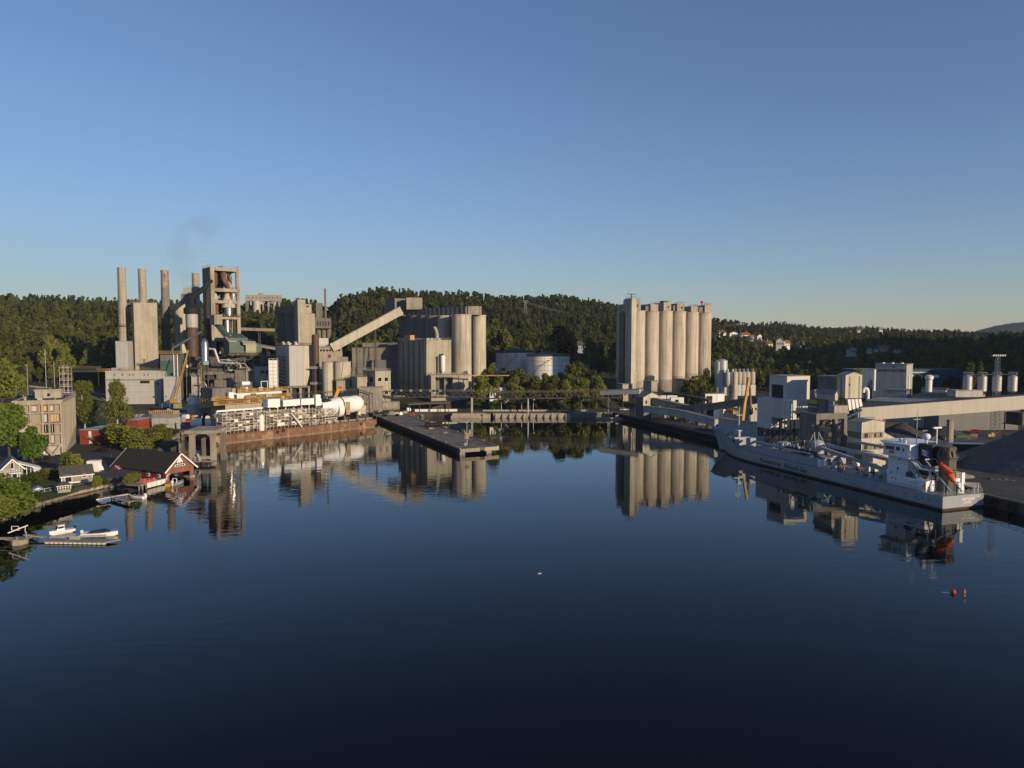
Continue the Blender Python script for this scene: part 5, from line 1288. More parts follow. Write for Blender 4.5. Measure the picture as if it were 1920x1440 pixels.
m.rod((.2,.2,0),(b.w,.2,zb_),.13,4).rod((.2,.2,zb_*.5),(.2,b.d,zb_),.13,4)
part(b.e,'support_frame','truss',m)
for i in range(4):part(b.e,'filter_tube','white',MB().beam((b.w*(.1+.22*i),-.6,zb_-.3),(b.w*(.2+.22*i),-.6,zb_-4+i*.4),.9,1.0))
part(b.e,'blue_chute','blue',MB().beam((b.w*.85,-1,zb_-4),(-b.w*.6,-1,zb_-8),.8,.7));part(b.e,'cable_loop','black',MB().path([(b.w*.2+i*.5,-1.5,zb_-7.5+.8*math.cos(i*1.9))for i in range(12)],.08,4))
b.box('platform','steel_dark',b.w+.1,b.w+6,0,3,zb_-8.4,zb_-8.1);m=MB();railing(m,[(b.w,0,zb_-8.1),(b.w+6,0,zb_-8.1)],1.3,1.2,.07);part(b.e,'platform_rail','steel_dark',m)
rg_=random.Random(8)
for i in range(34):
 x,y,z=rg_.uniform(-5,b.w+1),rg_.uniform(1,b.ly(1533)),rg_.uniform(2,zb_-2)
 b.box('equipment',rg_.choice(['truss','steel_dark','yellow_deck','galv','conc','rust']),x,x+rg_.uniform(.6,2.4),y,y+1.2,z,z+rg_.uniform(.3,1.8))
b=shed('small_gable_house','small grey gabled house on the steel frames beside the hopper house',1533,1568,1573.5,236,19,737,A(1568,751,236).z,mat='clad_beige',rg='y',ridge=.9)
b.box('lower_box','clad_dark',.3,b.w-.2,b.d*.35,b.d*.9,-4.3,-.02);b.box('white_patch','blue_pale',b.w*.2,b.w*.95,b.d*.1,b.d*.34,-4.0,-.3)
m=MB()
for y in(.3,b.d*.5,b.d-.3):m.rod((.3,y,-.02),(.3,y,QZ-b.z0),.22,4).rod((b.w,y,-.02),(b.w,y,QZ-b.z0),.22,4)
for z in(-5,-9,-13):m.box(0,b.w,0,b.d,z,z+.25)
part(b.e,'support_frame','truss',m)
b=Bld('concrete_portal','grey concrete portal frame on the quay behind the ship gear','frame',1503,1534,1592,230,19,776,QZ)
for x,y in((0,0),(b.w*.6,0),(b.w-1.2,0),(0,b.d-1.2)):b.box('column','conc_dark',x,x+1.3,y,y+1.3,0,b.h-2)
b.box('cross_beam','conc_dark',0,b.w,0,1.6,b.h-1.99,b.h);b.box('side_beam','conc_dark',0,1.6,1.61,b.d,b.h-1.99,b.h);b.box('panel','conc_dark',-.2,.2,b.d*.25,b.d*.9,b.h*.35,b.h-2.0);b.box('cap','conc',b.w*.55,b.w,-.3,2,b.h+.01,b.h+2.4)
b=Bld('striped_building','pale clad building with two brown window bands and a gable end','building',1593,1620,1663,218,19,793,QZ)
H_=b.h
part(b.e,'wall','clad_beige',gable(MB(),0,b.w,0,b.d,0,H_,H_+.8,'y'));r_=MB();gable_roof(r_,0,b.w,0,b.d,H_,H_+.8,axis='y',over=.2);part(b.e,'roof','roof_grey',r_)
for k in(.60,.30):
 b.box('window_band','clad_stripe',b.w*.03,b.w*.95,-.1,-.01,H_*k,H_*(k+.15));b.box('side_band','clad_dark',-.1,-.01,.1,b.d-.1,H_*k,H_*(k+.15))
 for x in(.12,.2,.55,.8):b.box('pane','glass',b.w*x,b.w*(x+.06),-.13,-.101,H_*(k+.02),H_*(k+.13))
b.box('corner_trim','white',-.05,.12,-.14,-.0,0,H_)
part(b.e,'ramp_roof','clad_beige',MB().prof([(b.w+.02,0),(b.w+13,0),(b.w+13,H_*.3),(b.w+.02,H_*.78)],2,7,'y'))
b=shed('quay_shed','small pale shed with a lean-to roof beside the striped building',1622,1643,1666,207,19,857,QZ,mat='clad_beige',rg='y',ridge=.5)
b=shed('quay_shed','low brown roofed lean-to joined to the left of the quay shed',1608,1622,1642,211,19,850,QZ,mat='clad_dark')
g=gallery('cream_conveyor','long cream clad conveyor bridge crossing the whole right yard',A(1606,776,254),A(1990,748,241),4,4.7,'clad_cream','roof_dark',(),zg=QZ,rib=27)
q0=A(1782,787,247);t=thing('conveyor_pier','square concrete pier carrying the cream conveyor','pillar',(q0.x,q0.y,QZ));bx(t,'shaft','conc',-.8,.8,-.8,.8,0,q0.z-QZ);bx(t,'foot','conc_dark',-1.4,1.4,-1.4,1.4,0,.8)
q0=A(1917,775,240);t=thing('conveyor_tower','dark steel transfer tower at the right edge under the cream conveyor','tower',(q0.x,q0.y,QZ),19)
zz_=q0.z-QZ;m=MB()
for x in(0,7):
 for y in(0,6):m.rod((x,y,0),(x,y,zz_),.25,4)
for k in(.35,.68):m.box(-.5,7.5,-.5,6.5,zz_*k,zz_*k+.25)
m.rod((0,0,0),(7,0,zz_*.35),.12,4);part(t,'frame','steel_dark',m);bx(t,'cabin','soot_shade2',.5,7,.5,6,zz_*.7,zz_);bx(t,'door','conc_pale',2,3.4,.3,.48,zz_*.7,zz_*.7+2.4)
m=MB();railing(m,[(-.5,-.5,zz_*.35),(7.5,-.5,zz_*.35)],1.1,1,.08);railing(m,[(-.5,-.5,zz_*.68),(7.5,-.5,zz_*.68)],1.1,1,.08);part(t,'gallery_rail','yellow',m)
b=Bld('grey_factory','square grey clad factory block with a strip of small windows near the top','building',1642,1701,1712.5,378,50,684,3)
b.walls('clad_grey');b.box('roof','roof_grey',-.3,b.w+.3,-.3,b.d+.3,b.h+.01,b.h+.35);zt=b.zl(0,692);zq=b.zl(0,697)
for i in range(4):
 y0=b.d*(.04+.24*i);f=b.win('L',y0,y0+b.d*.2,zq-.2,zt-.2,frame=None,glass='window_dark')
 for k in range(1,5):bx(f,'mullion','clad_grey',-.08,-.031,y0+b.d*.04*k-.07,y0+b.d*.04*k+.07,zq-.2,zt-.2)
b.win('L',b.d*.36,b.d*.42,b.zl(0,690),b.zl(0,687.5),frame=None,glass='window_dark');b.box('side_door','clad_white',b.w*.3,b.w*.5,-.3,-.01,b.h*.3,b.h*.75)
for i in range(3):b.box('roof_vent','white',b.w*.3,b.w*.5,b.d*(.2+.3*i),b.d*(.2+.3*i)+1,b.h+.36,b.h+.9)
p=A(1638,745,376);t=thing('white_flue','slim white flue standing at the left corner of the grey factory','chimney',(p.x,p.y,3));part(t,'shaft','white',MB().cyl(0,0,0,A(1638,693,376).z-3,.75,12),True);part(t,'cap','galv',MB().cyl(0,0,A(1638,693,376).z-2.99,A(1638,692,376).z-3,.9,12))
shed('low_hall','low grey hall in front of the grey factory',1662,1703,1712,356,50,733,4,mat='clad_grey',roof='roof_grey')
shed('low_hall','low grey hall with a reddish end right of the factory',1730,1776,1781,350,50,730,4,mat='clad_grey',roof='roof_dark')
shed('flat_hall','wide flat roofed hall behind the cream conveyor',1626,1745,1765,300,50,758,3,mat='clad_grey',roof='roof_grey')
shed('flat_hall','long dark flat roofed hall behind the cream conveyor at the right',1712,1830,1850,312,50,748,3,mat='clad_grey',roof='roof_dark')
shed('long_store','long shade-darkened store seen below the cream conveyor at the right',1762,1765,1915,292,6,772,3,mat='clad_dark',roof='roof_grey',d=14)  # grey wall in shade, the shade put in by darker cladding
p=A(1742,715,352);t=thing('water_tower','small white round tank with a flat cap on the low halls','tank',(p.x,p.y,3));zt=A(1742,712,352).z-3;part(t,'shell','white',MB().cyl(0,0,0,zt,1.4,14),True);part(t,'cap','white',MB().lathe(0,0,[(1.5,zt+.01),(1.9,zt+.4),(1.9,zt+1.8),(.8,zt+2.4)],14),True)
p=A(1627,745,330);t=thing('vent_elbow','white curved vent pipe beside the gabled house','pipe',(p.x,p.y,3));zt=A(1627,728,330).z-3;part(t,'pipe','white',MB().tube([(0,0,0),(0,0,zt-1.5),(-.4,0,zt-.4),(-1.2,0,zt),(-2,0,zt-.5),(-2.3,0,zt-2)],.8,10),True)
b=Bld('blue_warehouse','long dark blue warehouse with a white stripe at the edge of the wood','building',1610,1612,1806,436,4,694,5,d=20)
b.walls('blue');b.box('white_stripe','white',b.rx(1712),b.rx(1762),-.1,-.01,b.zr(60,708),b.zr(60,703));b.box('roof','roof_dark',-.3,b.w+.3,-.3,20.3,b.h+.01,b.h+.4)
for i in range(9):b.box('lettering','text_white',b.rx(1713)+i*1.1,b.rx(1713)+i*1.1+.7,-.08,-.01,b.zr(60,699),b.zr(60,697.2))
m=MB()
for i in range(20):m.box(b.w*i/20,b.w*i/20+.2,-.06,-.005,0,b.h)
part(b.e,'wall_rib','blue',m,kind='stuff')
shed('blue_store','small blue store left of the grey factory among trees',1600,1603,1640,440,4,693,5,mat='blue',d=12)
for i,px in enumerate((1813.5,1841,1868.5,1898)):
 Y=322;p=A(px,735,Y);t=thing('steel_tank',['leftmost of the four steel tanks behind the cream conveyor','second of the four steel tanks behind the cream conveyor','third steel tank, behind the lattice mast','rightmost of the four steel tanks, brightly lit on its edge'][i],'tank',(p.x,p.y,4),0,'four upright steel tanks')
 zt,zb_=A(px,706,Y).z-4,A(px,733,Y).z-4
 part(t,'shell','galv',MB().lathe(0,0,[(.5,zb_-1),(1.85,zb_),(1.85,zt),(1.2,zt+.5),(.4,zt+.7)],18),True)
 m=MB()
 for a in range(4):m.rod((1.5*math.cos(a*1.571+.78),1.5*math.sin(a*1.571+.78),0),(1.5*math.cos(a*1.571+.78),1.5*math.sin(a*1.571+.78),zb_+.5),.16,4)
 part(t,'leg','steel_dark',m);m=MB();railing(m,[(1.8*math.cos(a*.785),1.8*math.sin(a*.785),zt+.3)for a in range(9)],1.6,2,.08);part(t,'top_railing','galv',m)
 if i<3:part(t,'walkway','truss',MB().beam((1.6,0,zt+1),(5.1,0,zt+1),1,.2))
shed('tank_house','pale flat roofed house below the steel tanks',1792,1795,1846,318,3,733,4,mat='clad_grey',roof='conc_pale',d=6)
p=G(1864,838,QZ);t=thing('lattice_mast','slender lattice lighting mast in front of the gravel heap','mast',(p.x,p.y,QZ))
zt=A(1864,668,p.y).z-QZ;m=MB()
for sx,sy in((-1,-1),(1,-1),(1,1),(-1,1)):m.rod((sx*1.2,sy*1.2,0),(sx*.45,sy*.45,zt),.07,4)
n=22
for i in range(n):
 a,c=i/n,(i+1)/n;ra,rc=1.2-.75*a,1.2-.75*c
 for(x0,y0),(x1,y1)in(((-1,-1),(1,-1)),((1,-1),(1,1)),((1,1),(-1,1)),((-1,1),(-1,-1))):m.rod((x0*ra,y0*ra,zt*a),(x1*rc,y1*rc,zt*c),.045,4)
part(t,'lattice','galv',m);m=MB().box(-2.2,2.2,-.6,.6,zt,zt+.2)
for i in range(6):m.box(-2.2+i*.8,-1.8+i*.8,-.9,-.5,zt+.1,zt+.6)
part(t,'lamp_head','galv',m)
def heap(name,label,cx,cy,r_,hh,mat,seed,ex=1.0):
 rg=random.Random(seed);vs=[];fs=[];n=44;rows=12
 lob=[rg.uniform(.86,1.12)for _ in range(n)];lob=[(lob[i-1]+lob[i]+lob[(i+1)%n])/3 for i in range(n)]
 for k in range(rows):
  t=k/(rows-1);rr=r_*(1-t);zz_=hh*(t**1.02 if t<.9 else .9+(t-.9)*.6)
  for i in range(n):
   a=2*math.pi*i/n;q_=lob[i]**(1-t)*(1+rg.uniform(-.012,.012));vs.append((rr*q_*math.cos(a)*ex,rr*q_*math.sin(a),max(0,zz_+rg.uniform(-.1,.1))if k else-.2))
 for k in range(rows-1):
  for i in range(n):fs.append((k*n+i,k*n+(i+1)%n,(k+1)*n+(i+1)%n,(k+1)*n+i))
 m=MB().add(vs,fs);o=single(name,label,'heap',mat,m,'heaps of gravel in the yard',True);o.location=(cx,cy,QZ);return o
heap('gravel_heap','huge grey gravel heap at the right edge of the picture',166,206,32,18.5,'gravel',1)
p=G(1690,832,QZ);heap('gravel_heap','dark ridged gravel heap behind the striped building',p.x+2,p.y+4,13,7.5,'gravel_dark',2,1.2)
p=G(1780,822,QZ);heap('gravel_heap','low dark gravel heap right of the ship funnel',p.x,p.y+3,9,4.5,'gravel_dark',3,1.3)
p=G(1815,893,QZ);heap('gravel_heap','small pale sand heap beside the ship stern',p.x-4,p.y+1,4.5,1.6,'conc_pale',4,1.4)
p=G(1779,853,QZ);t=thing('semi_trailer','dark red and white flat roofed trailer parked below the gravel heap','trailer',(p.x,p.y,QZ),-8);bx(t,'body','boot_red',0,11,0,2.5,1.2,3.6);bx(t,'roof','white',-.05,11.05,-.05,2.55,3.61,3.9)
for x in(1.2,8,9.3):part(t,'wheel','tyre',MB().rod((x,-.05,.5),(x,.3,.5),.5,12))
bx(t,'blue_container','blue',6,11.6,-2.6,-.2,0,2.6)
p=G(1768,866,QZ);t=thing('block_wall','low grey concrete block wall in the gravel yard','wall',(p.x,p.y,QZ),0)
for i in range(6):bx(t,'block','conc',i*1.9,i*1.9+1.85,0,1,0,2.2)
p=G(1682,796,6);t=thing('advert_container','magenta container with white capital letters under the conveyor','container',(p.x-3,300,5));z_=A(1682,792,300).z-5;bx(t,'body','magenta',-2.5,4.0,0,2.4,z_,z_+2.4);bx(t,'bank','gravel_dark',-6,14,-.5,3,-3,z_-.01)
o=link('lettering',text_mesh('TROOK',1.6,'text_white'),t);o.location=(.3,-.03,z_+.45);o.rotation_euler=(R(90),0,0)
p=G(1742,800,QZ);t=thing('yellow_rack','yellow steel rack standing under the cream conveyor','rack',(p.x-2,p.y,QZ));m=MB()
for x in range(6):m.box(x*.8,x*.8+.15,0,.2,0,4.0)
m.box(0,4.1,0,.2,3.9,4.1).box(0,4.1,0,.2,0,.2);part(t,'frame','yellow',m)
for i,(px,py,lab)in enumerate(((1772,826,'orange fronted small skip behind the ship radar mast'),(1792,825,'row of green crates behind the ship funnel'),(1818,822,'dark green waste skip in the middle of the gravel yard'))):
 p=G(px,py,QZ);t=thing('skip',lab,'container',(p.x,p.y,QZ),10,'skips in the gravel yard');m=MB().prof([(0,.2),(1.8,.2),(2.2,1.6),(-.3,1.6)],0,3.4+(i==1)*3,'x');part(t,'body',['wood_tan','clad_green','soot_shade2'][i],m);bx(t,'rim','steel_dark',-.1,3.5+(i==1)*3,-.4,2.3,1.61,1.75)
p=G(1835,915,QZ);t=thing('tarpaulin_pile','pale tarpaulin covered pile behind the stern quay','tarpaulin',(p.x-4,p.y+2,QZ),-18);m=MB().prof([(-1,0),(3,0),(2.2,.9),(.5,1.1)],-6,5,'x');part(t,'sheet','conc_pale',m)
m=MB();a,c=G(1835,922,QZ),G(1925,945,QZ);railing(m,[a,a.lerp(c,.5),c],1.6,2.0,.05,3);single('mesh_fence','thin wire mesh fence along the stern quay','fence','wire',m)
def house(label,px,py,Y,wpx,hpx,wall,roof,rz,ridge='x',wide=.7):
 p=A(px,py,Y);gz=terrain_z(p.x,Y);w_=wpx*Y/1330;h_=hpx*Y/1330;z0=p.z
 t=thing('hillside_house',label,'house',(p.x,Y,z0),rz,'houses on the wooded hillside')
 d_=w_*wide;part(t,'wall',wall,gable(MB(),-w_/2,w_/2,0,d_,min(-2,gz-z0-1),h_*.62,h_,ridge));r_=MB();gable_roof(r_,-w_/2,w_/2,0,d_,h_*.62,h_,axis=ridge,th=.35,over=.5);part(t,'roof',roof,r_)
 for k in range(3):
  x=-w_/2+w_*(.15+.3*k);f=bx(t,'window','window_dark',x,x+w_*.12,-.12,-.01,h_*.18,h_*.42)
 bx(t,'chimney','conc',w_*.1,w_*.1+.8,d_*.45,d_*.45+.8,h_*.8,h_*1.18)
 CLEAR.append((p.x,Y+d_/2,w_*.6+2,190 if 1580<px<1700 and Y<900 else 80));return t
house('white house just right of the silo row with a dark roof',1355,629,880,15,9,'house_white','tile_brown',20)
house('low white garage house below the first hillside house',1364,638,860,15,7,'house_white','roof_grey',-10)
house('white gabled house left of the pylon',1376,630,900,17,8,'house_white','roof_dark',15,'y')
house('white house with a bright orange tiled roof',1399,634,890,17,10,'house_white','tile_red',10)
house('pale house stepping down right of the orange roofed one',1411,637,885,11,8,'house_white','tile_red',5)
house('white gabled house half hidden in trees',1425,635,900,11,8,'house_white','tile_brown',10,'y')
house('cream house with a brown tiled roof in the open',1440,653,820,20,14,'house_yellow','tile_brown',12)
house('large white gabled house with a balcony',1463,649,830,15,16,'house_white','tile_brown',-25,'y')
house('white house with a dark red roof joined to the gabled one',1475,651,835,13,12,'house_white','tile_red',10)
house('dark gabled house edged in white',1497,650,850,13,8,'blue_pale','roof_dark',0,'y')
house('small white gable right of the dark house',1506,650,845,5,9,'house_white','roof_dark',0,'y')
house('white bungalow with a shallow roof further right',1600,661,760,17,10,'house_white','roof_dark',10,'y')
house('small pale house beside a lamp post',1631,659,780,10,7,'house_yellow','tile_brown',5,'y')
house('white house left of the dark red roofed one',1643,658,790,9,8,'house_white','roof_dark',10)
house('cream house with a dark red roof and a dormer',1660,658,790,18,11,'house_yellow','tile_red',5)
house('low white villa at the edge of the dark wood',1686,661,780,12,5,'house_white','roof_grey',0)
house('white far house on the skyline',1600,622,1300,9,4,'house_white','roof_grey',0)
house('pale far house on the skyline beside a pylon',1612,622,1310,8,5,'house_yellow','tile_brown',0)
house('lone white far house on the right skyline',1652,620,1350,6,3,'house_white','roof_grey',0)
def pylon(label,px,top,base,Y,arms=1):
 p=A(px,base,Y);zt=A(px,top,Y).z-p.z
 t=thing('power_pylon',label,'pylon',(p.x,Y,p.z),0,'power pylons on the hills');m=MB()
 for s in(-1,1):m.rod((s*2.2,0,-6),(s*.5,0,zt*.85),.22,4)
 for k in range(6):m.rod((-2.2+1.7*k/6,0,zt*.85*k/6),(2.2-1.7*(k+1)/6,0,zt*.85*(k+1)/6),.12,4)
 part(t,'lattice','galv',m);m=MB().box(-4,4,-.15,.15,zt*.85,zt*.85+.3)
 if arms>1:m.box(-3,3,-.15,.15,zt*.95,zt*.95+.3)
 m.rod((0,0,zt*.85),(0,0,zt),.12,4);part(t,'cross_arm','galv',m);return Vector((p.x,Y,p.z+zt*.85))
pa=pylon('steel pylon standing in the wood above the white tanks',985,563,586,800,2)
pb=pylon('tall pylon among the hillside houses',1385,604,630,960)
pc=pylon('pylon on the right skyline above the far houses',1617,608,626,1250,2)
pd_=pylon('small pylon on the far right skyline',1738,612,625,1350)
pe=pylon('pylon faint against the wood right of the gabled house',1492,623,640,1000)
def wires(label,a,c,sag):
 m=MB();n=14
 for off in(-3.5,0,3.5):
  ps=[a.lerp(c,i/n)+Vector((0,off,-sag*4*(i/n)*(1-i/n)+off*.3))for i in range(n+1)]
  m.path(ps,.16,3)
 return single('power_lines',label,'wires','wire',m,'power lines over the hills')
wires('power lines sagging from the pylon above the tanks towards the silo row',pa,pb,14)
wires('power lines running from the hillside houses to the right',pb,pe,6)
wires('power lines on the right skyline',pe,pc,10)
# ================================================================== the cement carrier
HB=6.6;LEN=97.0;DK=3.4
sp=G(1767,958.5);fx,fy=-.323,.9464
sx0=sp.x+.9464*HB;sy0=sp.y+.323*HB
ship=thing('cargo_ship','grey cement carrier ship with white wheelhouse moored along the right quay','ship',(sx0,sy0,0),math.degrees(math.atan2(fy,fx)))
def half(x,z):
 bl=HB
 t=max(0,(x-70)/(LEN-70-5+max(0,z)*.75))
 if t>=1:return .05
 k=(1-t**(1.9+.14*max(z,0)))**(.8)
 if z<0:k*=.97
 return max(.05,bl*k)
def hull_mesh():
 zs=[-1.5,-.1,.8,2.0,DK,DK]
 xs=[0,5,15,30,45,60,70,74,78,82,85,88,90.5,93,95,97]
 vs=[];fs=[]
 nz=6
 for x in xs:
  top=DK+(0 if x<80 else 1.0+(4.4-1.0)*min(1,(x-80)/3))+max(0,(x-84)*.05)
  for k in range(nz):
   z=[-1.5,-.1,1.0,2.2,DK,top][k]
   if k==5:z=max(top,DK+.02)
   xx=x+(max(0,x-80)/17)*max(0,z)*.42
   vs.append((xx,half(x,z),z))
 n=len(xs)
 off=len(vs);vs+=[(v[0],-v[1],v[2])for v in vs]
 for i in range(n-1):
  for k in range(nz-1):
   a,b_,c,d_=i*nz+k,(i+1)*nz+k,(i+1)*nz+k+1,i*nz+k+1
   fs.append((a,b_,c,d_));fs.append((off+d_,off+c,off+b_,off+a))
 for k in range(nz-1):
  fs.append((k,k+1,off+k+1,off+k));e=(n-1)*nz;fs.append((e+k+1,e+k,off+e+k,off+e+k+1))
 return MB().add(vs,fs),xs,nz,vs
hm,xs,nz,hv=hull_mesh()
o=part(ship,'hull','hull_grey',hm,False)
for p_ in o.data.polygons:p_.use_smooth=False
m=MB();vs=[];n=len(xs)
for s in(1,-1):
 for i in range(n-1):
  a=[]
  for x in(xs[i],xs[i+1]):
   for z in(-.2,.55):a.append((x+(max(0,x-80)/17)*max(0,z)*.42,s*(half(x,z)+.03),z))
  m.add(a,[(0,2,3,1)])
m.add([(-.03,-HB,-.2),(-.03,HB,-.2),(-.03,HB,.55),(-.03,-HB,.55)],[(0,1,2,3)])
part(ship,'boot_topping','boot_red',m)
m=MB().poly([(.05,-HB+.1),(.05,HB-.1)]+[(x,half(x,DK)-.12)for x in(30,60,70,75,80)]+[(x,-half(x,DK)+.12)for x in(80,75,70,60,30)],DK-.5,DK-.02)
part(ship,'main_deck','deck_grey',m)
m=MB().poly([(80.2,half(80,7)-.2)]+[(x,half(x,7)-.2)for x in(84,88,91,94,96.5)]+[(x,-half(x,7)+.2)for x in(96.5,94,91,88,84)]+[(80.2,-half(80,7)+.2)],6.3,6.5)
part(ship,'forecastle_deck','deck_grey',m)
bx(ship,'forecastle_wall','hull_grey',80.0,80.19,-half(80,5)+.1,half(80,5)-.1,DK,7.2)
bx(ship,'cargo_trunk','hull_grey',42,70,-5.2,5.2,DK,DK+2.2);bx(ship,'trunk_top','deck_grey',42.1,69.9,-5.1,5.1,DK+2.21,DK+2.3)
bx(ship,'trunk_step','hull_grey',70.01,78,-4,4,DK,DK+1.5)
part(ship,'deck_pipe','hull_grey',MB().tube([(48,3.8,DK+3.2),(60,3.8,DK+3.2),(78,2.0,DK+3.0)],.45,10),True)
bx(ship,'deck_box','hull_grey',74,76.2,2.0,4.2,DK,DK+4.2);bx(ship,'deck_box','hull_grey',62,65,-2,1,DK+2.31,DK+4.2);bx(ship,'awning','black',45,58,2.6,4.6,DK+3.6,DK+3.75)
part(ship,'awning_rail','white',MB().rod((45,4.6,DK+3.3),(58,4.6,DK+3.3),.16))
part(ship,'loading_boom','hull_grey',MB().beam((45,1.5,DK+5.0),(20.5,2.5,DK+2.6),.9,.9));part(ship,'loading_boom','hull_grey',MB().beam((46,-1.5,DK+5.6),(22,-2.6,DK+4.4),.9,.9))
part(ship,'loading_boom','hull_grey',MB().beam((38,-4.4,DK+7.5),(17,-7.8,DK+6.6),.7,.7))
part(ship,'blower_drum','galv',MB().lathe(48,0,[(1.6,DK+2.3),(1.9,DK+3),(1.9,DK+6),(.8,DK+6.9)],16),True);part(ship,'blower_base','blue',MB().cyl(48,0,DK+2.31,DK+2.9,2.1,14))
for y in(-2.6,2.6):part(ship,'gantry_frame','galv',MB().rod((50.5,y,DK+2.3),(48.5,y*.3,DK+9.2),.14).rod((45.6,y,DK+2.3),(48.5,y*.3,DK+9.2),.14).rod((50.5,y,DK+2.3),(50.5,y,DK+6.5),.16))
part(ship,'gantry_brace','galv',MB().rod((50.5,2.6,DK+6.5),(56,3.2,DK+5.4),.12).rod((56,3.2,DK+5.4),(58,3.4,DK+2.3),.12).rod((55,3.2,DK+5.4),(54,3.4,DK+2.3),.12))
for x,y,mat in((43,2.6,'galv'),(40.5,4,'white'),(37,2,'galv'),(35,-3.4,'white'),(31,-4,'galv'),(43.5,-3,'white'),(28,-3,'galv'),(39,-.5,'steel_dark')):
 bx(ship,'deck_machine',mat,x,x+1.5,y,y+1.3,DK,DK+2.4);bx(ship,'machine_top','steel_dark',x+.2,x+1.3,y+.2,y+1.1,DK+2.41,DK+2.7)
bx(ship,'red_hydrant','red',36.2,36.8,1,1.6,DK,DK+1.6);bx(ship,'red_hydrant','red',29.4,29.9,2.0,2.5,DK,DK+1.4)
for x in(38.5,27.5):part(ship,'boom_prop','galv',MB().rod((x,3.6,DK),(x-1.2,2.3,DK+3.4),.18).rod((x-3,1.0,DK),(x-1.8,2.2,DK+3.4),.18))
m=MB()
for s in(0,1):
 pts=[(36+1.2*math.sin(i*.7),2.2+s*.9,DK+2+1.8*math.cos(i*.5))for i in range(9)];m.tube(pts,.22,6)
part(ship,'curved_hose','conc_pale',m,True)
bx(ship,'boom_rest','hull_grey',18.6,20.6,1.6,3.6,DK,DK+4.0);bx(ship,'locker','steel_dark',16.6,18.4,.5,3.8,DK,DK+1.1);m=MB();railing(m,[(22,-2.6,DK+5),(17,-3.6,DK+5)],1.0,.9,.06);m.box(17,22,-4.4,-2.4,DK+4.7,DK+4.95);part(ship,'service_platform','galv',m)
rgs=random.Random(14)
for i in range(46):
 x,y=rgs.uniform(19,66),rgs.uniform(-5.8,5.0);z=DK+(2.31 if x>42 and abs(y)<5.1 else 0);hh=rgs.uniform(.4,1.9);ww=rgs.uniform(.4,1.6)
 bx(ship,'deck_fitting',rgs.choice(['galv','hull_grey','steel_dark','white','deck_grey','truss','steel_dark']),x,x+ww,y,y+rgs.uniform(.3,1.0),z,z+hh)
for i in range(9):
 x,y=rgs.uniform(22,64),rgs.uniform(-5.5,4);z=DK+(2.31 if x>42 else 0);part(ship,'deck_piping',rgs.choice(['galv','hull_grey','steel_dark']),MB().tube([(x,y,z+.4),(x+rgs.uniform(2,6),y,z+.5),(x+rgs.uniform(6,7),y+.5,z+rgs.uniform(.5,2.2))],.14,6))
m=MB();railing(m,[(80,half(80,DK)-.15,DK),(70,half(70,DK)-.15,DK),(60,HB-.15,DK),(16.5,HB-.15,DK)],1.0,1.9,.035,3);part(ship,'port_railing','galv',m)
m=MB();railing(m,[(70,-half(70,DK)+.15,DK),(60,-HB+.15,DK),(.2,-HB+.15,DK),(.2,HB-.15,DK),(16,HB-.15,DK)],1.0,1.6,.045,3);part(ship,'stern_railing','galv',m)
part(ship,'foremast','galv',MB().cyl(86,0,6.5,17,.28,10,.16).box(85.8,86.2,-1.2,1.2,14,14.2));bx(ship,'mast_house','hull_grey',84.6,87.2,-1.3,1.3,6.5,9.0)
for y in(-2.4,2.4):part(ship,'windlass','hull_grey',MB().rod((90,y-.8,7.2),(90,y+.8,7.2),.7,12).box(89.2,90.8,y-.3,y+.3,6.5,7.6))
bx(ship,'vent_post','hull_grey',82,82.8,2.2,3.0,6.5,9.0);bx(ship,'vent_cap','galv',81.7,83.1,1.9,3.3,9.01,9.25)
m=MB()
for x in(82,85,88,91,93.5):m.cyl(x,half(x,7)-.6,6.5,7.2,.18,8)
part(ship,'bollard','black',m)
SW='ship_white'
bx(ship,'lower_house',SW,5.5,17,-5.6,5.6,DK,6.1)
bx(ship,'house_bulwark',SW,16.2,17.3,4.6,5.62,6.1,6.9)
bx(ship,'middle_house',SW,11.2,17.2,-4.6,5.2,6.11,10.8);bx(ship,'rear_house',SW,8.2,11.19,-4.6,1.6,6.11,10.8)
bx(ship,'bridge_deck',SW,9.9,18.4,-6.4,6.4,10.81,11.0)
wh=MB().poly([(10.4,-4.6),(10.4,5.6),(17.4,6.4),(19.8,4.2),(20.4,0),(19.8,-4.2),(17.4,-6.4)],11.01,13.9)
part(ship,'wheelhouse',SW,wh);part(ship,'wheelhouse_roof',SW,MB().poly([(10.2,-4.9),(10.2,5.9),(17.6,6.9),(20.5,4.5),(21.2,0),(20.5,-4.5),(17.6,-6.9)],13.91,14.25))
def panel(a,c,z0,z1,out=.04,mat='glass',name='window'):
 a,c=Vector((*a,0)),Vector((*c,0));nrm=Vector((c.y-a.y,-(c.x-a.x),0)).normalized()*out
 pts=[a-nrm*.3,c-nrm*.3,c+nrm,a+nrm]
 return part(ship,name,mat,MB().poly([(p_.x,p_.y)for p_ in pts],z0,z1))
def along(a,c,t):return(a[0]+(c[0]-a[0])*t,a[1]+(c[1]-a[1])*t)
e0,e1=(17.4,6.4),(10.4,5.6)
for t0,t1 in((.05,.4),(.46,.62)):panel(along(e0,e1,t1),along(e0,e1,t0),12.4,13.3)
panel(along(e0,e1,.78),along(e0,e1,.72),12.3,13.1)
f0,f1=(19.8,4.2),(17.4,6.4)
for t0,t1 in((.1,.45),(.55,.92)):panel(along(f0,f1,t1),along(f0,f1,t0),12.4,13.3)
f0,f1=(20.4,0),(19.8,4.2)
for t0,t1 in((.08,.45),(.55,.92)):panel(along(f0,f1,t1),along(f0,f1,t0),12.4,13.3)
panel(along(e0,e1,.40),along(e0,e1,.2),11.5,12.1,mat='tarp_red',name='wing_notice')
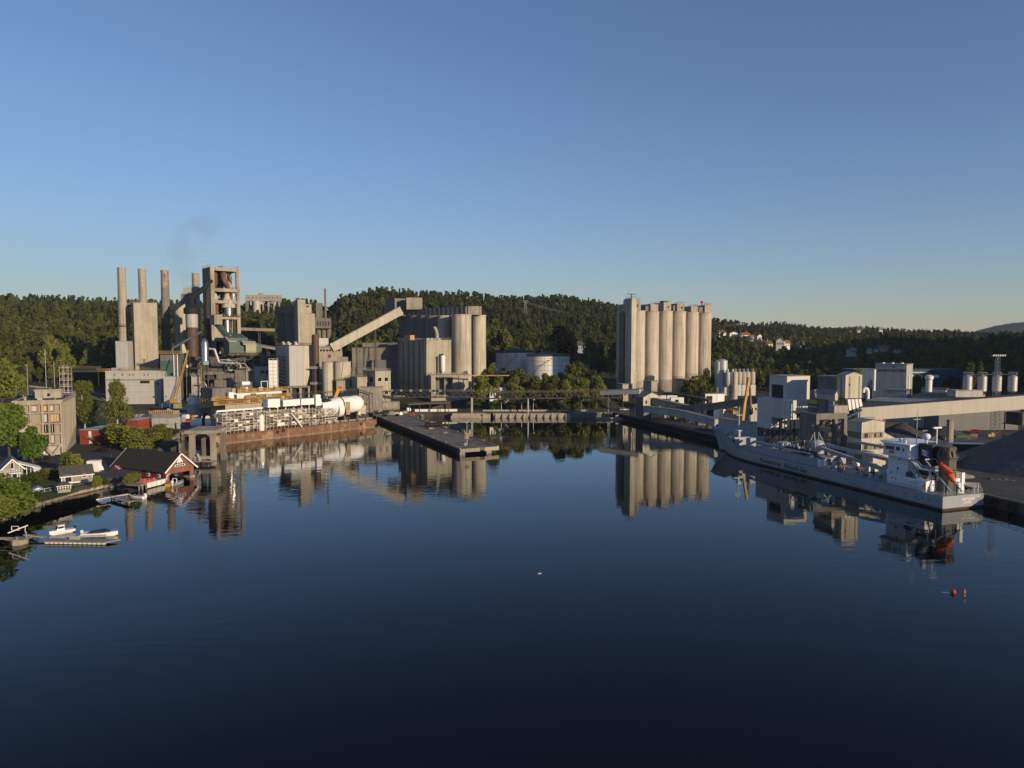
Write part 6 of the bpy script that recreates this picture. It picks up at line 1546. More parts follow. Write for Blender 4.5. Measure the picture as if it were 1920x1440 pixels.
for x in(15.4,14.3):part(ship,'porthole','glass',MB().rod((x,5.6,5.1),(x,5.66,5.1),.2,10))
for x in(1.6,20,25,30,60):part(ship,'hull_port','black',MB().rod((x,HB,2.1),(x,HB+.03,2.1),.17,8))
for x in(7.4,10.4,5.5,3.6):part(ship,'hull_port','black',MB().rod((x,HB,2.0),(x,HB+.03,2.0),.2,8))
bx(ship,'side_window','blue',13.9,14.4,5.2,5.25,7.3,8.0);bx(ship,'side_window','glass',13.6,14.0,5.2,5.25,9.8,10.3)
for y in(3.4,1.4):d_=bx(ship,'door',SW,5.42,5.49,y-.45,y+.45,DK+.2,DK+2.2);part(d_,'door_port','glass',MB().rod((5.42,y,DK+1.6),(5.38,y,DK+1.6),.2,10))
part(ship,'lifebuoy','red',MB().tube([(6.0+.35*math.cos(a*.628),5.66,DK+1.2+.35*math.sin(a*.628))for a in range(11)],.09,6))
bx(ship,'blue_drum','blue',9.6,11.6,4.4,5.4,6.15,7.3);bx(ship,'crane_pad',SW,8.6,10.8,5.61,6.4,5.3,5.6)
m=MB();railing(m,[(16,5.3,6.1),(5.7,5.3,6.1),(5.7,-5.3,6.1)],1.1,1.3,.045,3);part(ship,'house_railing',SW,m)
bx(ship,'aft_platform',SW,4.8,8.3,-1,5.2,8.5,8.65);m=MB();railing(m,[(8.3,5.1,8.65),(4.9,5.1,8.65),(4.9,-.9,8.65)],1.0,1.1,.045,3);part(ship,'platform_railing',SW,m)
for y in(5.0,2.4):bx(ship,'platform_post',SW,4.9,5.2,y-.15,y+.15,6.1,8.5)
def stair(p,q,wd,name='stair'):
 m=MB();p,q=Vector(p),Vector(q)
 for s in(0,wd):
  o_=Vector((0,s,0));m.beam(p+o_,q+o_,.1,.25);m.rod(p+o_+Vector((0,0,1)),q+o_+Vector((0,0,1)),.05,4)
 n_=10
 for i in range(n_+1):c=p.lerp(q,i/n_);m.box(c.x-.12,c.x+.12,c.y,c.y+wd,c.z-.03,c.z+.03)
 return part(ship,name,SW,m)
stair((7.4,5.0,8.6),(10.6,5.0,11),.8);stair((8.4,4.0,6.1),(11.0,4.0,8.6),.8)
bx(ship,'funnel_casing','funnel',6.3,10.2,-3.6,3.0,6.12,14.6)
st=part(ship,'exhaust_stack','stack_olive',MB().lathe(4.6,.2,[(2.1,DK),(2.0,11.2),(2.2,11.3),(2.2,11.6),(2.5,12.0),(1.9,13.6),(1.95,14.4),(1.4,14.5)],10));
for i in range(10):
 a=math.radians(18+36*i)
 if math.cos(a)<.35:part(st,'louvre','black',MB().rod((4.6+2.36*math.cos(a),.2+2.36*math.sin(a),12.15),(4.6+1.94*math.cos(a),.2+1.94*math.sin(a),13.5),.22,4))
fl=part(ship,'company_flag','text_white',MB().add([(9.2,3.03,13.2),(9.2,3.03,11.9),(7.9,3.03,11.6),(7.9,3.03,13.0)],[(0,1,2,3)]));fl['label']='white and blue swallow-tailed company flag with three letters'
part(fl,'flag_tail','flag_blue',MB().add([(7.9,3.035,13.0),(7.9,3.035,11.6),(7.0,3.035,11.4),(7.5,3.035,12.2),(7.1,3.035,12.9)],[(0,1,2,3,4)]))
def letters(txt,size,mat,loc,rot,parent=ship):
 o=link('lettering',text_mesh(txt,size,mat,.01,size*.018),parent);o.location=loc;o.rotation_euler=rot;return o
letters('JTC',.75,'text_dark',(8.55,3.05,12.15),(R(90),0,R(180)),fl)
o=letters('Powered by ',2.0,'text_dark',(60.6,HB+.02,1.15),(R(90),0,R(180)));o2=letters('Natural Gas',2.0,'text_green',(49.6,HB+.02,1.15),(R(90),0,R(180)))
o2['label']='dark green part of the lettering on the hull'
letters('SHETLAND',.85,'text_white',(-.03,-1.6,2.1),(R(90),0,R(-90)));letters('DELFZIJL',.62,'text_white',(-.03,-1.3,1.35),(R(90),0,R(-90)));letters('IMO 9545027'[:3],.35,'text_white',(-.03,-4.9,2.5),(R(90),0,R(-90)))
letters('SHETLAND',.7,'text_white',(88.6,half(88.6,5.2)+.35,5.2),(R(88),0,R(150)))
part(ship,'radar_mast',SW,MB().cyl(8.2,-.5,14.6,18.4,.16,8).rod((10.0,-.5,14.6),(8.3,-.5,16.6),.1).box(7.9,8.5,-1.8,.8,18.4,18.75));part(ship,'signal_mast','galv',MB().cyl(12.2,1.5,14.25,22.5,.12,8,.06).box(12.1,12.3,.4,2.8,20.3,20.4))
part(ship,'radome',SW,MB().lathe(9.6,1.2,[(.25,14.6),(.25,15.4),(.75,15.7),(.95,16.3),(.7,16.9),(.1,17.1)],14),True)
for x,y,r_ in((15.6,3,.5),(14.4,3.2,.4),(13.2,4,.3)):part(ship,'roof_dome',SW,MB().lathe(x,y,[(r_*.8,14.26),(r_,14.8),(r_*.6,15.1),(.05,15.2)],12),True)
m=MB();railing(m,[(10.4,5.6,14.25),(17.4,6.4,14.25),(20,4,14.25)],.8,1.4,.03,2);part(ship,'roof_railing',SW,m)
a,c=Vector((6.4,3.5,11.2)),Vector((-.9,3.5,4.6));
for y in(1.8,5.2):part(ship,'launch_rail','galv',MB().beam((a.x,y,a.z),(c.x,y,c.z),.25,.35).rod((1.0,y,6.3),(1.0,y,DK-.1),.2))
part(ship,'launch_cross_bar','galv',MB().rod((a.x,1.8,a.z),(a.x,5.2,a.z),.18))
for y in(1.8,5.2):part(ship,'ramp_leg','stack_olive',MB().box(.1,.55,y-.22,y+.22,DK-.1,6.0))
lb=MB();axis=(c-a).normalized();side=Vector((0,1,0));up=axis.cross(side);up=up if up.z>0 else-up
prof=[(-3.2,.15,-.2,.1),(-2.9,.7,-.6,.5),(-2.0,1.15,-.9,.9),(-.8,1.25,-1.0,1.25),(.6,1.25,-1.0,1.45),(1.4,1.15,-.95,1.5),(1.5,1.1,-.9,1.0),(2.4,.95,-.8,.9),(3.1,.5,-.5,.55),(3.4,.1,-.1,.2)]
cen=a.lerp(c,.52)+up*1.3;ring=10;vs=[];fs=[]
for(l,wd,lo,hi)in[tuple(.86*q_ for q_ in pr_)for pr_ in prof]:
 for j in range(ring):
  th=2*math.pi*j/ring;s_,c_=math.sin(th),math.cos(th);vs.append(cen-axis*l*-1+side*(wd*c_)+up*((hi if s_>0 else-lo)*s_))
for k in range(len(prof)-1):fs+=[(k*ring+j,k*ring+(j+1)%ring,(k+1)*ring+(j+1)%ring,(k+1)*ring+j)for j in range(ring)]
fs+=[tuple(range(ring))[::-1],tuple(range((len(prof)-1)*ring,len(prof)*ring))]
boat=thing('lifeboat','bright orange free-fall lifeboat on the ship stern ramp','lifeboat');boat.matrix_world=ship.matrix_basis.copy()if False else Matrix.Translation((sx0,sy0,0))@Matrix.Rotation(math.atan2(fy,fx),4,'Z')
part(boat,'hull','orange',MB().add(vs,fs),True)
part(boat,'fender_belt','steel_dark',MB().tube([cen+axis*(l*.86)+side*(wd*.88)for l,wd,lo,hi in prof[1:-1]],.07,6));part(boat,'hatch','red',MB().rod(cen-axis*2.4+up*.3,cen-axis*2.7+up*.3,.35,10))
m=MB()
for l,y in((.4,.9),(.4,-.9),(1.0,.4),(1.0,-.4)):q_=cen+axis*l+side*y+up*1.2;m.box(q_.x-.14,q_.x+.14,q_.y-.14,q_.y+.14,q_.z-.1,q_.z+.1)
part(boat,'window','glass',m)
for y in(-5.6,-4.4):part(ship,'mooring_post','galv',MB().cyl(.8,y,DK,DK+2,.16,8))
part(ship,'white_cylinder',SW,MB().cyl(2.4,-.9,DK,DK+2.6,.7,14),True);part(ship,'ladder_frame',SW,MB().box(1.6,1.8,-2.2,-1.2,DK,DK+5).box(1.5,2,-2.3,-1.1,DK+2.2,DK+2.4))
fs_=part(ship,'flag_staff','galv',MB().rod((.3,-3,DK),(-.4,-3,DK+3),.05));part(fs_,'ensign','red',MB().add([(-.35,-3,DK+2.9),(-.15,-3,DK+1.9),(.1,-3.4,DK+1.5),(-.05,-3.3,DK+2.4)],[(0,1,2,3)]));bx(ship,'stern_winch','black',1.5,3.5,-4.8,-3,DK,DK+1.2)
m=MB();e=ship.matrix_basis
def sw(x,y,z):return Vector((sx0+fx*x-fy*y,sy0+fy*x+fx*y,z))
m.path([sw(94,-1,7),sw(104,-5,4.6),sw(112,-9,QZ)],.06,4);m.path([sw(1,-6,DK),sw(-9,-9,QZ+.3)],.06,4)
single('mooring_line','thin mooring lines from the ship to the quay','rope','rope',m)
def tyre_mb():
 m=MB();n,k=14,6
 vs=[];fs=[]
 for i in range(n):
  a=2*math.pi*i/n
  for j in range(k):
   b_=2*math.pi*j/k;r_=.55+.2*math.cos(b_);vs.append((r_*math.cos(a),.2*math.sin(b_),r_*math.sin(a)))
 for i in range(n):
  for j in range(k):fs.append((i*k+j,((i+1)%n)*k+j,((i+1)%n)*k+(j+1)%k,i*k+(j+1)%k))
 return m.add(vs,fs)
TYRE=tyre_mb().mesh('tyre_fender','tyre',True)
def tyres(a,c,n,z,label,scale=1.0,off=.25,group='tyre fenders'):
 a,c=Vector((*a,z)),Vector((*c,z));d_=(c-a).normalized();nr=Vector((-d_.y,d_.x,0))
 for i in range(n):
  o=link('tyre_fender',TYRE);p_=a.lerp(c,(i+.5)/n);o.location=p_+nr*off;o.rotation_euler=(0,0,math.atan2(d_.y,d_.x));o.scale=(scale,)*3;tag(o,label or '%s large tyre fender on the quay wall counted from the ship stern'%('first second third fourth fifth sixth seventh eighth ninth tenth'.split()[9-i]),'tyre',group)
tyres((82,277),(53,374),46,1.3,'black tyre fender hanging on the far right quay wall',1.35,.4,'tyre fenders on the far right quay')
tyres((128,128),(115.5,170.5),10,1.3,None,1.5,.5,'tyre fenders on the stern quay')
m=MB()
for a,c in zip(quay_edge[3:-2],quay_edge[4:-1]):m.beam((a[0],a[1],QZ+.12),(c[0],c[1],QZ+.12),.7,.3)
struct('quay_kerb','conc_dark',m)
# ================================================================== barge, jetty, shore walls
a0,a1=G(407,834),G(706,800.5)
BL=(a1-a0).length;brz=math.degrees(math.atan2(a1.y-a0.y,a1.x-a0.x));BW,BD=20.0,3.6
barge=thing('work_barge','long rusty flat barge loaded with white scaffolded steelwork','barge',(a0.x,a0.y,0),brz)
part(barge,'hull','rust_hull',MB().add([(3,0,-1),(BL-4,0,-1),(BL-4,BW,-1),(3,BW,-1),(-1,0,1.6),(BL,0,1.6),(BL,BW,1.6),(-1,BW,1.6),(-1,0,BD),(BL,0,BD),(BL,BW,BD),(-1,BW,BD)],[(3,2,1,0),(0,1,5,4),(1,2,6,5),(2,3,7,6),(3,0,4,7),(4,5,9,8),(5,6,10,9),(6,7,11,10),(7,4,8,11),(8,9,10,11)]))
bx(barge,'rubbing_strake','rust',-.9,BL-.1,-.15,-.01,BD-.5,BD-.2);bx(barge,'lower_strake','conc',0,BL-1,-.1,-.01,.1,.3)
for i in range(int(BL/4.6)):
 x=1.5+i*4.6;part(barge,'side_frame','rust',MB().box(x,x+.12,-.06,-.01,.5,BD-.6));part(barge,'diagonal_stiffener','brown_stack',MB().rod((x+.8,-.03,BD-.8),(x+2.6,-.03,.9),.08,4))
for x in(BL*.42,BL*.46,BL*.55,BL*.60,BL*.65,BL*.7,BL*.74,BL*.8,BL*.86,BL*.92,BL*.97):bx(barge,'deck_post','brown_stack',x,x+.35,.1,.45,BD,BD+1.3)
m=MB();railing(m,[(BL*.55,.8,BD),(BL*.97,.8,BD)],.9,2,.08,2);part(barge,'low_bulwark','scaf',m)
def bt(name,label,cat,x,y,z=BD,rz=0,group=None):
 c,s=math.cos(R(brz)),math.sin(R(brz));return thing(name,label,cat,(a0.x+x*c-y*s,a0.y+x*s+y*c,z),brz+rz,group)
for x,zz_,lab in((BL*.335,2.9,'left'),(BL*.37,3.2,'middle'),(BL*.885,2.6,'right')):
 o=link('tyre_fender',TYRE);c,s=math.cos(R(brz)),math.sin(R(brz));o.location=(a0.x+x*c+.3*s,a0.y+x*s-.3*c,zz_-.3);o.rotation_euler=(0,0,R(brz));tag(o,lab+' one of three black tyres hanging on the rusty barge side','tyre','tyres on the barge side')
def barge_scaffold(name,label,x,y,wx,wy,hz,nx,nz,seed):
 t=bt(name,label,'scaffolding',x,y,group='white scaffold modules on the barge');rg=random.Random(seed);m=MB()
 for i in range(nx+1):
  for yy in(0,wy):m.rod((wx*i/nx,yy,0),(wx*i/nx,yy,hz+rg.uniform(.2,1)),.075,4)
 for k in range(1,nz+1):
  z=hz*k/nz
  for yy in(0,wy):m.rod((0,yy,z),(wx,yy,z),.07,4)
  if k%2:m.rod((0,0,z+.6),(wx,0,z+.6),.05,4)
 part(t,'tube_frame','scaf',m);m=MB()
 for i in range(nx):
  if rg.random()<.75:k=rg.randrange(nz);m.rod((wx*i/nx,-.05,hz*k/nz),(wx*(i+1)/nx,-.05,hz*(k+1)/nz),.08,4)
 m.rod((0,-.05,0),(.1,-.05,.1),.05,4);part(t,'brace','scaf',m)
 for k in range(1,nz+1):
  z=hz*k/nz
  for i in range(nx):
   r_=rg.random()
   if r_<.5:bx(t,'deck_board','scaf'if rg.random()<.6 else 'white_frame',wx*i/nx+.08,wx*(i+1)/nx-.08,.1,wy-.1,z+.08,z+.2)
   if r_<.13:bx(t,'toe_sheet',rg.choice(['white','scaf','conc_pale','white_frame']),wx*i/nx+.1,wx*(i+1)/nx-.1,-.02,.06,z-rg.uniform(.5,1.2),z-.1)
   if rg.random()<.2:bx(t,'stored_part',rg.choice(['conc','galv','rust','steel_dark','scaf','brown_stack']),wx*i/nx+.3,wx*i/nx+rg.uniform(.8,2.2),1,wy-.3,z-hz/nz+.22,z-hz/nz+rg.uniform(.6,1.3))
 return t
barge_scaffold('scaffold_module','scaffold module at the left end of the barge beside the black ring',3,1.5,18,5,7.6,11,7,1)
barge_scaffold('scaffold_module','long scaffold module along the middle of the barge',21.5,1.2,20,5,7.2,12,6,2)
barge_scaffold('scaffold_module','scaffold module ending below the white wrapped vessel',42,1.4,14,5,6.8,9,6,3)
t=bt('steel_column','upright pale steel column among the scaffolding on the barge','column',19.5,1.6);part(t,'tube','white_frame',MB().cyl(0,0,0,6.5,1.1,16),True);part(t,'flange','steel',MB().cyl(0,0,6.51,6.8,1.3,16))
t=bt('inner_module','long pale steel module standing behind the scaffolding on the barge','module',4,8);bx(t,'frame','conc_pale',0,50,0,8,0,1.2)
for i in range(14):bx(t,'post','scaf',i*3.8,i*3.8+.4,0,.4,1.21,8.2)
bx(t,'upper_beam','white_frame',0,50,0,.6,8.21,8.9);bx(t,'mid_beam','white_frame',0,50,.02,.5,4.6,5.1);bx(t,'rear_panel','soot_shade2',0,50,4,4.4,1.21,8.2)
for i,(x,w_)in enumerate(((24,5.5),(31,8),(39.5,6.5))):
 t=bt('wrapped_crate',['leftmost white wrapped crate on top of the barge scaffolding','middle white wrapped crate on top of the barge scaffolding','right white wrapped crate on top of the barge scaffolding next to the vessel'][i],'crate',x,4,BD+8.9,group='white wrapped crates on the barge');bx(t,'box','white_wrap',0,w_,0,4,0,2.6 if i else 3.4);m=MB()
 for k in range(int(w_/1.1)):m.box(k*1.1+.4,k*1.1+.5,-.04,0,.1,2.5)
 part(t,'strap','white_frame',m,kind='stuff')
t=bt('wrapped_sheet_stack','narrow upright white sheet stack before the white vessel','crate',46.5,3.4,BD+8.2);bx(t,'sheet','white_wrap',0,2.4,0,2.4,0,4.8);bx(t,'frame','white_frame',2.41,3.0,.2,2,0,3)
t=bt('wrapped_vessel','large white plastic wrapped cylindrical vessel lying on the barge','vessel',48,6,BD)
rg=random.Random(3);n,rows=26,22;vs=[];fs=[]
for k in range(rows):
 x=2+22.5*k/(rows-1);r_=3.0+.9*min(1,k/9)-(1.6*max(0,(k-18)/3)**2)
 for j in range(n):
  a=2*math.pi*j/n;q_=r_*(1+rg.uniform(-.035,.035));vs.append((x+rg.uniform(-.15,.15),q_*math.cos(a),6.8+.1*k/3+q_*math.sin(a)))
for k in range(rows-1):fs+=[(k*n+j,k*n+(j+1)%n,(k+1)*n+(j+1)%n,(k+1)*n+j)for j in range(n)]
fs+=[tuple(range(n))[::-1],tuple(range((rows-1)*n,rows*n))]
part(t,'wrapped_shell','white_wrap',MB().add(vs,fs),True);part(t,'flange_ring','steel_dark',MB().tube([(12.2,0,6.9),(12.7,0,6.9)],4.3,24));part(t,'yellow_band','yellow_deck',MB().box(13.2,15.4,-4.15,-3.8,3.2,9.0));part(t,'end_cap','steel_dark',MB().tube([(24.7,0,7.4),(25.2,0,7.4)],[2.3,1.8],18))
part(t,'white_disc','white',MB().tube([(9.4,-1.5,5.6),(12.0,-1.5,5.6)],3.4,20),True)
for x in(5,13,20):bx(t,'saddle','steel_dark',x,x+1,-2.6,2.6,0,4.2)
part(t,'torn_wrap','black',MB().tube([(2.5,-1.2,9.6),(4.5,-1.4,10),(7,-1.4,9.8)],[.7,.9,.6],8))
t=bt('black_ring','large black rubber ring standing upright at the left end of the barge','ring',-.5,6);part(t,'ring','black',MB().tube([(0,4*math.cos(i*.3307),4.6+4*math.sin(i*.3307))for i in range(20)],.6,8),True)
t=bt('site_ladder','leaning white gangway ladder in the middle of the barge','ladder',37,-.5,BD);m=MB().beam((0,0,0),(-4.5,.6,6.2),.25,.35).beam((0,.9,0),(-4.5,1.5,6.2),.25,.35)
for k in range(12):q_=Vector((0,0,0)).lerp(Vector((-4.5,.6,6.2)),k/12);m.rod(q_,q_+Vector((0,.9,0)),.06,4)
part(t,'ladder','white',m)
q0,q1=A(672-48,748,352),A(636,728,352);t=thing('telescopic_boom','short orange telescopic crane boom sticking up behind the wrapped vessel','crane',(q0.x,q0.y,QZ));part(t,'boom','orange_crane',MB().beam((-2.2,0,1.6),(q1.x-q0.x,0,q1.z-QZ),1.1,1.3));part(t,'boom_head','orange',MB().box(q1.x-q0.x-.4,q1.x-q0.x+1.4,-.6,.6,q1.z-QZ-.3,q1.z-QZ+.9));bx(t,'carrier','orange_crane',-6,2,-1.4,1.4,.6,2.4)
for x in(-5,-2.5,0.5):part(t,'wheel','tyre',MB().rod((x,-1.5,.6),(x,-1.1,.6),.6,10))
b=Bld('construction_module','stacked construction platform with yellow railings behind the barge','platform',392,420,535,330,brz,767,1.2,d=14)
z_=lambda py:b.zr(0,py)
b.box('base','conc_pale',0,b.w,0,b.d,0,z_(759));b.box('deck_1','yellow_deck',-6,b.w+1,-1.2,b.d,z_(759)+.01,z_(757));b.box('storey_1','soot_shade2',1,b.w-1,.5,b.d,z_(757),z_(750));b.box('deck_2','yellow_deck',-7,b.w+2,-1,b.d,z_(750),z_(748.5));b.box('storey_2','white_frame',2,b.w-2,.5,b.d,z_(748.5),z_(738));b.box('deck_3','yellow_deck',b.w*.18,b.w*1.02,-1,b.d,z_(738),z_(736));b.box('side_house','conc_dark',-5,b.w*.12,2,b.d,z_(748),z_(728));b.box('upper_store','conc',b.w*.12,b.w*.3,1,8,z_(748),z_(730))
for py,x0,x1 in((757,-6,b.w+1),(748.5,-7,b.w*.05),(736,b.w*.18,b.w*1.02),(748.5,b.w*.3,b.w+2)):
 m=MB();railing(m,[(x0,-1,z_(py)),(x1,-1,z_(py))],1.3,1.2,.1,3);part(b.e,'yellow_railing','yellow',m)
 for k in range(0,int((x1-x0)/2.4),3):b.box('mesh_panel','yellow_deck',x0+k*2.4+.2,x0+k*2.4+2.0,-.95,-.9,z_(py)+.15,z_(py)+1.0)
rg=random.Random(6)
for i in range(22):
 x=rg.uniform(2,b.w-3);lv_=rg.choice([757,748.5,736]);b.box('stored_part',rg.choice(['white','white_frame','scaf','steel_dark','galv','yellow_deck','white_wrap']),x,x+rg.uniform(.8,3),-.6,.4,z_(lv_)+.05,z_(lv_)+rg.uniform(.8,2.2))
b.box('white_cube','white',b.rx(425),b.rx(434),-1,1,z_(747),z_(736));part(b.e,'lying_tank','white_wrap',MB().rod((b.rx(453),1,z_(721)),(b.rx(468),1,z_(721)),1.0,12));b.box('top_frame','white_frame',b.rx(490),b.rx(503),1,1.4,z_(719),z_(718));
for px in(490,502):b.box('top_post','white_frame',b.rx(px),b.rx(px)+.3,1,1.4,z_(736),z_(719))
part(b.e,'black_bundle','black',MB().lathe(b.rx(497),-2,[(1.2,z_(767)),(2.6,z_(765)),(2.2,z_(759)),(.6,z_(757))],9))
p=A(383,800,300);t=thing('lying_tank','white foil wrapped tank lying on the quay behind the loading pier','tank',(p.x,p.y,QZ),8);part(t,'shell','white_wrap',MB().tube([(-5.2,0,2.6),(-4.9,0,2.6),(5,0,2.6),(5.3,0,2.6)],[1.2,2.1,2.1,1.4],18),True)
for x in(-3,3):bx(t,'saddle','steel_dark',x,x+.6,-1.5,1.5,0,1.1)
t2=thing('pallet_rack','pale stacked beams on top of a rack behind the lying tank','rack',(p.x+1,p.y+5,QZ),8);bx(t2,'stack','scaf',-4,4,0,2,4.2,5.2);
for x in(-3.5,3):bx(t2,'post','steel_dark',x,x+.3,0,.3,0,4.19)
p=G(360,872);t=thing('loading_portal','concrete portal pier standing in the water left of the barge','pier',(p.x,p.y,0),3)
Yp=p.y;s_=Yp/1330;top=A(360,807,Yp).z
w_=(400-360)*s_
for x in(0,w_-.2):bx(t,'column','conc_pale',x-.75,x+.75,0,1.4,-2,top-1.2);bx(t,'rear_column','conc_dark',x-.7,x+.7,9,10.4,-2,top-1.2)
bx(t,'deck','conc_pale',-1.9,w_+1.2,-.4,12,top-1.19,top);bx(t,'low_beam','conc',.76,w_-.96,.1,1.6,1.9,2.8);bx(t,'low_deck','dock_wood',-1,w_+1,-1.4,.09,.9,1.5)
for k in(0,1):part(t,'haunch','conc_pale',MB().prof([(.76 if k==0 else w_-.96,top-1.2),(2.0 if k==0 else w_-2.2,top-1.2),(.76 if k==0 else w_-.96,top-2.2)],.1,1.3,'y'))
m=MB();railing(m,[(-.9,-1.3,1.5),(w_*.4,-1.3,1.5)],1.1,1.0,.07);part(t,'hand_rail','galv',m);part(t,'stair','galv',MB().beam((w_*.25,.2,3.6),(w_*.45,-.8,1.5),.8,.15))
for i in range(8):
 o=link('tyre',TYRE,t);o.location=(-.3+i*(w_+.6)/8,-1.65,.7);o.scale=(.75,)*3
for a,c,lab in(((285,820),(402,793),'upper yellow mooring rope stretched from the bank to the barge'),((297,826),(400,800),'lower yellow mooring rope stretched from the bank to the barge')):
 q0,q1=G(*a,1.2),A(*c,276);m=MB();n=10;m.path([q0.lerp(q1,i/n)-Vector((0,0,1.0*4*(i/n)*(1-i/n)))for i in range(n+1)],.1,4);single('mooring_rope',lab,'rope','rope',m,'yellow mooring ropes')
JZ=2.2
jc=[G(861.5,842,JZ),G(935,837,JZ),G(768,779.5,JZ),G(708,781,JZ)]
jt=thing('jetty','long concrete jetty with a dark fendered side reaching into the basin','pier',(jc[0].x,jc[0].y,0))
jo=Vector((jc[0].x,jc[0].y,0));jl=[(c-jo)for c in jc]
part(jt,'deck','jetty_top',MB().poly([(c.x,c.y)for c in jl],JZ-1.0,JZ))
dl=(jl[3]-jl[0]);dl.z=0;ln=dl.length;u=dl.normalized();nr=Vector((-u.y,u.x,0));nr=nr if nr.x<0 else-nr
for i in range(20):
 f=i/20;a=jl[0]+dl*f;c=jl[0]+dl*((i+.96)/20);cr=(jl[1]-jl[0])*(1-f*.2)
 m=MB().add([a+cr*.03+Vector((0,0,.01)),a+cr*.5+Vector((0,0,.01)),c+cr*.5+Vector((0,0,.01)),c+cr*.03+Vector((0,0,.01))]+[a+cr*.03+Vector((0,0,.05)),a+cr*.5+Vector((0,0,.05)),c+cr*.5+Vector((0,0,.05)),c+cr*.03+Vector((0,0,.05))],[(4,5,6,7),(0,1,5,4),(1,2,6,5),(2,3,7,6),(3,0,4,7)])
 o=part(jt,'deck_slab','jetty_top',m)
for i in range(46):
 a=jl[0]+dl*((i+.5)/46)+nr*.25;part(jt,'fender_pile','black',MB().cyl(a.x,a.y,-2,JZ-.25,.42,8))
pile=MB().beam(Vector((jl[0].x,jl[0].y,1.4))+nr*.2,Vector((jl[3].x,jl[3].y,1.4))+nr*.2,.5,.7);part(jt,'side_wale','black',pile)
part(jt,'edge_kerb','conc',MB().beam(jl[0]+Vector((0,0,.14))-nr*.3,jl[3]+Vector((0,0,.14))-nr*.3,.5,.26));part(jt,'edge_kerb','conc',MB().beam(jl[1]+Vector((0,0,.14))+nr*.3,jl[2]+Vector((0,0,.14))+nr*.3,.5,.26))
e=jl[1]-jl[0]
part(jt,'end_wall','conc_pale',MB().beam(jl[0]+Vector((0,0,-.6))+e*.01,jl[0]+e*.5+Vector((0,0,-.6)),.8,1.3));part(jt,'end_wall','conc_pale',MB().beam(jl[0]+e*.62+Vector((0,0,-.6)),jl[1]+Vector((0,0,-.6)),.8,1.3))
for k in(.07,.75):q_=jl[0]+e*k;part(jt,'end_pile','conc',MB().box(q_.x-.9,q_.x+.9,q_.y-.4,q_.y+1,-2,JZ-1.3))
m=MB()
for i in range(1,8):
 for s,kk in((jl[0],dl),(jl[1],jl[2]-jl[1])):
  q_=s+kk*(i/8);m.cyl(q_.x,q_.y,JZ+.2,JZ+.7,.22,8)
part(jt,'bollard','yellow',m)
q_=jl[0]+e*.34+u*6;
p=jo+q_;t=thing('jetty_lamp','tall grey lamp post with a yellow sign box near the end of the jetty','lamp post',(p.x,p.y,JZ));part(t,'post','galv',MB().cyl(0,0,0,8.6,.13,8,.08));bx(t,'lamp_head','galv',-.7,.7,-.15,.15,8.5,8.75);bx(t,'sign_box','yellow_deck',-.8,.8,-.35,-.14,2.6,3.9);bx(t,'switch_cabinet','galv',-.9,-.3,-.3,.3,0,1.2)
for i in range(4):
 p=G(801+i*8,801-i*.3,JZ);t=thing('rubber_fender',['leftmost upright black rubber fender roll lying on the jetty','second black rubber fender roll on the jetty','third black rubber fender roll on the jetty','rightmost black rubber fender roll on the jetty'][i],'fender',(p.x,p.y,JZ),20,'black fender rolls on the jetty');part(t,'roll','black',MB().tube([(-.9,0,1.1),(.9,0,1.1)],1.05,14),True);part(t,'hole','tyre',MB().tube([(-.95,0,1.1),(-.91,0,1.1)],.5,10))
for px,py,lab,mat in((807,805,'small brown timber heap on the jetty beside the fender rolls','wood_tan'),(833,813,'thin pale plank bundle in the middle of the jetty','dock_wood'),(884,837,'small rusty scrap pile at the foot of the jetty lamp','rust')):
 p=G(px,py,JZ);t=thing('scrap_pile',lab,'scrap',(p.x,p.y,JZ),25);rg=random.Random(px)
 for i in range(5):part(t,'beam',mat,MB().beam((rg.uniform(-1,0),rg.uniform(-.6,.6),.15+.12*i),(rg.uniform(.6,1.8),rg.uniform(-.6,.6),.15+.12*i),.25,.12))
t=thing('shore_wall','pale concrete quay wall with slanted buttresses along the far shore','wall',(0,371,0));
xa,xb=K(925)*371,K(1070)*371
bx(t,'face','conc_pale',xa,xb,-2.0,-.3,-2,2.4)
for i in range(11):
 x=xa+(xb-xa)*(i+.2)/11;part(t,'buttress','conc_dark',MB().add([(x,-2.01,2.4),(x+.5,-2.01,2.4),(x,-3.6,-.6),(x+.5,-3.6,-.6),(x,-2.01,-.6),(x+.5,-2.01,-.6)],[(0,2,3,1),(0,4,2),(1,3,5),(2,4,5,3),(0,1,5,4)]))
t=thing('old_quay','low stepped old quay wall left of the buttressed wall','wall',(0,369,0));xa,xb=K(845)*369,K(912)*369;bx(t,'lower_step','conc',xa,xb,-1.2,2,-2,1.2);bx(t,'upper_step','conc_pale',xa+.6,xb-.4,-.6,2,1.21,2.4);bx(t,'end_block','conc_pale',xb-2,xb+2,-1.6,1,-1,2.2)
t=thing('timber_quay','long low timber faced quay with one big tyre at the far right corner','wall',(0,372,0));xa,xb=K(1072)*372,K(1150)*372;bx(t,'face','conc_dark',xa,xb,-1.2,1,-2,2.3);bx(t,'coping','conc',xa,xb,-1.4,1,2.31,2.7)
p=A(1135,781,369);o=link('tyre_fender',TYRE);o.location=(p.x,370.3,1.2);o.scale=(1.6,)*3;tag(o,'single big black tyre on the timber quay','tyre')
t=thing('floating_pontoon','small pale pontoon moored at the far right corner of the basin','pontoon',tuple(G(1118,787)));bx(t,'deck','conc',0,14,0,3.5,-.3,1.0);bx(t,'cabin','conc_pale',10,11.6,.5,2.2,1.01,2.4)
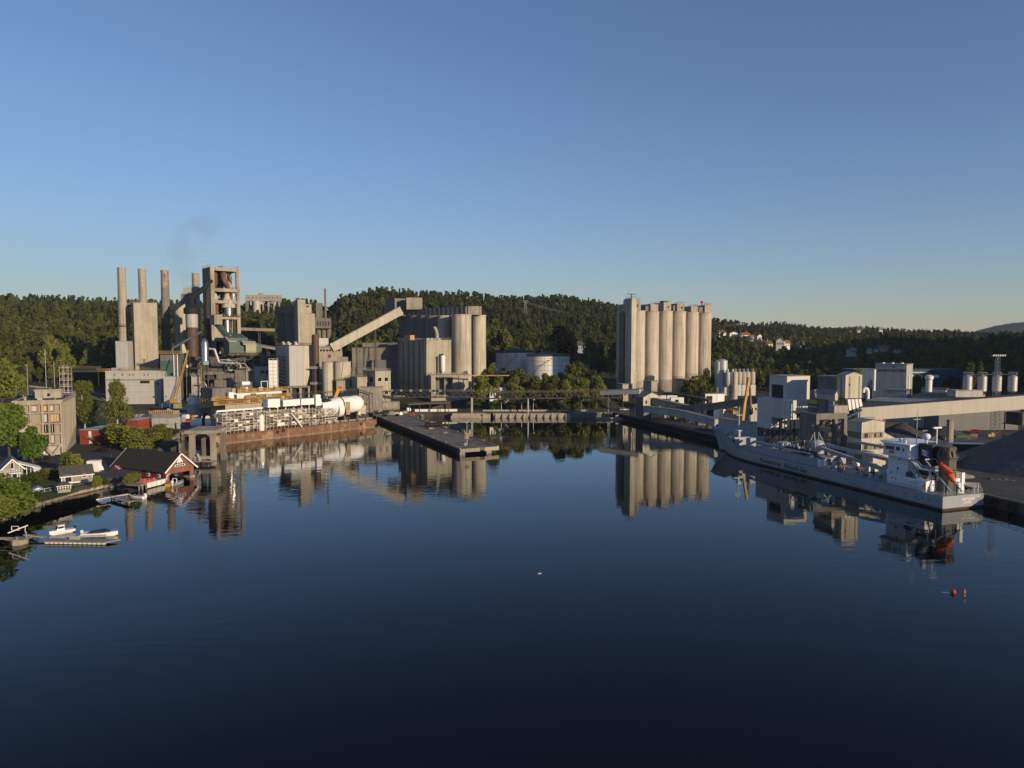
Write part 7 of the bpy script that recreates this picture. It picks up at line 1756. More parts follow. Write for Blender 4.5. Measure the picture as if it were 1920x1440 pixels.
def rock_mesh(seed):
 import bmesh
 rg=random.Random(seed);bm=bmesh.new();bmesh.ops.create_icosphere(bm,subdivisions=1,radius=1)
 for v in bm.verts:v.co*=rg.uniform(.65,1.2);v.co.z*=.65
 me=bpy.data.meshes.new('rock');bm.to_mesh(me);bm.free();me.materials.append(MATS['rock']);return me
ROCKS=[rock_mesh(i)for i in range(5)]
def rocks(name,label,a,c,n,smin,smax,spread,zoff=0,seed=1):
 t=thing(name,label,'rocks',(a.x,a.y,0));rg=random.Random(seed)
 for i in range(n):
  p_=a.lerp(c,rg.random());s=rg.uniform(smin,smax);o=link('rock',ROCKS[rg.randrange(5)],t);dy=rg.uniform(-spread,spread)
  o.location=(p_.x-a.x+rg.uniform(-spread,spread)*.5,p_.y-a.y+dy,zoff+dy*.35+rg.uniform(-.2,.3));o.rotation_euler=(rg.uniform(0,3),rg.uniform(0,3),rg.uniform(0,6));o.scale=(s,)*3
 return t
rocks('riprap','brownish boulder slope at the shore right of the jetty root',G(788,782),G(842,777),60,.6,1.5,1.6,.8,1)
rocks('riprap','dark boulders along the bank left of the loading portal',G(300,838),G(345,815),60,.6,1.4,1.6,.9,2)
rocks('riprap','weedy boulder bank below the red boathouse garden',G(196,914),G(262,906),60,.4,1.1,1.4,.7,3)
rocks('riprap','tidal rocks on the shore at the left edge of the picture',G(-60,996),G(60,950),90,.5,1.5,2.0,.4,4)
rocks('riprap','dark tidal stones below the garden sea wall',G(60,951),G(150,924),70,.3,.8,.8,.15,5)
m=MB();t=thing('road_barrier','row of pale concrete road barriers along the far shore road','barrier',(0,378,QZ))
for i in range(24):
 x=K(905)*378+i*2.35
 part(t,'barrier_block','conc_pale',MB().prof([(-.35,0),(.35,0),(.12,.9),(-.12,.9)],x,x+2.2,'x'))
t=thing('white_rail_wall','long white painted low wall on the shore below the open shelter','wall',tuple(G(778,772,QZ)),4);bx(t,'wall','white',0,23,0,.5,0,1.3)
def van(label,p_,rz,body='car_white',L_=4.8,H_=1.9,cat='van',group=None):
 t=thing('van'if cat=='van'else 'parked_car',label,cat,p_,rz,group)
 if cat=='van':pr=[(-L_/2,.35),(L_/2,.35),(L_/2,.95),(L_*.36,1.05),(L_*.2,H_),(-L_/2+.1,H_),(-L_/2,1.6)]
 else:pr=[(-L_/2,.35),(L_/2,.35),(L_/2,.75),(L_*.26,.92),(L_*.08,1.45),(-L_*.3,1.48),(-L_*.44,1.0),(-L_/2,.95)]
 part(t,'body',body,MB().prof(pr,-.88,.88,'y'))
 g=[(L_*.24,.98),(L_*.07,1.4),(-L_*.28,1.42),(-L_*.4,1.0)]if cat!='van'else[(L_*.33,1.1),(L_*.19,H_-.1),(0,H_-.1),(0,1.1)]
 for s in(-1,1):part(t,'side_window','glass',MB().prof(g,s*.885,s*.9,'y'))
 fw=[(L_*.255,.95),(L_*.085,1.44)]if cat!='van'else[(L_*.36,1.08),(L_*.205,H_-.06)]
 part(t,'windscreen','glass',MB().add([(fw[0][0]+.02,-.75,fw[0][1]),(fw[0][0]+.02,.75,fw[0][1]),(fw[1][0]+.03,.7,fw[1][1]),(fw[1][0]+.03,-.7,fw[1][1])],[(0,1,2,3)]))
 for x in(-L_*.3,L_*.32):
  for s in(-1,1):part(t,'wheel','tyre',MB().rod((x,s*.72,.33),(x,s*.93,.33),.33,12))
 for s in(-1,1):bx(t,'headlight','white',L_/2-.02,L_/2+.03,s*.6-.18,s*.6+.18,.62,.78);bx(t,'tail_light','red',-L_/2-.03,-L_/2+.02,s*.66-.12,s*.66+.12,.75,.95)
 return t
p=G(813,766,QZ+.3);van('white van parked under the open shore shelter',(p.x,p.y,QZ),185)
p=G(742,760,QZ);t=thing('work_boat','white work boat cabin with dark windows seen behind the jetty root','cabin',(p.x,p.y,QZ),5);bx(t,'base','white',-5,6,0,3,.3,2.8);bx(t,'wheelhouse','white',-1,5,.5,2.6,2.81,5.4);windows=[bx(t,'window','glass',-.6+i*1.4,.4+i*1.4,.4,.49,3.6,4.8)for i in range(4)];bx(t,'roof','conc_pale',-1.3,5.3,.2,2.9,5.41,5.6);part(t,'mast','galv',MB().rod((0,1.5,5.6),(0,1.5,8),.06))
rg=random.Random(21)
spots=[(705,776,'green tarpaulin heap','clad_green',3),(716,777,'black bundle of hoses','black',2.4),(735,778,'grey generator box','galv',3),(752,778,'white plastic cube','white',1.8),(760,775,'pale bag pile','conc_pale',2.2),(772,778,'red small dinghy cover','red',3),(722,769,'row of white sacks','white',3.2),(728,778,'dark cable drum','steel_dark',1.6),(744,776,'cream crate','scaf',2.2),(766,771,'white sheet pile','white',2.8)]
for px,py,what,mat,w_ in spots:
 p=G(px,py,QZ);t=thing('quay_clutter',what+' on the quay by the jetty root','clutter',(p.x,p.y,QZ),rg.uniform(-20,20));h_=rg.uniform(1.0,2.2)
 part(t,'bulk',mat,MB().add([(-w_/2,-.8,0),(w_/2,-.8,0),(w_/2,.8,0),(-w_/2,.8,0),(-w_*.35,-.5,h_),(w_*.4,-.6,h_*.85),(w_*.3,.6,h_),(-w_*.4,.5,h_*.9)],[(3,2,1,0),(4,5,6,7),(0,1,5,4),(1,2,6,5),(2,3,7,6),(3,0,4,7)]));bx(t,'pallet','dock_wood',-w_/2,w_/2,-.9,.9,-.02,.12)
for i,(px,y0,y1,Y)in enumerate(((1000,750,783,377),(978,755,778,380),(940,755,778,378),(1052,752,778,378),(1190,700,780,350),(1140,745,778,372))):
 p=A(px,y1,Y);t=thing('quay_lamp',['thick grey post with a concrete foot on the far shore wall','short bollard lamp on the far shore road','grey lamp post left of the far shore wall','grey lamp post right of the thick post','tall lamp post in front of the gallery house','lamp post at the far right corner of the basin'][i],'lamp post',(p.x,Y,QZ),0,'lamp posts on the far quay');h_=A(px,y0,Y).z-QZ;part(t,'post','galv',MB().cyl(0,0,0,h_,.16,8,.1));bx(t,'lamp_head','white',-.2,.9,-.15,.15,h_,h_+.2)
GZ=2.6
# office block ----------------------------------------------------------------------
b=Bld('office_block','four storey beige concrete office block on V shaped columns','building',16,112,133.5,230,25,752,GZ+.4,w=5,d=28)
f_w=(b.X0-K(18)*230)/(b.c-K(18)*b.si);DP=32.0;H_=b.h;fz=[H_*q_ for q_ in(.205,.41,.60,.80,.965)]
T=b.e
bx(T,'core','brick_tan',-f_w+.3,-.6,.5,DP-.5,fz[0],H_-.3)
bx(T,'right_wall','conc',-.55,0,.02,DP,0,H_)
for i in range(14):bx(T,'wall_fin','conc_pale',.01,.3,1+i*2.2,1.9+i*2.2,min(H_*.5,.5*i),H_-.6)
for z in fz[1:4]:
 for i in range(13):bx(T,'side_window','window_dark',.005,.06,2.2+i*2.2,2.9+i*2.2,z-2.4,z-.8)
bx(T,'side_cornice','conc',-.3,.36,-.2,DP,H_-.6,H_)
for z in fz:bx(T,'floor_band','conc',-f_w,-.56,-.25,.6,z-.35,z+.15)
bx(T,'cornice','conc',-f_w,-.31,-.3,.6,H_-.7,H_)
cols_=[-f_w,-f_w*.66,-f_w*.42,-f_w*.285,-.55]
for x in cols_:bx(T,'facade_column','conc',x,x+.5,-.27,.6,fz[0]+.16,H_-.71)
def owin(x0,x1,z0,z1,glass='glass',frame='window_red',bars=1):
 f=part(T,'window',frame,MB().box(x0,x1,.15,.4,z0,z0+.18).box(x0,x1,.15,.4,z1-.12,z1).box(x0,x0+.12,.15,.4,z0,z1).box(x1-.12,x1,.15,.4,z0,z1))
 bx(f,'pane',glass,x0+.12,x1-.12,.38,.46,z0+.18,z1-.12)
 for k in range(bars):x=x0+(x1-x0)*(k+1)/(bars+1);bx(f,'mullion','white_frame',x-.05,x+.05,.3,.375,z0+.18,z1-.12)
xx=lambda q_:-f_w*(1-q_)
for z0,z1,row in((fz[3]+.3,fz[4]-.6,0),(fz[2]+.2,fz[3]-.5,1),(fz[1]+.2,fz[2]-.5,2),(fz[0]+.2,fz[1]-.5,3)):
 if row==0:owin(xx(.37),xx(.50),z0,z1,'curtain');owin(xx(.60),xx(.70),z0,z1,'wood_tan');owin(xx(.74),xx(.84),z0,z1,'curtain')
 if row==1:
  owin(xx(.60),xx(.70),z0,z1,'curtain');owin(xx(.735),xx(.965),z0,z1,'wood_tan',bars=3)
  part(T,'bay_frame','conc',MB().box(xx(.72),xx(.975),-.6,.1,z1+.05,z1+.3).box(xx(.72),xx(.975),-.6,.1,z0-.25,z0-.05).box(xx(.72),xx(.733),-.6,.1,z0-.05,z1+.05).box(xx(.966),xx(.975),-.6,.1,z0-.05,z1+.05))
 if row>=2:owin(xx(.60),xx(.70),z0,z1,'glass');owin(xx(.74),xx(.83),z0,z1,'curtain'if row==3 else 'glass')
 if row:owin(xx(.1),xx(.3),z0,z1,'curtain')
bx(T,'base_wall','conc_new',-f_w*.95,-.6,1.2,22,0,fz[0]-.36)
for xc in(xx(.78),xx(.30)):part(T,'v_column','conc',MB().beam((xc,.1,0),(xc-f_w*.18,.1,fz[0]-.36),.8,.7));part(T,'v_column','conc',MB().beam((xc,.15,0),(xc+f_w*.17,.15,fz[0]-.36),.8,.7))
bx(T,'entrance_door','white',xx(.53),xx(.60),1.1,1.19,0,2.4)
bx(T,'roof','bitumen',-f_w,-.31,.61,DP,H_+.002,H_+.12);bx(T,'parapet','conc',-f_w,.36,-.3,.3,H_+.01,H_+.5);bx(T,'parapet','conc',-.1,.36,.31,DP,H_+.01,H_+.5);bx(T,'parapet','conc',-f_w,-f_w+.4,.31,DP,H_+.01,H_+.5)
bx(T,'roof_house','conc_pale',xx(.30),xx(.86),14,19,H_+.13,H_+2.6);bx(T,'roof_house_cap','conc_pale',xx(.28),xx(.88),13.7,19.3,H_+2.61,H_+3.1);bx(T,'roof_window','glass',xx(.56),xx(.62),13.9,13.99,H_+.8,H_+1.8);bx(T,'roof_unit','galv',xx(.45),xx(.55),5,7,H_+.13,H_+1.1);bx(T,'roof_vent','conc',xx(.15),xx(.20),7,8,H_+.13,H_+1.3)
for x in(.25,.55,.85):bx(T,'roof_pipe','galv',xx(x),xx(x)+.2,1,1.2,H_+.13,H_+.9)
m=MB();railing(m,[(-f_w*.1,20,H_+.1),(.2,20,H_+.1),(.2,DP,H_+.1)],1.3,2,.05);part(T,'roof_railing','galv',m)
for x,hh in((.52,13.5),(.70,9.5)):part(T,'antenna_mast','galv',MB().rod((xx(x),16.5,H_+3.1),(xx(x),16.5,H_+3.1+hh),.11,6));part(T,'mast_foot','black',MB().cyl(xx(x),16.5,H_+3.11,H_+3.4,.8,12))
sheet('car_park','asphalt',[tuple(G(*q_,GZ)[:2])for q_ in((-40,850),(-40,905),(60,885),(110,872),(168,870),(200,885),(300,850),(260,800),(140,820))],GZ+.004)
sheet('lawn','grass',[tuple(G(*q_,GZ)[:2])for q_ in((-40,908),(56,884),(95,880),(168,896),(190,908),(120,930),(60,945),(-40,975))],GZ+.008)
sheet('dry_lawn','dry_grass',[tuple(G(*q_,GZ)[:2])for q_ in((122,915),(180,908),(190,910),(150,920),(122,926))],GZ+.012)
def on_terrain(name,mat,pts,z=.25):
 vs=[];fs=[]
 for(x0,y0),(x1,y1)in pts:
  for k in range(5):t=k/4;x,y=x0+(x1-x0)*t,y0+(y1-y0)*t;vs.append((x,y,max(terrain_z(x,y),QZ)+z))
 for i in range(len(pts)-1):
  for k in range(4):fs.append((i*5+k,i*5+k+1,(i+1)*5+k+1,(i+1)*5+k))
 me=bpy.data.meshes.new(name);me.from_pydata(vs,[],fs);me.materials.append(MATS[mat]);me.update();link(name,me)['kind']='structure'
on_terrain('access_road','road',[((-206,300),(-192,300)),((-226,330),(-208,330)),((-258,372),(-232,372)),((-296,420),(-262,412)),((-330,448),(-300,446))],.35)
on_terrain('upper_road','road',[((-420,455),(-420,468)),((-330,448),(-330,464)),((-250,440),(-250,458)),((-190,432),(-190,452))],.3)
on_terrain('road_verge','dry_grass',[((-240,400),(-224,400)),((-252,418),(-214,414)),((-250,428),(-210,424))],.5)
m=MB()
ps=[(-300,440,0),(-250,433,0),(-205,426,0)]
for a,c in zip(ps[:-1],ps[1:]):m.beam((a[0],a[1],terrain_z(a[0],a[1])+1.2),(c[0],c[1],terrain_z(c[0],c[1])+1.2),.3,.9)
single('guard_rail','pale guard rail along the upper road behind the office block','barrier','conc_pale',m)
p=A(52.5,735,330);t=thing('street_lamp','street lamp beside the access road behind the office block','lamp post',(p.x,330,terrain_z(p.x,330)));h_=A(52.5,685,330).z-terrain_z(p.x,330);part(t,'post','galv',MB().cyl(0,0,0,h_,.14,8,.09));bx(t,'lamp_head','white',-.9,.1,-.15,.15,h_,h_+.2)
p=A(12,770,300);van('black car driving on the access road',(p.x,300,terrain_z(p.x,300)+.4),120,'car_black',4.5,cat='car')
p=A(112,722,350);zt=A(112,690,350).z;zg=terrain_z(p.x,350)
scaffold('stair_scaffold','scaffold stair tower at the left end of the yellow footbridge',(p.x,350,zg),5,4.2,3,zt-zg,2,6,boards='white_frame')
truss('foot_bridge','slim yellow railed truss footbridge from the scaffold tower to the concrete building',A(128,697,352),A(186,697,396),2.0,2.0,10,zg=5)
def container_stack(label,px,py,w_,rows,rz,mat,d_=2.5,name='site_container',roof='roof_grey',stair=False):
 p=G(px,py,GZ);t=thing(name,label,'container',(p.x,p.y,GZ),rz)
 for r_ in range(rows):
  c_=bx(t,'unit',mat,0,w_,0,d_,r_*2.65+.15,r_*2.65+2.7);m=MB()
  for i in range(int(w_/.55)):m.box(i*.55+.1,i*.55+.28,-.05,0,r_*2.65+.3,r_*2.65+2.55)
  part(c_,'corrugation',mat,m,kind='stuff')
 bx(t,'roof',roof,-.1,w_+.1,-.12,d_+.1,rows*2.65+.08,rows*2.65+.3)
 return t
t=container_stack('two storey red site office with an outside stair left of the birch',150,834,8.2,2,-3,'red_container',12,'site_office','galv')
bx(t,'door','white',3.4,4.4,-.1,-.055,2.9,5.0);bx(t,'door','white',3.6,4.6,-.1,-.055,.3,2.4);part(t,'outside_stair','wood_tan',MB().beam((4.6,-.8,2.8),(8.4,-.8,.1),1.0,.2));bx(t,'landing','conc',3.2,4.8,-1.4,-.06,2.65,2.8)
m=MB();railing(m,[(3.2,-1.35,2.8),(4.6,-1.35,2.8),(8.4,-1.3,.1)],1.0,.9,.04);part(t,'stair_rail','wood_tan',m)
t=container_stack('second red site office standing behind the birch',236,812,5.0,2,-4,'red_container',9,'site_office','galv')
t=container_stack('grey two storey cabin block carrying a yellow timber roof frame',285,808,9.2,2,2,'clad_grey',6,'cabin_block')
bx(t,'attic','roof_grey',.2,9,.2,5.8,5.61,7.0);
for i in range(13):bx(t,'timber','wood_tan',-1+i*.82,-.75+i*.82,.1,5.6,7.01,8.2)
bx(t,'timber_beam','wood_tan',-1.4,9.4,0,.25,8.21,8.4)
for px,lab in((272,'left orange bin beside the grey cabin block'),(290,'right orange bin in front of the grey cabin block')):
 p=G(px,811,GZ);t=thing('waste_bin',lab,'bin',(p.x,p.y,GZ),0,'orange bins');part(t,'tub','orange',MB().prof([(-.55,.15),(.55,.15),(.65,1.5),(-.65,1.5)],-.65,.65,'x'));bx(t,'lid','red',-.7,.7,-.7,.7,1.51,1.65)
 for x in(-.4,.4):part(t,'wheel','tyre',MB().rod((x,-.5,.12),(x,-.35,.12),.14,8))
for px,py,mat,lab in((318,757,'blue','blue containers below the pale concrete block'),(304,757,'blue','second blue container left of the other blue one'),(330,757,'clad_lime','short yellow green container beside the blue ones')):
 p=A(px,py,380);t=thing('shipping_container',lab,'container',(p.x,380,4),0,'containers below the concrete block');bx(t,'body',mat,-2,2,0,2.4,0,2.5);bx(t,'door_bar','galv',-.1,.1,-.06,0,.1,2.4);bx(t,'roof_edge','steel_dark',-2.05,2.05,-.05,2.45,2.51,2.6)
p=A(370,765,350);t=thing('round_water_tank','grey round tanks stacked in the yard behind the loading portal','tank',(p.x-2,350,3));part(t,'lower_tank','galv',MB().cyl(0,0,0,6,3,18),True);part(t,'upper_tank','tank_white',MB().cyl(0,0,6.01,9.5,2.4,18),True);part(t,'pipe','galv',MB().tube([(-3.2,-1,1),(-8,-1,1.4),(-12,-1,3.4),(-14,-1,1)],.7,8),True)
rg=random.Random(31)
for i,(px,py,mat,w_)in enumerate(((255,792,'red',3),(262,785,'galv',4),(268,799,'white',2),(340,792,'galv',3),(348,786,'white',3),(352,795,'red',2),(334,800,'blue_pale',2),(275,788,'steel_dark',5),(360,784,'yellow',2.4),(300,775,'steel_dark',6),(345,770,'clad_grey',6))):
 p=G(px,py,GZ);t=thing('yard_machine',['red aerial lift','grey plant trailer','white pallet load','grey compressor','white tool container','red fuel tank','pale blue crate','dark scrap skip','yellow generator','dark low store','grey low shed'][i]+' in the yard behind the bank','machine',(p.x,p.y,GZ),rg.uniform(-25,25));h_=rg.uniform(1.4,2.6);part(t,'body',mat,MB().prof([(-w_/2,.3),(w_/2,.3),(w_*.45,h_),(-w_*.3,h_),(-w_/2,h_*.6)],-1,1,'y'));bx(t,'chassis','steel_dark',-w_*.45,w_*.45,-.8,.8,0,.29)
 if i==0:part(t,'arm','red',MB().beam((0,0,h_),(3.4,0,h_+3),.3,.35))
for px,py,rz,mat,lab in((57,862,80,'car_silver','grey blue car parked at the foot of the office block'),(81,862,75,'car_black','black car parked right of the grey blue one'),(69,855,80,'car_red','small red car behind the two parked cars'),(62,884,150,'car_silver','silver estate car beside the grey house'),(190,847,175,'car_black','black car parked before the red site office')):
 p=G(px,py,GZ);van(lab,(p.x,p.y,GZ+.01),rz,mat,4.5,cat='car',group='cars in the car park')
def person(label,loc,rz,top,legs,H=1.78):
 t=thing('person',label,'person',loc,rz)
 def skin(name,verts,edges,rad,mat,root=0):
  me=bpy.data.meshes.new(name);me.from_pydata(verts,edges,[]);me.materials.append(MATS[mat]);o=link(name,me,t)
  sm=o.modifiers.new('skin','SKIN');o.modifiers.new('smooth','SUBSURF').levels=1;o.modifiers['smooth'].render_levels=1
  for i,r_ in enumerate(rad):o.data.skin_vertices[0].data[i].radius=r_
  o.data.skin_vertices[0].data[root].use_root=True;sm.use_smooth_shade=True;return o
 V=[(0,0,.95),(0,0,1.15),(0,0,1.38),(0,0,1.5),(0,.01,1.62),(0,.01,1.74),(-.09,0,.9),(-.1,.02,.48),(-.1,-.02,.08),(-.1,.14,.03),(.09,0,.9),(.1,-.06,.48),(.11,-.1,.08),(.11,.06,.03),(-.2,0,1.4),(-.26,-.03,1.12),(-.25,.06,.88),(-.25,.08,.78),(.2,0,1.4),(.26,.04,1.12),(.25,.12,.9),(.25,.15,.8)]
 E=[(0,1),(1,2),(2,3),(3,4),(4,5),(0,6),(6,7),(7,8),(8,9),(0,10),(10,11),(11,12),(12,13),(2,14),(14,15),(15,16),(16,17),(2,18),(18,19),(19,20),(20,21)]
 rad=[(.16,.12),(.15,.11),(.18,.12),(.06,.06),(.085,.1),(.07,.08),(.09,.09),(.065,.07),(.045,.05),(.045,.04),(.09,.09),(.065,.07),(.045,.05),(.045,.04),(.07,.07),(.05,.05),(.04,.04),(.035,.03),(.07,.07),(.05,.05),(.04,.04),(.035,.03)]
 skin('body',V,E,rad,legs)
 part(t,'vest',top,MB().lathe(0,0,[(.235,.92),(.22,1.15),(.26,1.35),(.22,1.46),(.09,1.5)],12),True);part(t,'face','skin',MB().lathe(0,.015,[(.05,1.55),(.085,1.6),(.1,1.66),(.095,1.71)],10),True);part(t,'helmet','white',MB().lathe(0,.01,[(.14,1.71),(.12,1.74),(.11,1.79),(.06,1.84),(.01,1.85)],12),True)
 m=MB()
 for s in(-1,1):m.tube([(s*.21,0,1.42),(s*.27,-.01,1.14),(s*.255,.07,.9)],[.085,.07,.055],8)
 part(t,'sleeve',top,m,True);return t
p=G(209,863,GZ);o=person('person in a bright yellow high visibility jacket walking past the red boathouse',(p.x,p.y,GZ),150,'hivis','navy')
# boathouse -------------------------------------------------------------------------
b=Bld('boathouse','dark red wooden boathouse with a black roof and an open boat gate','boathouse',208,304,357,199,63,882,.9)
T=b.e;w_,d_=b.w,b.d;He=b.h;Hr=b.zr(w_/2,851)
bx(T,'long_wall','red_wood',0,.25,.3,d_,-.3,He);bx(T,'rear_wall','red_wood',w_-.25,w_,.3,d_,-.5,He);part(T,'back_gable','red_wood',gable(MB(),.26,w_-.26,d_-.25,d_,-.3,He,Hr-.1,'y'))
part(T,'front_gable','red_wood_pale',MB().prof([(0,He*.52),(w_,He*.52),(w_,He),(w_/2,Hr),(0,He)],0,.28,'y'))
for k in range(18):x=w_*k/18;zt=He+(Hr-He)*(1-abs(x+.2-w_/2)/(w_/2))-.25;bx(T,'board','red_wood_pale',x+.04,x+w_/18-.04,-.06,-.001,He*.52-.03,max(He*.6,zt))
bx(T,'gate_post','red_wood_pale',0,w_*.12,.0,.28,-.9,He*.52-.01);bx(T,'gate_post','red_wood_pale',w_*.86,w_,.0,.28,-.2,He*.52-.01);bx(T,'footing','conc_pale',w_*.84,w_+.2,-.2,1.2,-1.6,-.21)
part(T,'gate_arch','white_frame',MB().tube([(w_*.02,-.1,-.5),(w_*.02,-.1,He*.3),(w_*.06,-.1,He*.45),(w_*.14,-.1,He*.52)],.12,6))
r_=MB();gable_roof(r_,0,w_,0,d_,He,Hr,th=.25,over=.8,axis='y');part(T,'roof','roof_black',r_)
sl=(Hr-He)/(w_/2)
for s in(0,1):
 xa,xb=(-.85,w_/2)if s==0 else(w_+.85,w_/2);part(T,'barge_board','white',MB().beam((xa,-.84,He-.85*sl+.1),(xb,-.84,Hr+.1),.08,.4))
part(T,'verge_board','white',MB().beam((-.85,d_+.84,He-.85*sl+.1),(w_/2,d_+.84,Hr+.1),.08,.3))
gw=part(T,'gable_window','white',MB().prof([(w_*.3,He+.5),(w_*.7,He+.5),(w_*.64,He+1.4),(w_*.5,Hr-.7),(w_*.36,He+1.4)],-.12,-.07,'y'))
for i in range(4):
 for k in range(2):bx(gw,'pane','glass',w_*(.345+.08*i),w_*(.345+.08*i)+w_*.06,-.16,-.121,He+.6+k*.6,He+1.05+k*.6)
for i,k in enumerate((.10,.30,.50,.68)):
 f=bx(T,'window','white',-.08,-.002,d_*k,d_*k+1.5,.3,He-.1)
 for j in range(3):bx(f,'pane','glass',-.11,-.081,d_*k+.65,d_*k+1.35,.5+j*.75,1.05+j*.75)
part(T,'dormer','red',MB().prof([(d_*.82,-.2),(d_*.95,-.2),(d_*.95,He*.75),(d_*.885,He*.95),(d_*.82,He*.75)],-1.6,-.01,'x'));part(T,'dormer_board','white',MB().beam((-1.65,d_*.80,He*.68),(-1.65,d_*.885,He*1.0),.1,.3))
bx(T,'inner_shelf','soot_shade2',.3,w_-.3,d_*.55,d_*.56,-.3,He)
p=G(276,917,0);q_=G(311,908,0);rz_=math.degrees(math.atan2(q_.y-p.y,q_.x-p.x));ln=(q_-p).length
t=thing('boathouse_pier','small pier with pale panelled side in front of the boathouse','pier',(p.x,p.y,0),rz_);bx(t,'deck','dock_wood',-2.5,ln,.1,5,1.2,1.5)
for i in range(4):bx(t,'side_panel','white_frame',ln*i/4+.06,ln*(i+1)/4-.06,0,.09,.25,1.5)
bx(t,'panel_rail','white',0,ln,-.06,.1,1.51,1.62)
for x in(-2.2,-1.0,.3):part(t,'pile','dock_wood',MB().cyl(x,.6,-1.5,1.2,.2,8))
rg=random.Random(9);vs=[];fs=[];nx_,ny_=10,6
for j in range(ny_):
 for i in range(nx_):e_=min(i,nx_-1-i,j,ny_-1-j);vs.append((i*.66+.3,j*.7,(.05 if e_==0 else .3+rg.uniform(0,.75))))
for j in range(ny_-1):fs+=[(j*nx_+i,j*nx_+i+1,(j+1)*nx_+i+1,(j+1)*nx_+i)for i in range(nx_-1)]
t2=thing('red_tarpaulin','crumpled red tarpaulin heap lying on the boathouse pier','tarpaulin',(p.x,p.y,1.5),rz_);o=part(t2,'sheet','tarp_red',MB().add([(x-1,y+.5,z)for x,y,z in vs],fs))
# boats ------------------------------------------------------------------------------
def boat_hull(L_,Bm,Hh,mat,parent,flare=.85,name='hull'):
 vs=[];fs=[];n=11;m_=5
 for i in range(n):
  t=i/(n-1);x=-L_/2+L_*t;wv=Bm/2*(1-max(0,(t-.45)/.55)**2.2)+.02;sh=Hh*(1+.28*t*t);keel=-.25+.5*max(0,(t-.75)/.25)**2
  xs_=x+(0 if t<.75 else(t-.75)*.6)
  for(a,z)in((0,keel),(wv*flare*.8,max(keel+.05,-.02)),(wv*.95,sh*.55),(wv,sh),(wv*.82,sh+.03)):vs.append((xs_,a,z))
 off=len(vs);vs+=[(v[0],-v[1],v[2])for v in vs]
 for i in range(n-1):
  for k in range(m_-1):
   a,b_,c,d2=i*m_+k,(i+1)*m_+k,(i+1)*m_+k+1,i*m_+k+1;fs.append((a,b_,c,d2));fs.append((off+d2,off+c,off+b_,off+a))
  k=m_-1;fs.append((i*m_+k,(i+1)*m_+k,off+(i+1)*m_+k,off+i*m_+k))
 fs.append(tuple(range(m_))+tuple(off+k for k in range(m_-1,-1,-1)))
 return part(parent,name,mat,MB().add(vs,fs))
def outboard(t,x,z,mat='black'):part(t,'outboard_motor',mat,MB().box(x-.45,x,-.22,.22,z+.25,z+.95).box(x-.3,x-.1,-.08,.08,z-.7,z+.25))
dock0,dock1=G(82,1020),G(197,1022)
DKZ=.55
t=thing('floating_dock','grey floating dock with pale floats carrying two motor boats alongside','dock',tuple(dock0));dl_=(dock1-dock0).length;t.rotation_euler=(0,0,math.atan2(dock1.y-dock0.y,dock1.x-dock0.x))
part(t,'deck','dock_wood',MB().poly([(0,0),(dl_,0),(dl_+1.8,2.3),(.2,2.4)],.35,DKZ))
for i in range(16):part(t,'deck_plank','dock_wood',MB().box(.1+i*dl_/16,.1+(i+.93)*dl_/16,.02,2.34,DKZ,DKZ+.03))
for i in range(13):bx(t,'float','white',.3+i*dl_/13,.3+i*dl_/13+.62,-.06,.4,.12,.34)
bx(t,'float_beam','soot_shade2',0,dl_,.05,.3,-.15,.11);bx(t,'deck_box','galv',4.3,6.2,1.4,2.0,DKZ+.031,DKZ+.75)
t=thing('gangway','narrow grey gangway leading from the concrete block to the floating dock','gangway',tuple(G(48,1012)));q_=G(84,1013)-G(48,1012);part(t,'deck','dock_wood',MB().beam((0,0,1.0),(q_.x,q_.y,.65),1.0,.15));part(t,'side_rail','galv',MB().beam((0,-.5,1.1),(q_.x,q_.y-.5,.75),.08,.2))
p=G(33,1021);t=thing('mooring_block','weathered concrete mooring block with a plank deck at the left edge','pier',(p.x,p.y,0));part(t,'block','stone',MB().lathe(0,.6,[(1.55,-1),(1.6,.6),(1.3,1.0)],7));part(t,'plank_deck','dock_wood',MB().poly([(-1.9,-.7),(1.7,-.7),(2.0,1.6),(-1.4,1.7)],1.01,1.15));part(t,'catwalk','conc_pale',MB().beam((-1.6,.4,1.1),(-9,.6,1.2),1.1,.18));part(t,'mooring_post','galv',MB().cyl(1.4,.6,1.15,2.4,.08,6).cyl(.2,-.4,1.15,1.6,.1,6));part(t,'white_arm','white',MB().beam((-2.6,1.2,2.0),(1.0,1.6,3.4),.3,.22).rod((.6,1.5,3.2),(.7,1.2,1.1),.06));part(t,'arm_frame','white_frame',MB().box(-2.2,-.6,1.5,1.6,2.4,2.5).box(-2.2,-2.1,1.5,1.6,2.4,3.3).box(-.8,-.7,1.5,1.6,2.4,3.3).box(-2.2,-.7,1.5,1.6,3.2,3.3))
p=G(110,1003);t=thing('cabin_boat','small white cabin boat moored nose to the floating dock','boat',(p.x,p.y+1.2,0),228,'motor boats');t.scale=(.82,)*3;boat_hull(5.4,2.1,.85,'boat_white',t);part(t,'wheelhouse','boat_white',MB().add([(-.4,-.75,.9),(1.5,-.65,.95),(1.5,.65,.95),(-.4,.75,.9),(-.3,-.62,2.15),(.9,-.55,2.15),(.9,.55,2.15),(-.3,.62,2.15)],[(3,2,1,0),(4,5,6,7),(0,1,5,4),(1,2,6,5),(2,3,7,6),(3,0,4,7)]));bx(t,'cabin_roof','boat_white',-.5,1.15,-.75,.75,2.16,2.26)
for s in(-1,1):part(t,'side_window','glass',MB().add([(-.2,s*.74,1.45),(1.15,s*.67,1.45),(.95,s*.63,2.0),(-.2,s*.67,2.0)],[(0,1,2,3)]))
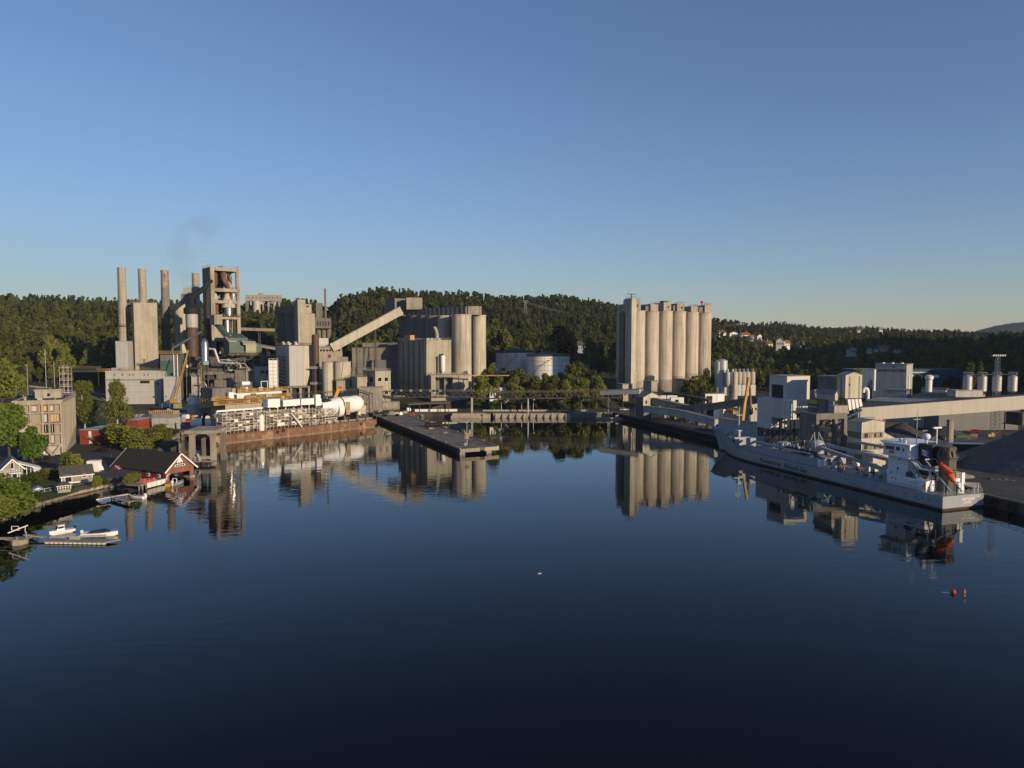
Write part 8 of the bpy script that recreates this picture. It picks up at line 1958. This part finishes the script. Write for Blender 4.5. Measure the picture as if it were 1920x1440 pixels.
part(t,'windscreen','glass',MB().add([(1.4,-.55,1.3),(1.4,.55,1.3),(1.0,.5,2.05),(1.0,-.5,2.05)],[(0,1,2,3)]));outboard(t,-2.65,.5)
p=G(188,1004.5);t=thing('sport_boat','sleek white and grey sports boat with a dark cockpit cover at the floating dock','boat',(p.x,p.y,0),6,'motor boats');t.scale=(.88,)*3;boat_hull(7.6,2.5,.8,'boat_white',t);part(t,'side_stripe','boat_grey',MB().box(-3.4,1.8,-1.22,-1.19,.25,.6));part(t,'cockpit_cover','navy',MB().add([(-2.6,-1.0,.85),(1.2,-.9,.95),(1.2,.9,.95),(-2.6,1.0,.85),(-2.2,-.7,1.05),(.9,-.6,1.6),(.9,.6,1.6),(-2.2,.7,1.05)],[(4,5,6,7),(0,1,5,4),(1,2,6,5),(2,3,7,6),(3,0,4,7)]));part(t,'windscreen','glass',MB().add([(2.3,-.7,1.0),(2.3,.7,1.0),(1.1,.65,1.62),(1.1,-.65,1.62)],[(0,1,2,3)]));outboard(t,-3.8,.5,'boat_white')
part(t,'bow_rail','galv',MB().path([(2.2,-.8,1.0),(2.8,-.7,1.35),(4.0,0,1.5),(2.8,.7,1.35),(2.2,.8,1.0)],.025,4))
p=G(257,934);t=thing('small_runabout','small white runabout with an outboard beside the wooden jetties','boat',(p.x,p.y,0),165,'motor boats');boat_hull(4.6,1.8,.6,'boat_white',t);part(t,'cockpit','boat_grey',MB().box(-1.6,.9,-.6,.6,.64,.72));part(t,'windscreen','glass',MB().add([(1.2,-.5,.7),(1.2,.5,.7),(.7,.45,1.15),(.7,-.45,1.15)],[(0,1,2,3)]));outboard(t,-2.3,.4,'boat_white')
p=G(318,911);t=thing('yellow_dinghy','yellow dinghy lying in the boathouse gate','boat',(p.x,p.y,0),100,'motor boats');boat_hull(3.4,1.5,.8,'yellow',t);part(t,'thwart','wood_tan',MB().box(-.2,.2,-.6,.6,.5,.58));
p=G(334,908);t=thing('moored_boat','pale motor boat with a white outboard inside the boathouse gate','boat',(p.x,p.y,0),80,'motor boats');boat_hull(4.6,1.8,.7,'boat_grey',t);outboard(t,-2.3,.6,'boat_white');part(t,'targa_arch','white',MB().path([(-1.6,-.7,.7),(-1.4,-.6,1.9),(-1.4,.6,1.9),(-1.6,.7,.7)],.1,6))
for(a,c,lab)in(((184,936),(243,926),'front plank jetty leaning over the water by the garden wall'),((205,930),(246,941),'rear plank jetty crossing the front one')):
 q0,q1=G(*a,.8),G(*c,.8);t=thing('plank_jetty',lab,'jetty',(q0.x,q0.y,0),0,'small plank jetties');v=q1-q0;v.z=0
 part(t,'deck','dock_wood',MB().beam((0,0,.8),(v.x,v.y,.8),1.5,.18));part(t,'edge_board','white_frame',MB().beam((0,-.8,.85),(v.x,v.y-.8,.85),.1,.25))
 m=MB()
 for k in(.1,.5,.9):m.cyl(v.x*k,v.y*k,-1.5,.75,.14,6)
 part(t,'pile','dock_wood',m)
def cottage(name,label,L,C,Rr,Y,rz,top,ridge,axis,wall='grey_wood',roof='roof_slate',d=None,z0=GZ):
 b=Bld(name,label,'house',L,C,Rr,Y,rz,top,z0,d=d);part(b.e,'wall',wall,gable(MB(),0,b.w,0,b.d,0,b.h,b.h+ridge,axis));r_=MB();gable_roof(r_,0,b.w,0,b.d,b.h,b.h+ridge,axis=axis,th=.2,over=.45);part(b.e,'roof',roof,r_);return b
b=cottage('garden_cottage','small grey wooden cottage with a dark pitched roof and white trim',97,106,165,184,38,893,2.0,'x',d=5.5)
b.win('R',b.w*.10,b.w*.34,.3,2.3,name='door',frame='white');b.win('R',b.w*.66,b.w*.82,1.2,2.3,frame='white');b.box('eave_board','white',-.4,b.w+.4,-.5,-.42,b.h-.35,b.h-.1);b.box('base_board','white',0,b.w,-.05,-.002,0,.3);b.box('corner_board','white',-.04,.14,-.06,-.003,.3,b.h-.3);b.box('corner_board','white',b.w-.14,b.w+.04,-.06,-.003,.3,b.h-.3)
b2=Bld('glazed_porch','small white glazed garden porch below the grey cottage','porch',86,98,123,173,42,911,2.5,d=3.2);b2.box('base_wall','grey_wood',0,b2.w,0,b2.d,0,b2.h*.42);b2.box('glazing','glass',.06,b2.w-.06,.06,b2.d-.06,b2.h*.421,b2.h*.95)
for i in range(6):b2.box('mullion','white',b2.w*i/5-.05,b2.w*i/5+.06,-.05,.055,b2.h*.43,b2.h*.95)
for i in range(4):b2.box('mullion','white',-.05,.055,b2.d*i/3-.06,b2.d*i/3+.05,b2.h*.43,b2.h*.95)
b2.box('glazing_bar','white',-.03,b2.w,-.06,.03,b2.h*.66,b2.h*.70);part(b2.e,'roof','roof_slate',MB().add([(-.3,-.3,b2.h*.95),(b2.w+.3,-.3,b2.h*.95),(b2.w+.3,b2.d+.3,b2.h*.95),(-.3,b2.d+.3,b2.h*.95),(b2.w*.4,b2.d*.5,b2.h*1.35),(b2.w*.6,b2.d*.5,b2.h*1.35)],[(0,1,5,4),(1,2,5),(2,3,4,5),(3,0,4),(3,2,1,0)]));b2.box('eave_board','white',-.32,b2.w+.32,-.34,-.31,b2.h*.9,b2.h*.97)
b=cottage('gabled_house','grey wooden house with a white balcony at the left edge',-30,-6,34,186,38,880,2.4,'y',roof='roof_grey',d=8)
b.win('R',b.w*.40,b.w*.58,b.h*.95,b.h*1.45,frame='white');b.win('R',b.w*.45,b.w*.72,b.h*.25,b.h*.6,frame='white');b.box('balcony_floor','white',-1,b.w*.9,-1.1,-.01,b.h*.62,b.h*.68);m=MB();railing(m,[(-1,-1.05,b.h*.68),(b.w*.9,-1.05,b.h*.68),(b.w*.9,0,b.h*.68)],1.0,.35,.05,2);part(b.e,'balcony_rail','white',m);b.box('side_porch','grey_wood',b.w+.01,b.w+3.6,1.2,6,0,b.h*.3);part(b.e,'porch_roof','white',MB().beam((b.w*.75,3.4,b.h*1.32),(b.w+4.2,3.4,b.h*.72),5.4,.2))
for k in range(4):b.box('porch_post','white',b.w+.8+k*.9,b.w+.95+k*.9,1.1,1.25,0,b.h*.95-k*.32)
sl=2.4/(b.w/2)
for s in(0,1):part(b.e,'barge_board','white',MB().beam((-.5 if s==0 else b.w+.5,-.5,b.h-.5*sl+.05),(b.w/2,-.5,b.h+2.45),.08,.3))
b=shed('garden_shed','tiny white shed with a blue grey roof in the garden',51,54,68,177,38,918,2.4,d=2.5,mat='white',roof='blue_pale',rg='y',ridge=.4)
p=G(38,912,GZ);t=thing('flag_pole','white flag pole in front of the left house','flag pole',(p.x,p.y,GZ));part(t,'pole','white',MB().cyl(0,0,0,6.5,.07,6,.04));part(t,'knob','yellow',MB().lathe(0,0,[(.02,6.5),(.1,6.6),(.02,6.7)],8))
q0,q1=G(52,949,0),G(193,916.5,0);v=(q1-q0);v.z=0;ln=v.length
t=thing('sea_wall','long pale stone sea wall below the cottage garden','wall',(q0.x,q0.y,0),math.degrees(math.atan2(v.y,v.x)))
bx(t,'backing','conc_dark',0,ln,.3,1.0,-1,GZ-.2);rg=random.Random(2);sm=[MB().box(0,1,0,.5,0,1).mesh('stone','stone')for _ in range(1)]
for r_ in range(3):
 x=0;z=.2+r_*.75
 while x<ln-.3:
  w_=rg.uniform(.9,1.9);w_=min(w_,ln-x);o=link('stone',sm[0],t);o.location=(x+.03,rg.uniform(-.06,.06),z);o.scale=(w_-.06,1,.71);x+=w_
bx(t,'coping','conc_pale',0,ln,-.15,.6,2.46,2.62)
m=MB();railing(m,[(0,.1,2.62),(ln*.5,.1,2.62)],.7,1.5,.05,1);part(t,'hand_rail','white_frame',m);bx(t,'white_bench','white',ln*.8,ln*.97,.1,.5,2.63,2.95)
p=G(176,885,GZ);t=thing('boat_cover','white plastic covered boat on a stand between the cottage and the boathouse','boat cover',(p.x,p.y,GZ),8);bx(t,'sheet','white',-1.6,1.6,-.6,1.4,.2,3.3);part(t,'loose_flap','white_wrap',MB().add([(1.6,-.6,3.2),(2.6,-.4,1.6),(2.9,-.3,.6),(1.6,-.6,.6)],[(0,1,2,3)]));bx(t,'stand','dock_wood',-1.5,1.5,-.5,1.3,0,.19)
# buoys, driftwood, bird ---------------------------------------------------------------
p=G(1787,1112);t=thing('red_buoy','round red mooring buoy floating below the ship stern','buoy',(p.x,p.y,0));part(t,'ball','red',MB().lathe(0,0,[(.02,-.3),(.28,-.2),(.42,.1),(.38,.35),(.2,.55),(.06,.6)],14),True);part(t,'eye','black',MB().cyl(0,0,.6,.72,.06,6))
p=G(1775,1110);t=thing('floating_sheet','half sunk pale blue sheet floating left of the red buoy','float',(p.x,p.y,0),-20);part(t,'sheet','teal',MB().box(-.9,.7,-.5,-.25,-.02,.06).box(-.8,.2,.35,.55,-.02,.06));bx(t,'edge','blue_pale',-.3,.8,-.25,-.05,-.01,.09)
p=G(1808,1118);t=thing('marker_buoy','thin fishing marker with an orange flag and yellow float','buoy',(p.x,p.y,0));part(t,'pole','wood_tan',MB().rod((0,0,-.4),(0,0,1.25),.03));part(t,'float','yellow',MB().lathe(0,0,[(.02,-.1),(.14,0),(.14,.2),(.02,.28)],10));part(t,'pennant','orange',MB().add([(.0,0,1.2),(.04,0,.55),(.3,.02,.5),(.2,.02,.85)],[(0,1,2,3)]))
p=G(1012,1076);t=thing('driftwood','small pale piece of driftwood alone on the open water','driftwood',(p.x,p.y,0),20);part(t,'log','scaf',MB().tube([(-.35,0,.02),(0,.05,.08),(.35,0,.02)],[.05,.09,.04],6),True);part(t,'twig','scaf',MB().rod((.1,0,.08),(.25,.1,.25),.02))
p=G(255,966);t=thing('small_buoy','tiny pink float on the water below the boathouse','buoy',(p.x,p.y,0));part(t,'ball','tarp_red',MB().lathe(0,0,[(.02,-.15),(.2,-.05),(.22,.15),(.05,.3)],10),True);part(t,'ring','black',MB().cyl(0,0,.3,.36,.04,6))
p=A(212,985,150);t=thing('seagull','small dark gull flying low over the water by the floating dock','bird',(p.x,150,p.z),20);part(t,'body','steel_dark',MB().tube([(-.2,0,0),(-.05,0,.02),(.12,0,.02),(.22,0,.03)],[.02,.06,.05,.015],8),True)
for s in(-1,1):part(t,'wing','steel_dark',MB().add([(.08,s*.04,.03),(-.08,s*.04,.03),(-.08,s*.3,.12),(.04,s*.3,.13),(-.14,s*.6,.05),(-.06,s*.6,.05)],[(0,1,2,3),(3,2,4,5)]))
# ================================================================== trees and shrubs one can tell apart
def gz(p_):return max(QZ,terrain_z(p_.x,p_.y))
def tr(kind,mat,px,base,top,label,zg=None,Y=None,wide=1.0,group=None,name=None,cat=None):
 p_=G(px,base,GZ)if Y is None else A(px,base,Y)
 z=(GZ if Y is None else p_.z)if zg is None else zg
 H=max(1.2,A(px,top,p_.y).z-z)
 nm=name or{'broad':'broadleaf_tree','birch':'birch_tree','spruce':'spruce_tree','pine':'pine_tree','bush':'shrub'}[kind]
 return tree(nm,label,kind,mat,(p_.x,p_.y,z-.1),H,group,wide,cat or('shrub'if kind=='bush'else 'tree'))
tr('broad','leaf_bright',18,868,757,'bright green broadleaf tree in front of the office block',wide=.95)
tr('broad','leaf_bright',62,868,800,'lower green tree leaning right before the office columns',wide=1.0)
tr('broad','leaf_birch',5,780,672,'large yellow green tree behind the office at the left edge',Y=290,wide=1.0)
tr('birch','leaf_birch',160,806,714,'round topped birch between the office block and the taller birch',wide=1.05)
tr('birch','leaf_birch',221,812,711,'tall weeping birch in front of the pale concrete building',wide=1.05)
for px,base,top,mat,lab,wd in((215,836,795,'leaf_yellow','yellow green shrub at the foot of the tall birch',1.5),(238,842,800,'leaf_yellow','large yellow green willow shrub behind the boathouse roof',1.6),(262,845,815,'leaf_yellow','pale willow shrub behind the boathouse ridge',1.6),(280,828,803,'leaf','dark green shrub on the bank near the orange bins',1.6),(303,826,795,'leaf_birch','feathery shrub in front of the grey cabin block',1.2),(320,820,803,'leaf','small dark shrub at the end of the bank',1.5),(250,838,812,'leaf','dark shrub low on the bank behind the boathouse',1.5),(292,835,812,'leaf_yellow','low yellow shrub by the mooring ropes',1.6),(140,888,852,'leaf_yellow','bright yellow green shrub behind the grey cottage',1.3),(128,886,848,'leaf_bright','pointed green shrub behind the cottage roof',.9),(88,898,878,'leaf','clipped dark hedge beside the silver estate car',2.2),(182,912,892,'leaf_yellow','small round yellow shrub at the end of the sea wall',1.0),(196,908,896,'leaf','low weedy shrub below the boathouse dormer',1.8),(60,910,886,'leaf','dark shrub by the porch of the left house',1.3),(45,940,905,'leaf_bright','green shrub at the garden wall corner',1.4),(20,955,900,'leaf_bright','large bright shrub on the shore in front of the left house',1.6),(-5,965,890,'leaf_bright','tall bright bush cut by the left edge of the picture',1.4),(5,975,935,'leaf_yellow','yellow bush hanging over the tidal rocks',1.6),(68,938,922,'leaf','low garden plants along the rail of the sea wall',2.4),(134,918,908,'leaf','tiny shrub in front of the cottage door',1.3),(242,905,888,'leaf_yellow','small yellow shrub against the boathouse wall',1.0),(255,903,886,'leaf_bright','feathery green shrub beside the boathouse pier',1.1),(110,892,878,'leaf','dark shrub between the cars and the cottage',1.6),(168,880,868,'leaf','small shrub behind the white boat cover',1.2)):
 tr('bush',mat,px,base,top,lab,wide=wd,group='garden and bank shrubs')
rg=random.Random(77)
spec=[(924,740,680),(912,742,692),(942,745,688),(958,742,694),(975,748,692),(990,752,702),(1005,750,706),(1022,752,700),(1038,750,704),(1052,752,698),(1072,750,684),(1085,750,680),(1098,752,690),(1112,750,694),(902,745,705),(935,752,705),(965,755,708),(1000,756,712),(1030,757,714),(1060,757,712),(1090,757,708),(1118,752,705)]
where=['left of the tanks','before the left tank','between tanks and bridge','before the nearer white tank','before the brick tank','right of the brick tank']
desc=['tall leafy tree','bushy dark tree','pale green tree','thin upright tree','rounded tree','low spreading tree']
for i,(px,base,top)in enumerate(spec):
 Y=rg.uniform(405,425)if top<704 else rg.uniform(388,396);kind=rg.choice(['broad','broad','birch','broad','pine'])if top<700 else 'broad'
 p_=A(px,base,Y);z=gz(p_);H=A(px,top,Y).z-z
 tree('terrace_tree','%s %s, %s from the left'%(desc[i%6],where[min(5,int((px-900)/40))],'first second third fourth fifth sixth seventh eighth ninth tenth eleventh twelfth thirteenth fourteenth fifteenth sixteenth seventeenth eighteenth nineteenth twentieth twenty-first twenty-second'.split()[sorted(q_[0]for q_ in spec).index(px)]),kind,{'broad':rg.choice(['leaf','leaf_birch','leaf_birch']),'birch':'leaf_birch','pine':'needle_pine'}[kind],(p_.x,Y,z-.2),H,'trees on the terrace before the white tanks',rg.uniform(.85,1.15),'tree')
for i,(px,top,Y,kind,mat,lab)in enumerate(((905,610,520,'broad','leaf','tall tree right of the round silo pair'),(925,600,540,'broad','leaf','large tree behind the left white tank'),(945,618,535,'broad','leaf_birch','pale tree behind the left white tank'),(1050,612,545,'broad','leaf_purple','dark purple beech behind the tanks'),(1070,625,540,'broad','leaf_purple','second dark purple beech right of the larger one'),(1035,640,520,'birch','leaf_birch','light birch behind the nearer white tank'),(1068,645,515,'spruce','leaf','pointed tree left of the villa'),(1105,632,520,'birch','leaf','slim tree covering the right of the villa'),(1125,640,515,'birch','leaf','tree right of the villa'),(1145,650,510,'birch','leaf_birch','pale birch beside the silo row'),(1010,655,530,'broad','leaf','dark tree between and behind the two tanks'),(1155,640,530,'broad','leaf','dark tree close to the silo lift tower'),(990,640,545,'broad','leaf','round tree above the roof of the left tank'),(1325,690,405,'birch','leaf_birch','ivy like birch against the last silo'),(1310,705,402,'bush','leaf','dark shrub at the foot of the fifth silo'),(1340,700,408,'birch','leaf','thin tree at the right foot of the silo row'),(700,640,470,'broad','leaf_birch','yellow tree under the inclined conveyor'),(672,640,480,'broad','leaf_birch','bright tree left under the inclined conveyor'),(720,632,490,'broad','leaf_birch','bright tree right under the inclined conveyor'),(655,610,500,'broad','leaf','dark tree above the transfer house'),(490,625,500,'broad','leaf','tree above the low conveyor right of the preheater tower'),(505,630,505,'broad','leaf','second tree right of the preheater tower'),(475,600,520,'broad','leaf','tree close beside the preheater tower'),(1610,690,425,'birch','leaf_birch','lit birch between the gabled house and the grey factory'),(1838,672,400,'spruce','leaf_birch','pale lit tree behind the four steel tanks'),(1820,680,402,'birch','leaf','darker tree left of the pale one behind the steel tanks'),(1720,702,425,'broad','leaf','small tree in front of the blue warehouse'),(1738,700,425,'broad','leaf','second small tree in front of the blue warehouse'),(1785,705,420,'broad','needle','dark tree before the right end of the blue warehouse'),(120,645,480,'broad','leaf_birch','round lit tree at the wood edge behind the scaffold tower'),(165,650,485,'birch','leaf_birch','light tree at the wood edge left of the first chimney'),(95,630,490,'broad','leaf_birch','large pale tree at the wood edge above the road'),(42,705,380,'birch','leaf_birch','slim birch beside the tunnel opening of the road'))):
 p_=A(px,700,Y);z=gz(p_);H=max(3,A(px,top,Y).z-z);tree({'broad':'broadleaf_tree','birch':'birch_tree','spruce':'spruce_tree','bush':'shrub'}[kind],lab,kind,mat,(p_.x,Y,z-.3),H,'trees among the works',1.0 if H<18 else .75,'tree')
p=A(1073,775,374);tree('round_shrub','single round green shrub on the far quay wall','bush','leaf_bright',(p.x,374,QZ-.1),4.2,None,.7,'shrub')
rg=random.Random(41)
ords='first second third fourth fifth sixth seventh eighth ninth tenth eleventh twelfth thirteenth fourteenth fifteenth sixteenth seventeenth eighteenth nineteenth twentieth twenty-first twenty-second twenty-third twenty-fourth twenty-fifth twenty-sixth twenty-seventh twenty-eighth twenty-ninth thirtieth'.split()
for i in range(30):
 px=886+i*8.2+rg.uniform(-2,2);Y=rg.uniform(384,410);p_=A(px,740,Y);z=gz(p_)
 tree('terrace_bush','%s low bush from the left on the slope behind the truss bridge'%ords[i],'bush',rg.choice(['leaf','leaf','leaf_birch','leaf']),(p_.x,Y,z-.4),rg.uniform(3.5,6.5),'bushes on the terrace slope',rg.uniform(.8,1.3),'bush')
rg=random.Random(52)
for i,(px,py,w_,h_,mat,lab)in enumerate(((1248,783,3,1.4,'conc_pale','pale concrete block under the quay gallery'),(1262,786,2.2,1.8,'yellow_deck','yellow machine under the quay gallery'),(1280,789,3.4,1.2,'rust','rusty plate stack under the quay gallery'),(1298,792,2.6,2.0,'white','white cabinet beside the quay gallery legs'),(1316,797,3.2,1.3,'galv','grey pipe bundle at the quay gallery end'),(1334,802,2.4,1.6,'yellow','yellow skip near the ship bow'),(1352,775,4.5,2.2,'scaf','pale timber stack behind the quay gallery end'),(1366,772,3.5,2.4,'rust','rusty hopper beside the material handler'),(1378,776,3,2.6,'yellow_deck','yellow tracked loader behind the material handler'),(1305,762,4,2,'wood_tan','brown crate row inside the bend of the gallery'),(1322,760,3,2,'white','white box inside the bend of the gallery'),(1700,838,4,1.4,'soot_shade2','black plate heap behind the wheelhouse'),(1742,812,5,1.2,'galv','grey pipe stack behind the radar mast'),(1800,808,3,1.6,'steel_dark','dark crusher part in the gravel yard'),(1838,800,6,1.3,'conc','broken concrete slabs right of the conveyor pier'),(1856,818,3,1.6,'wood_tan','brown wooden crate left of the lattice mast'),(1846,868,4,.7,'conc_pale','pale sand spill before the gravel heap'),(1880,900,6,.5,'gravel','low grey grit ridge at the foot of the gravel heap'),(1652,868,2.6,1.5,'galv','grey switch cabinet in front of the quay shed'),(1680,868,2.2,1.2,'rust','rusty bollard box on the quay behind the ship house'))):
 p=G(px,py,QZ);t=thing('yard_store',lab,'stack',(p.x,p.y,QZ),rg.uniform(-30,30),'loose stores about the right quay');n=rg.randint(2,4)
 for k in range(n):
  x0=-w_/2+w_*k/n;hh=h_*rg.uniform(.6,1.1);part(t,'load',mat,MB().add([(x0,-.9,0),(x0+w_/n*.94,-.9,0),(x0+w_/n*.94,.9,0),(x0,.9,0),(x0+.1,-.7,hh),(x0+w_/n*.84,-.8,hh*.93),(x0+w_/n*.86,.7,hh),(x0+.12,.8,hh*.9)],[(3,2,1,0),(4,5,6,7),(0,1,5,4),(1,2,6,5),(2,3,7,6),(3,0,4,7)]))
for px,py,rz,mat,cat,lab in((1242,768,20,'car_white','van','white van parked behind the gallery house'),(1700,802,10,'car_white','van','white van below the cream conveyor'),(1826,812,160,'car_red','car','red car in the gravel yard'),(1170,770,10,'car_silver','car','silver car on the road at the far right corner'),(1040,772,5,'car_black','car','dark car on the far shore road')):
 p=G(px,py,QZ);van(lab,(p.x,p.y,QZ),rz,mat,4.8,cat=cat,group='vehicles on the quays')
forest()
# ------------------------------------------------------------------ thin smoke and the air
def volume_mat(name,col,dens,noise=None):
 m=bpy.data.materials.new(name);m.use_nodes=True;nt=m.node_tree;nt.nodes.clear();L=nt.links.new
 o=nd(nt,'ShaderNodeOutputMaterial');v=nd(nt,'ShaderNodeVolumePrincipled');v.inputs['Color'].default_value=(*col,1);v.inputs['Density'].default_value=dens
 if noise:
  g=nd(nt,'ShaderNodeNewGeometry');n=nd(nt,'ShaderNodeTexNoise');n.inputs['Scale'].default_value=noise;n.inputs['Detail'].default_value=3;L(g.outputs['Position'],n.inputs['Vector'])
  r_=nd(nt,'ShaderNodeMapRange');L(n.outputs['Fac'],r_.inputs[0]);r_.inputs[1].default_value=.36;r_.inputs[2].default_value=.75;r_.inputs[3].default_value=0;r_.inputs[4].default_value=dens
  L(r_.outputs[0],v.inputs['Density'])
 L(v.outputs[0],o.inputs['Volume']);MATS[name]=m
volume_mat('smoke',(.24,.25,.28),.010,.055)
m=MB();pts=[A(*q_,520)for q_ in((360,562),(355,545),(349,520),(344,495),(346,470),(356,448),(374,430),(398,418),(420,412))]
m.tube(pts,[2.5,5,8,11,13,13,11,8,3],16)
o=part(None,'smoke','smoke',m,True);tag(o,'faint grey smoke drifting from the chimney beside the preheater tower','smoke',kind='stuff')
volume_mat('haze',(.62,.74,.95),HAZE)
m=MB().box(-6500,8300,-2600,4750,-6,190)
o=part(None,'haze','haze',m);tag(o,'thin blue evening haze over the bay','haze',kind='stuff')
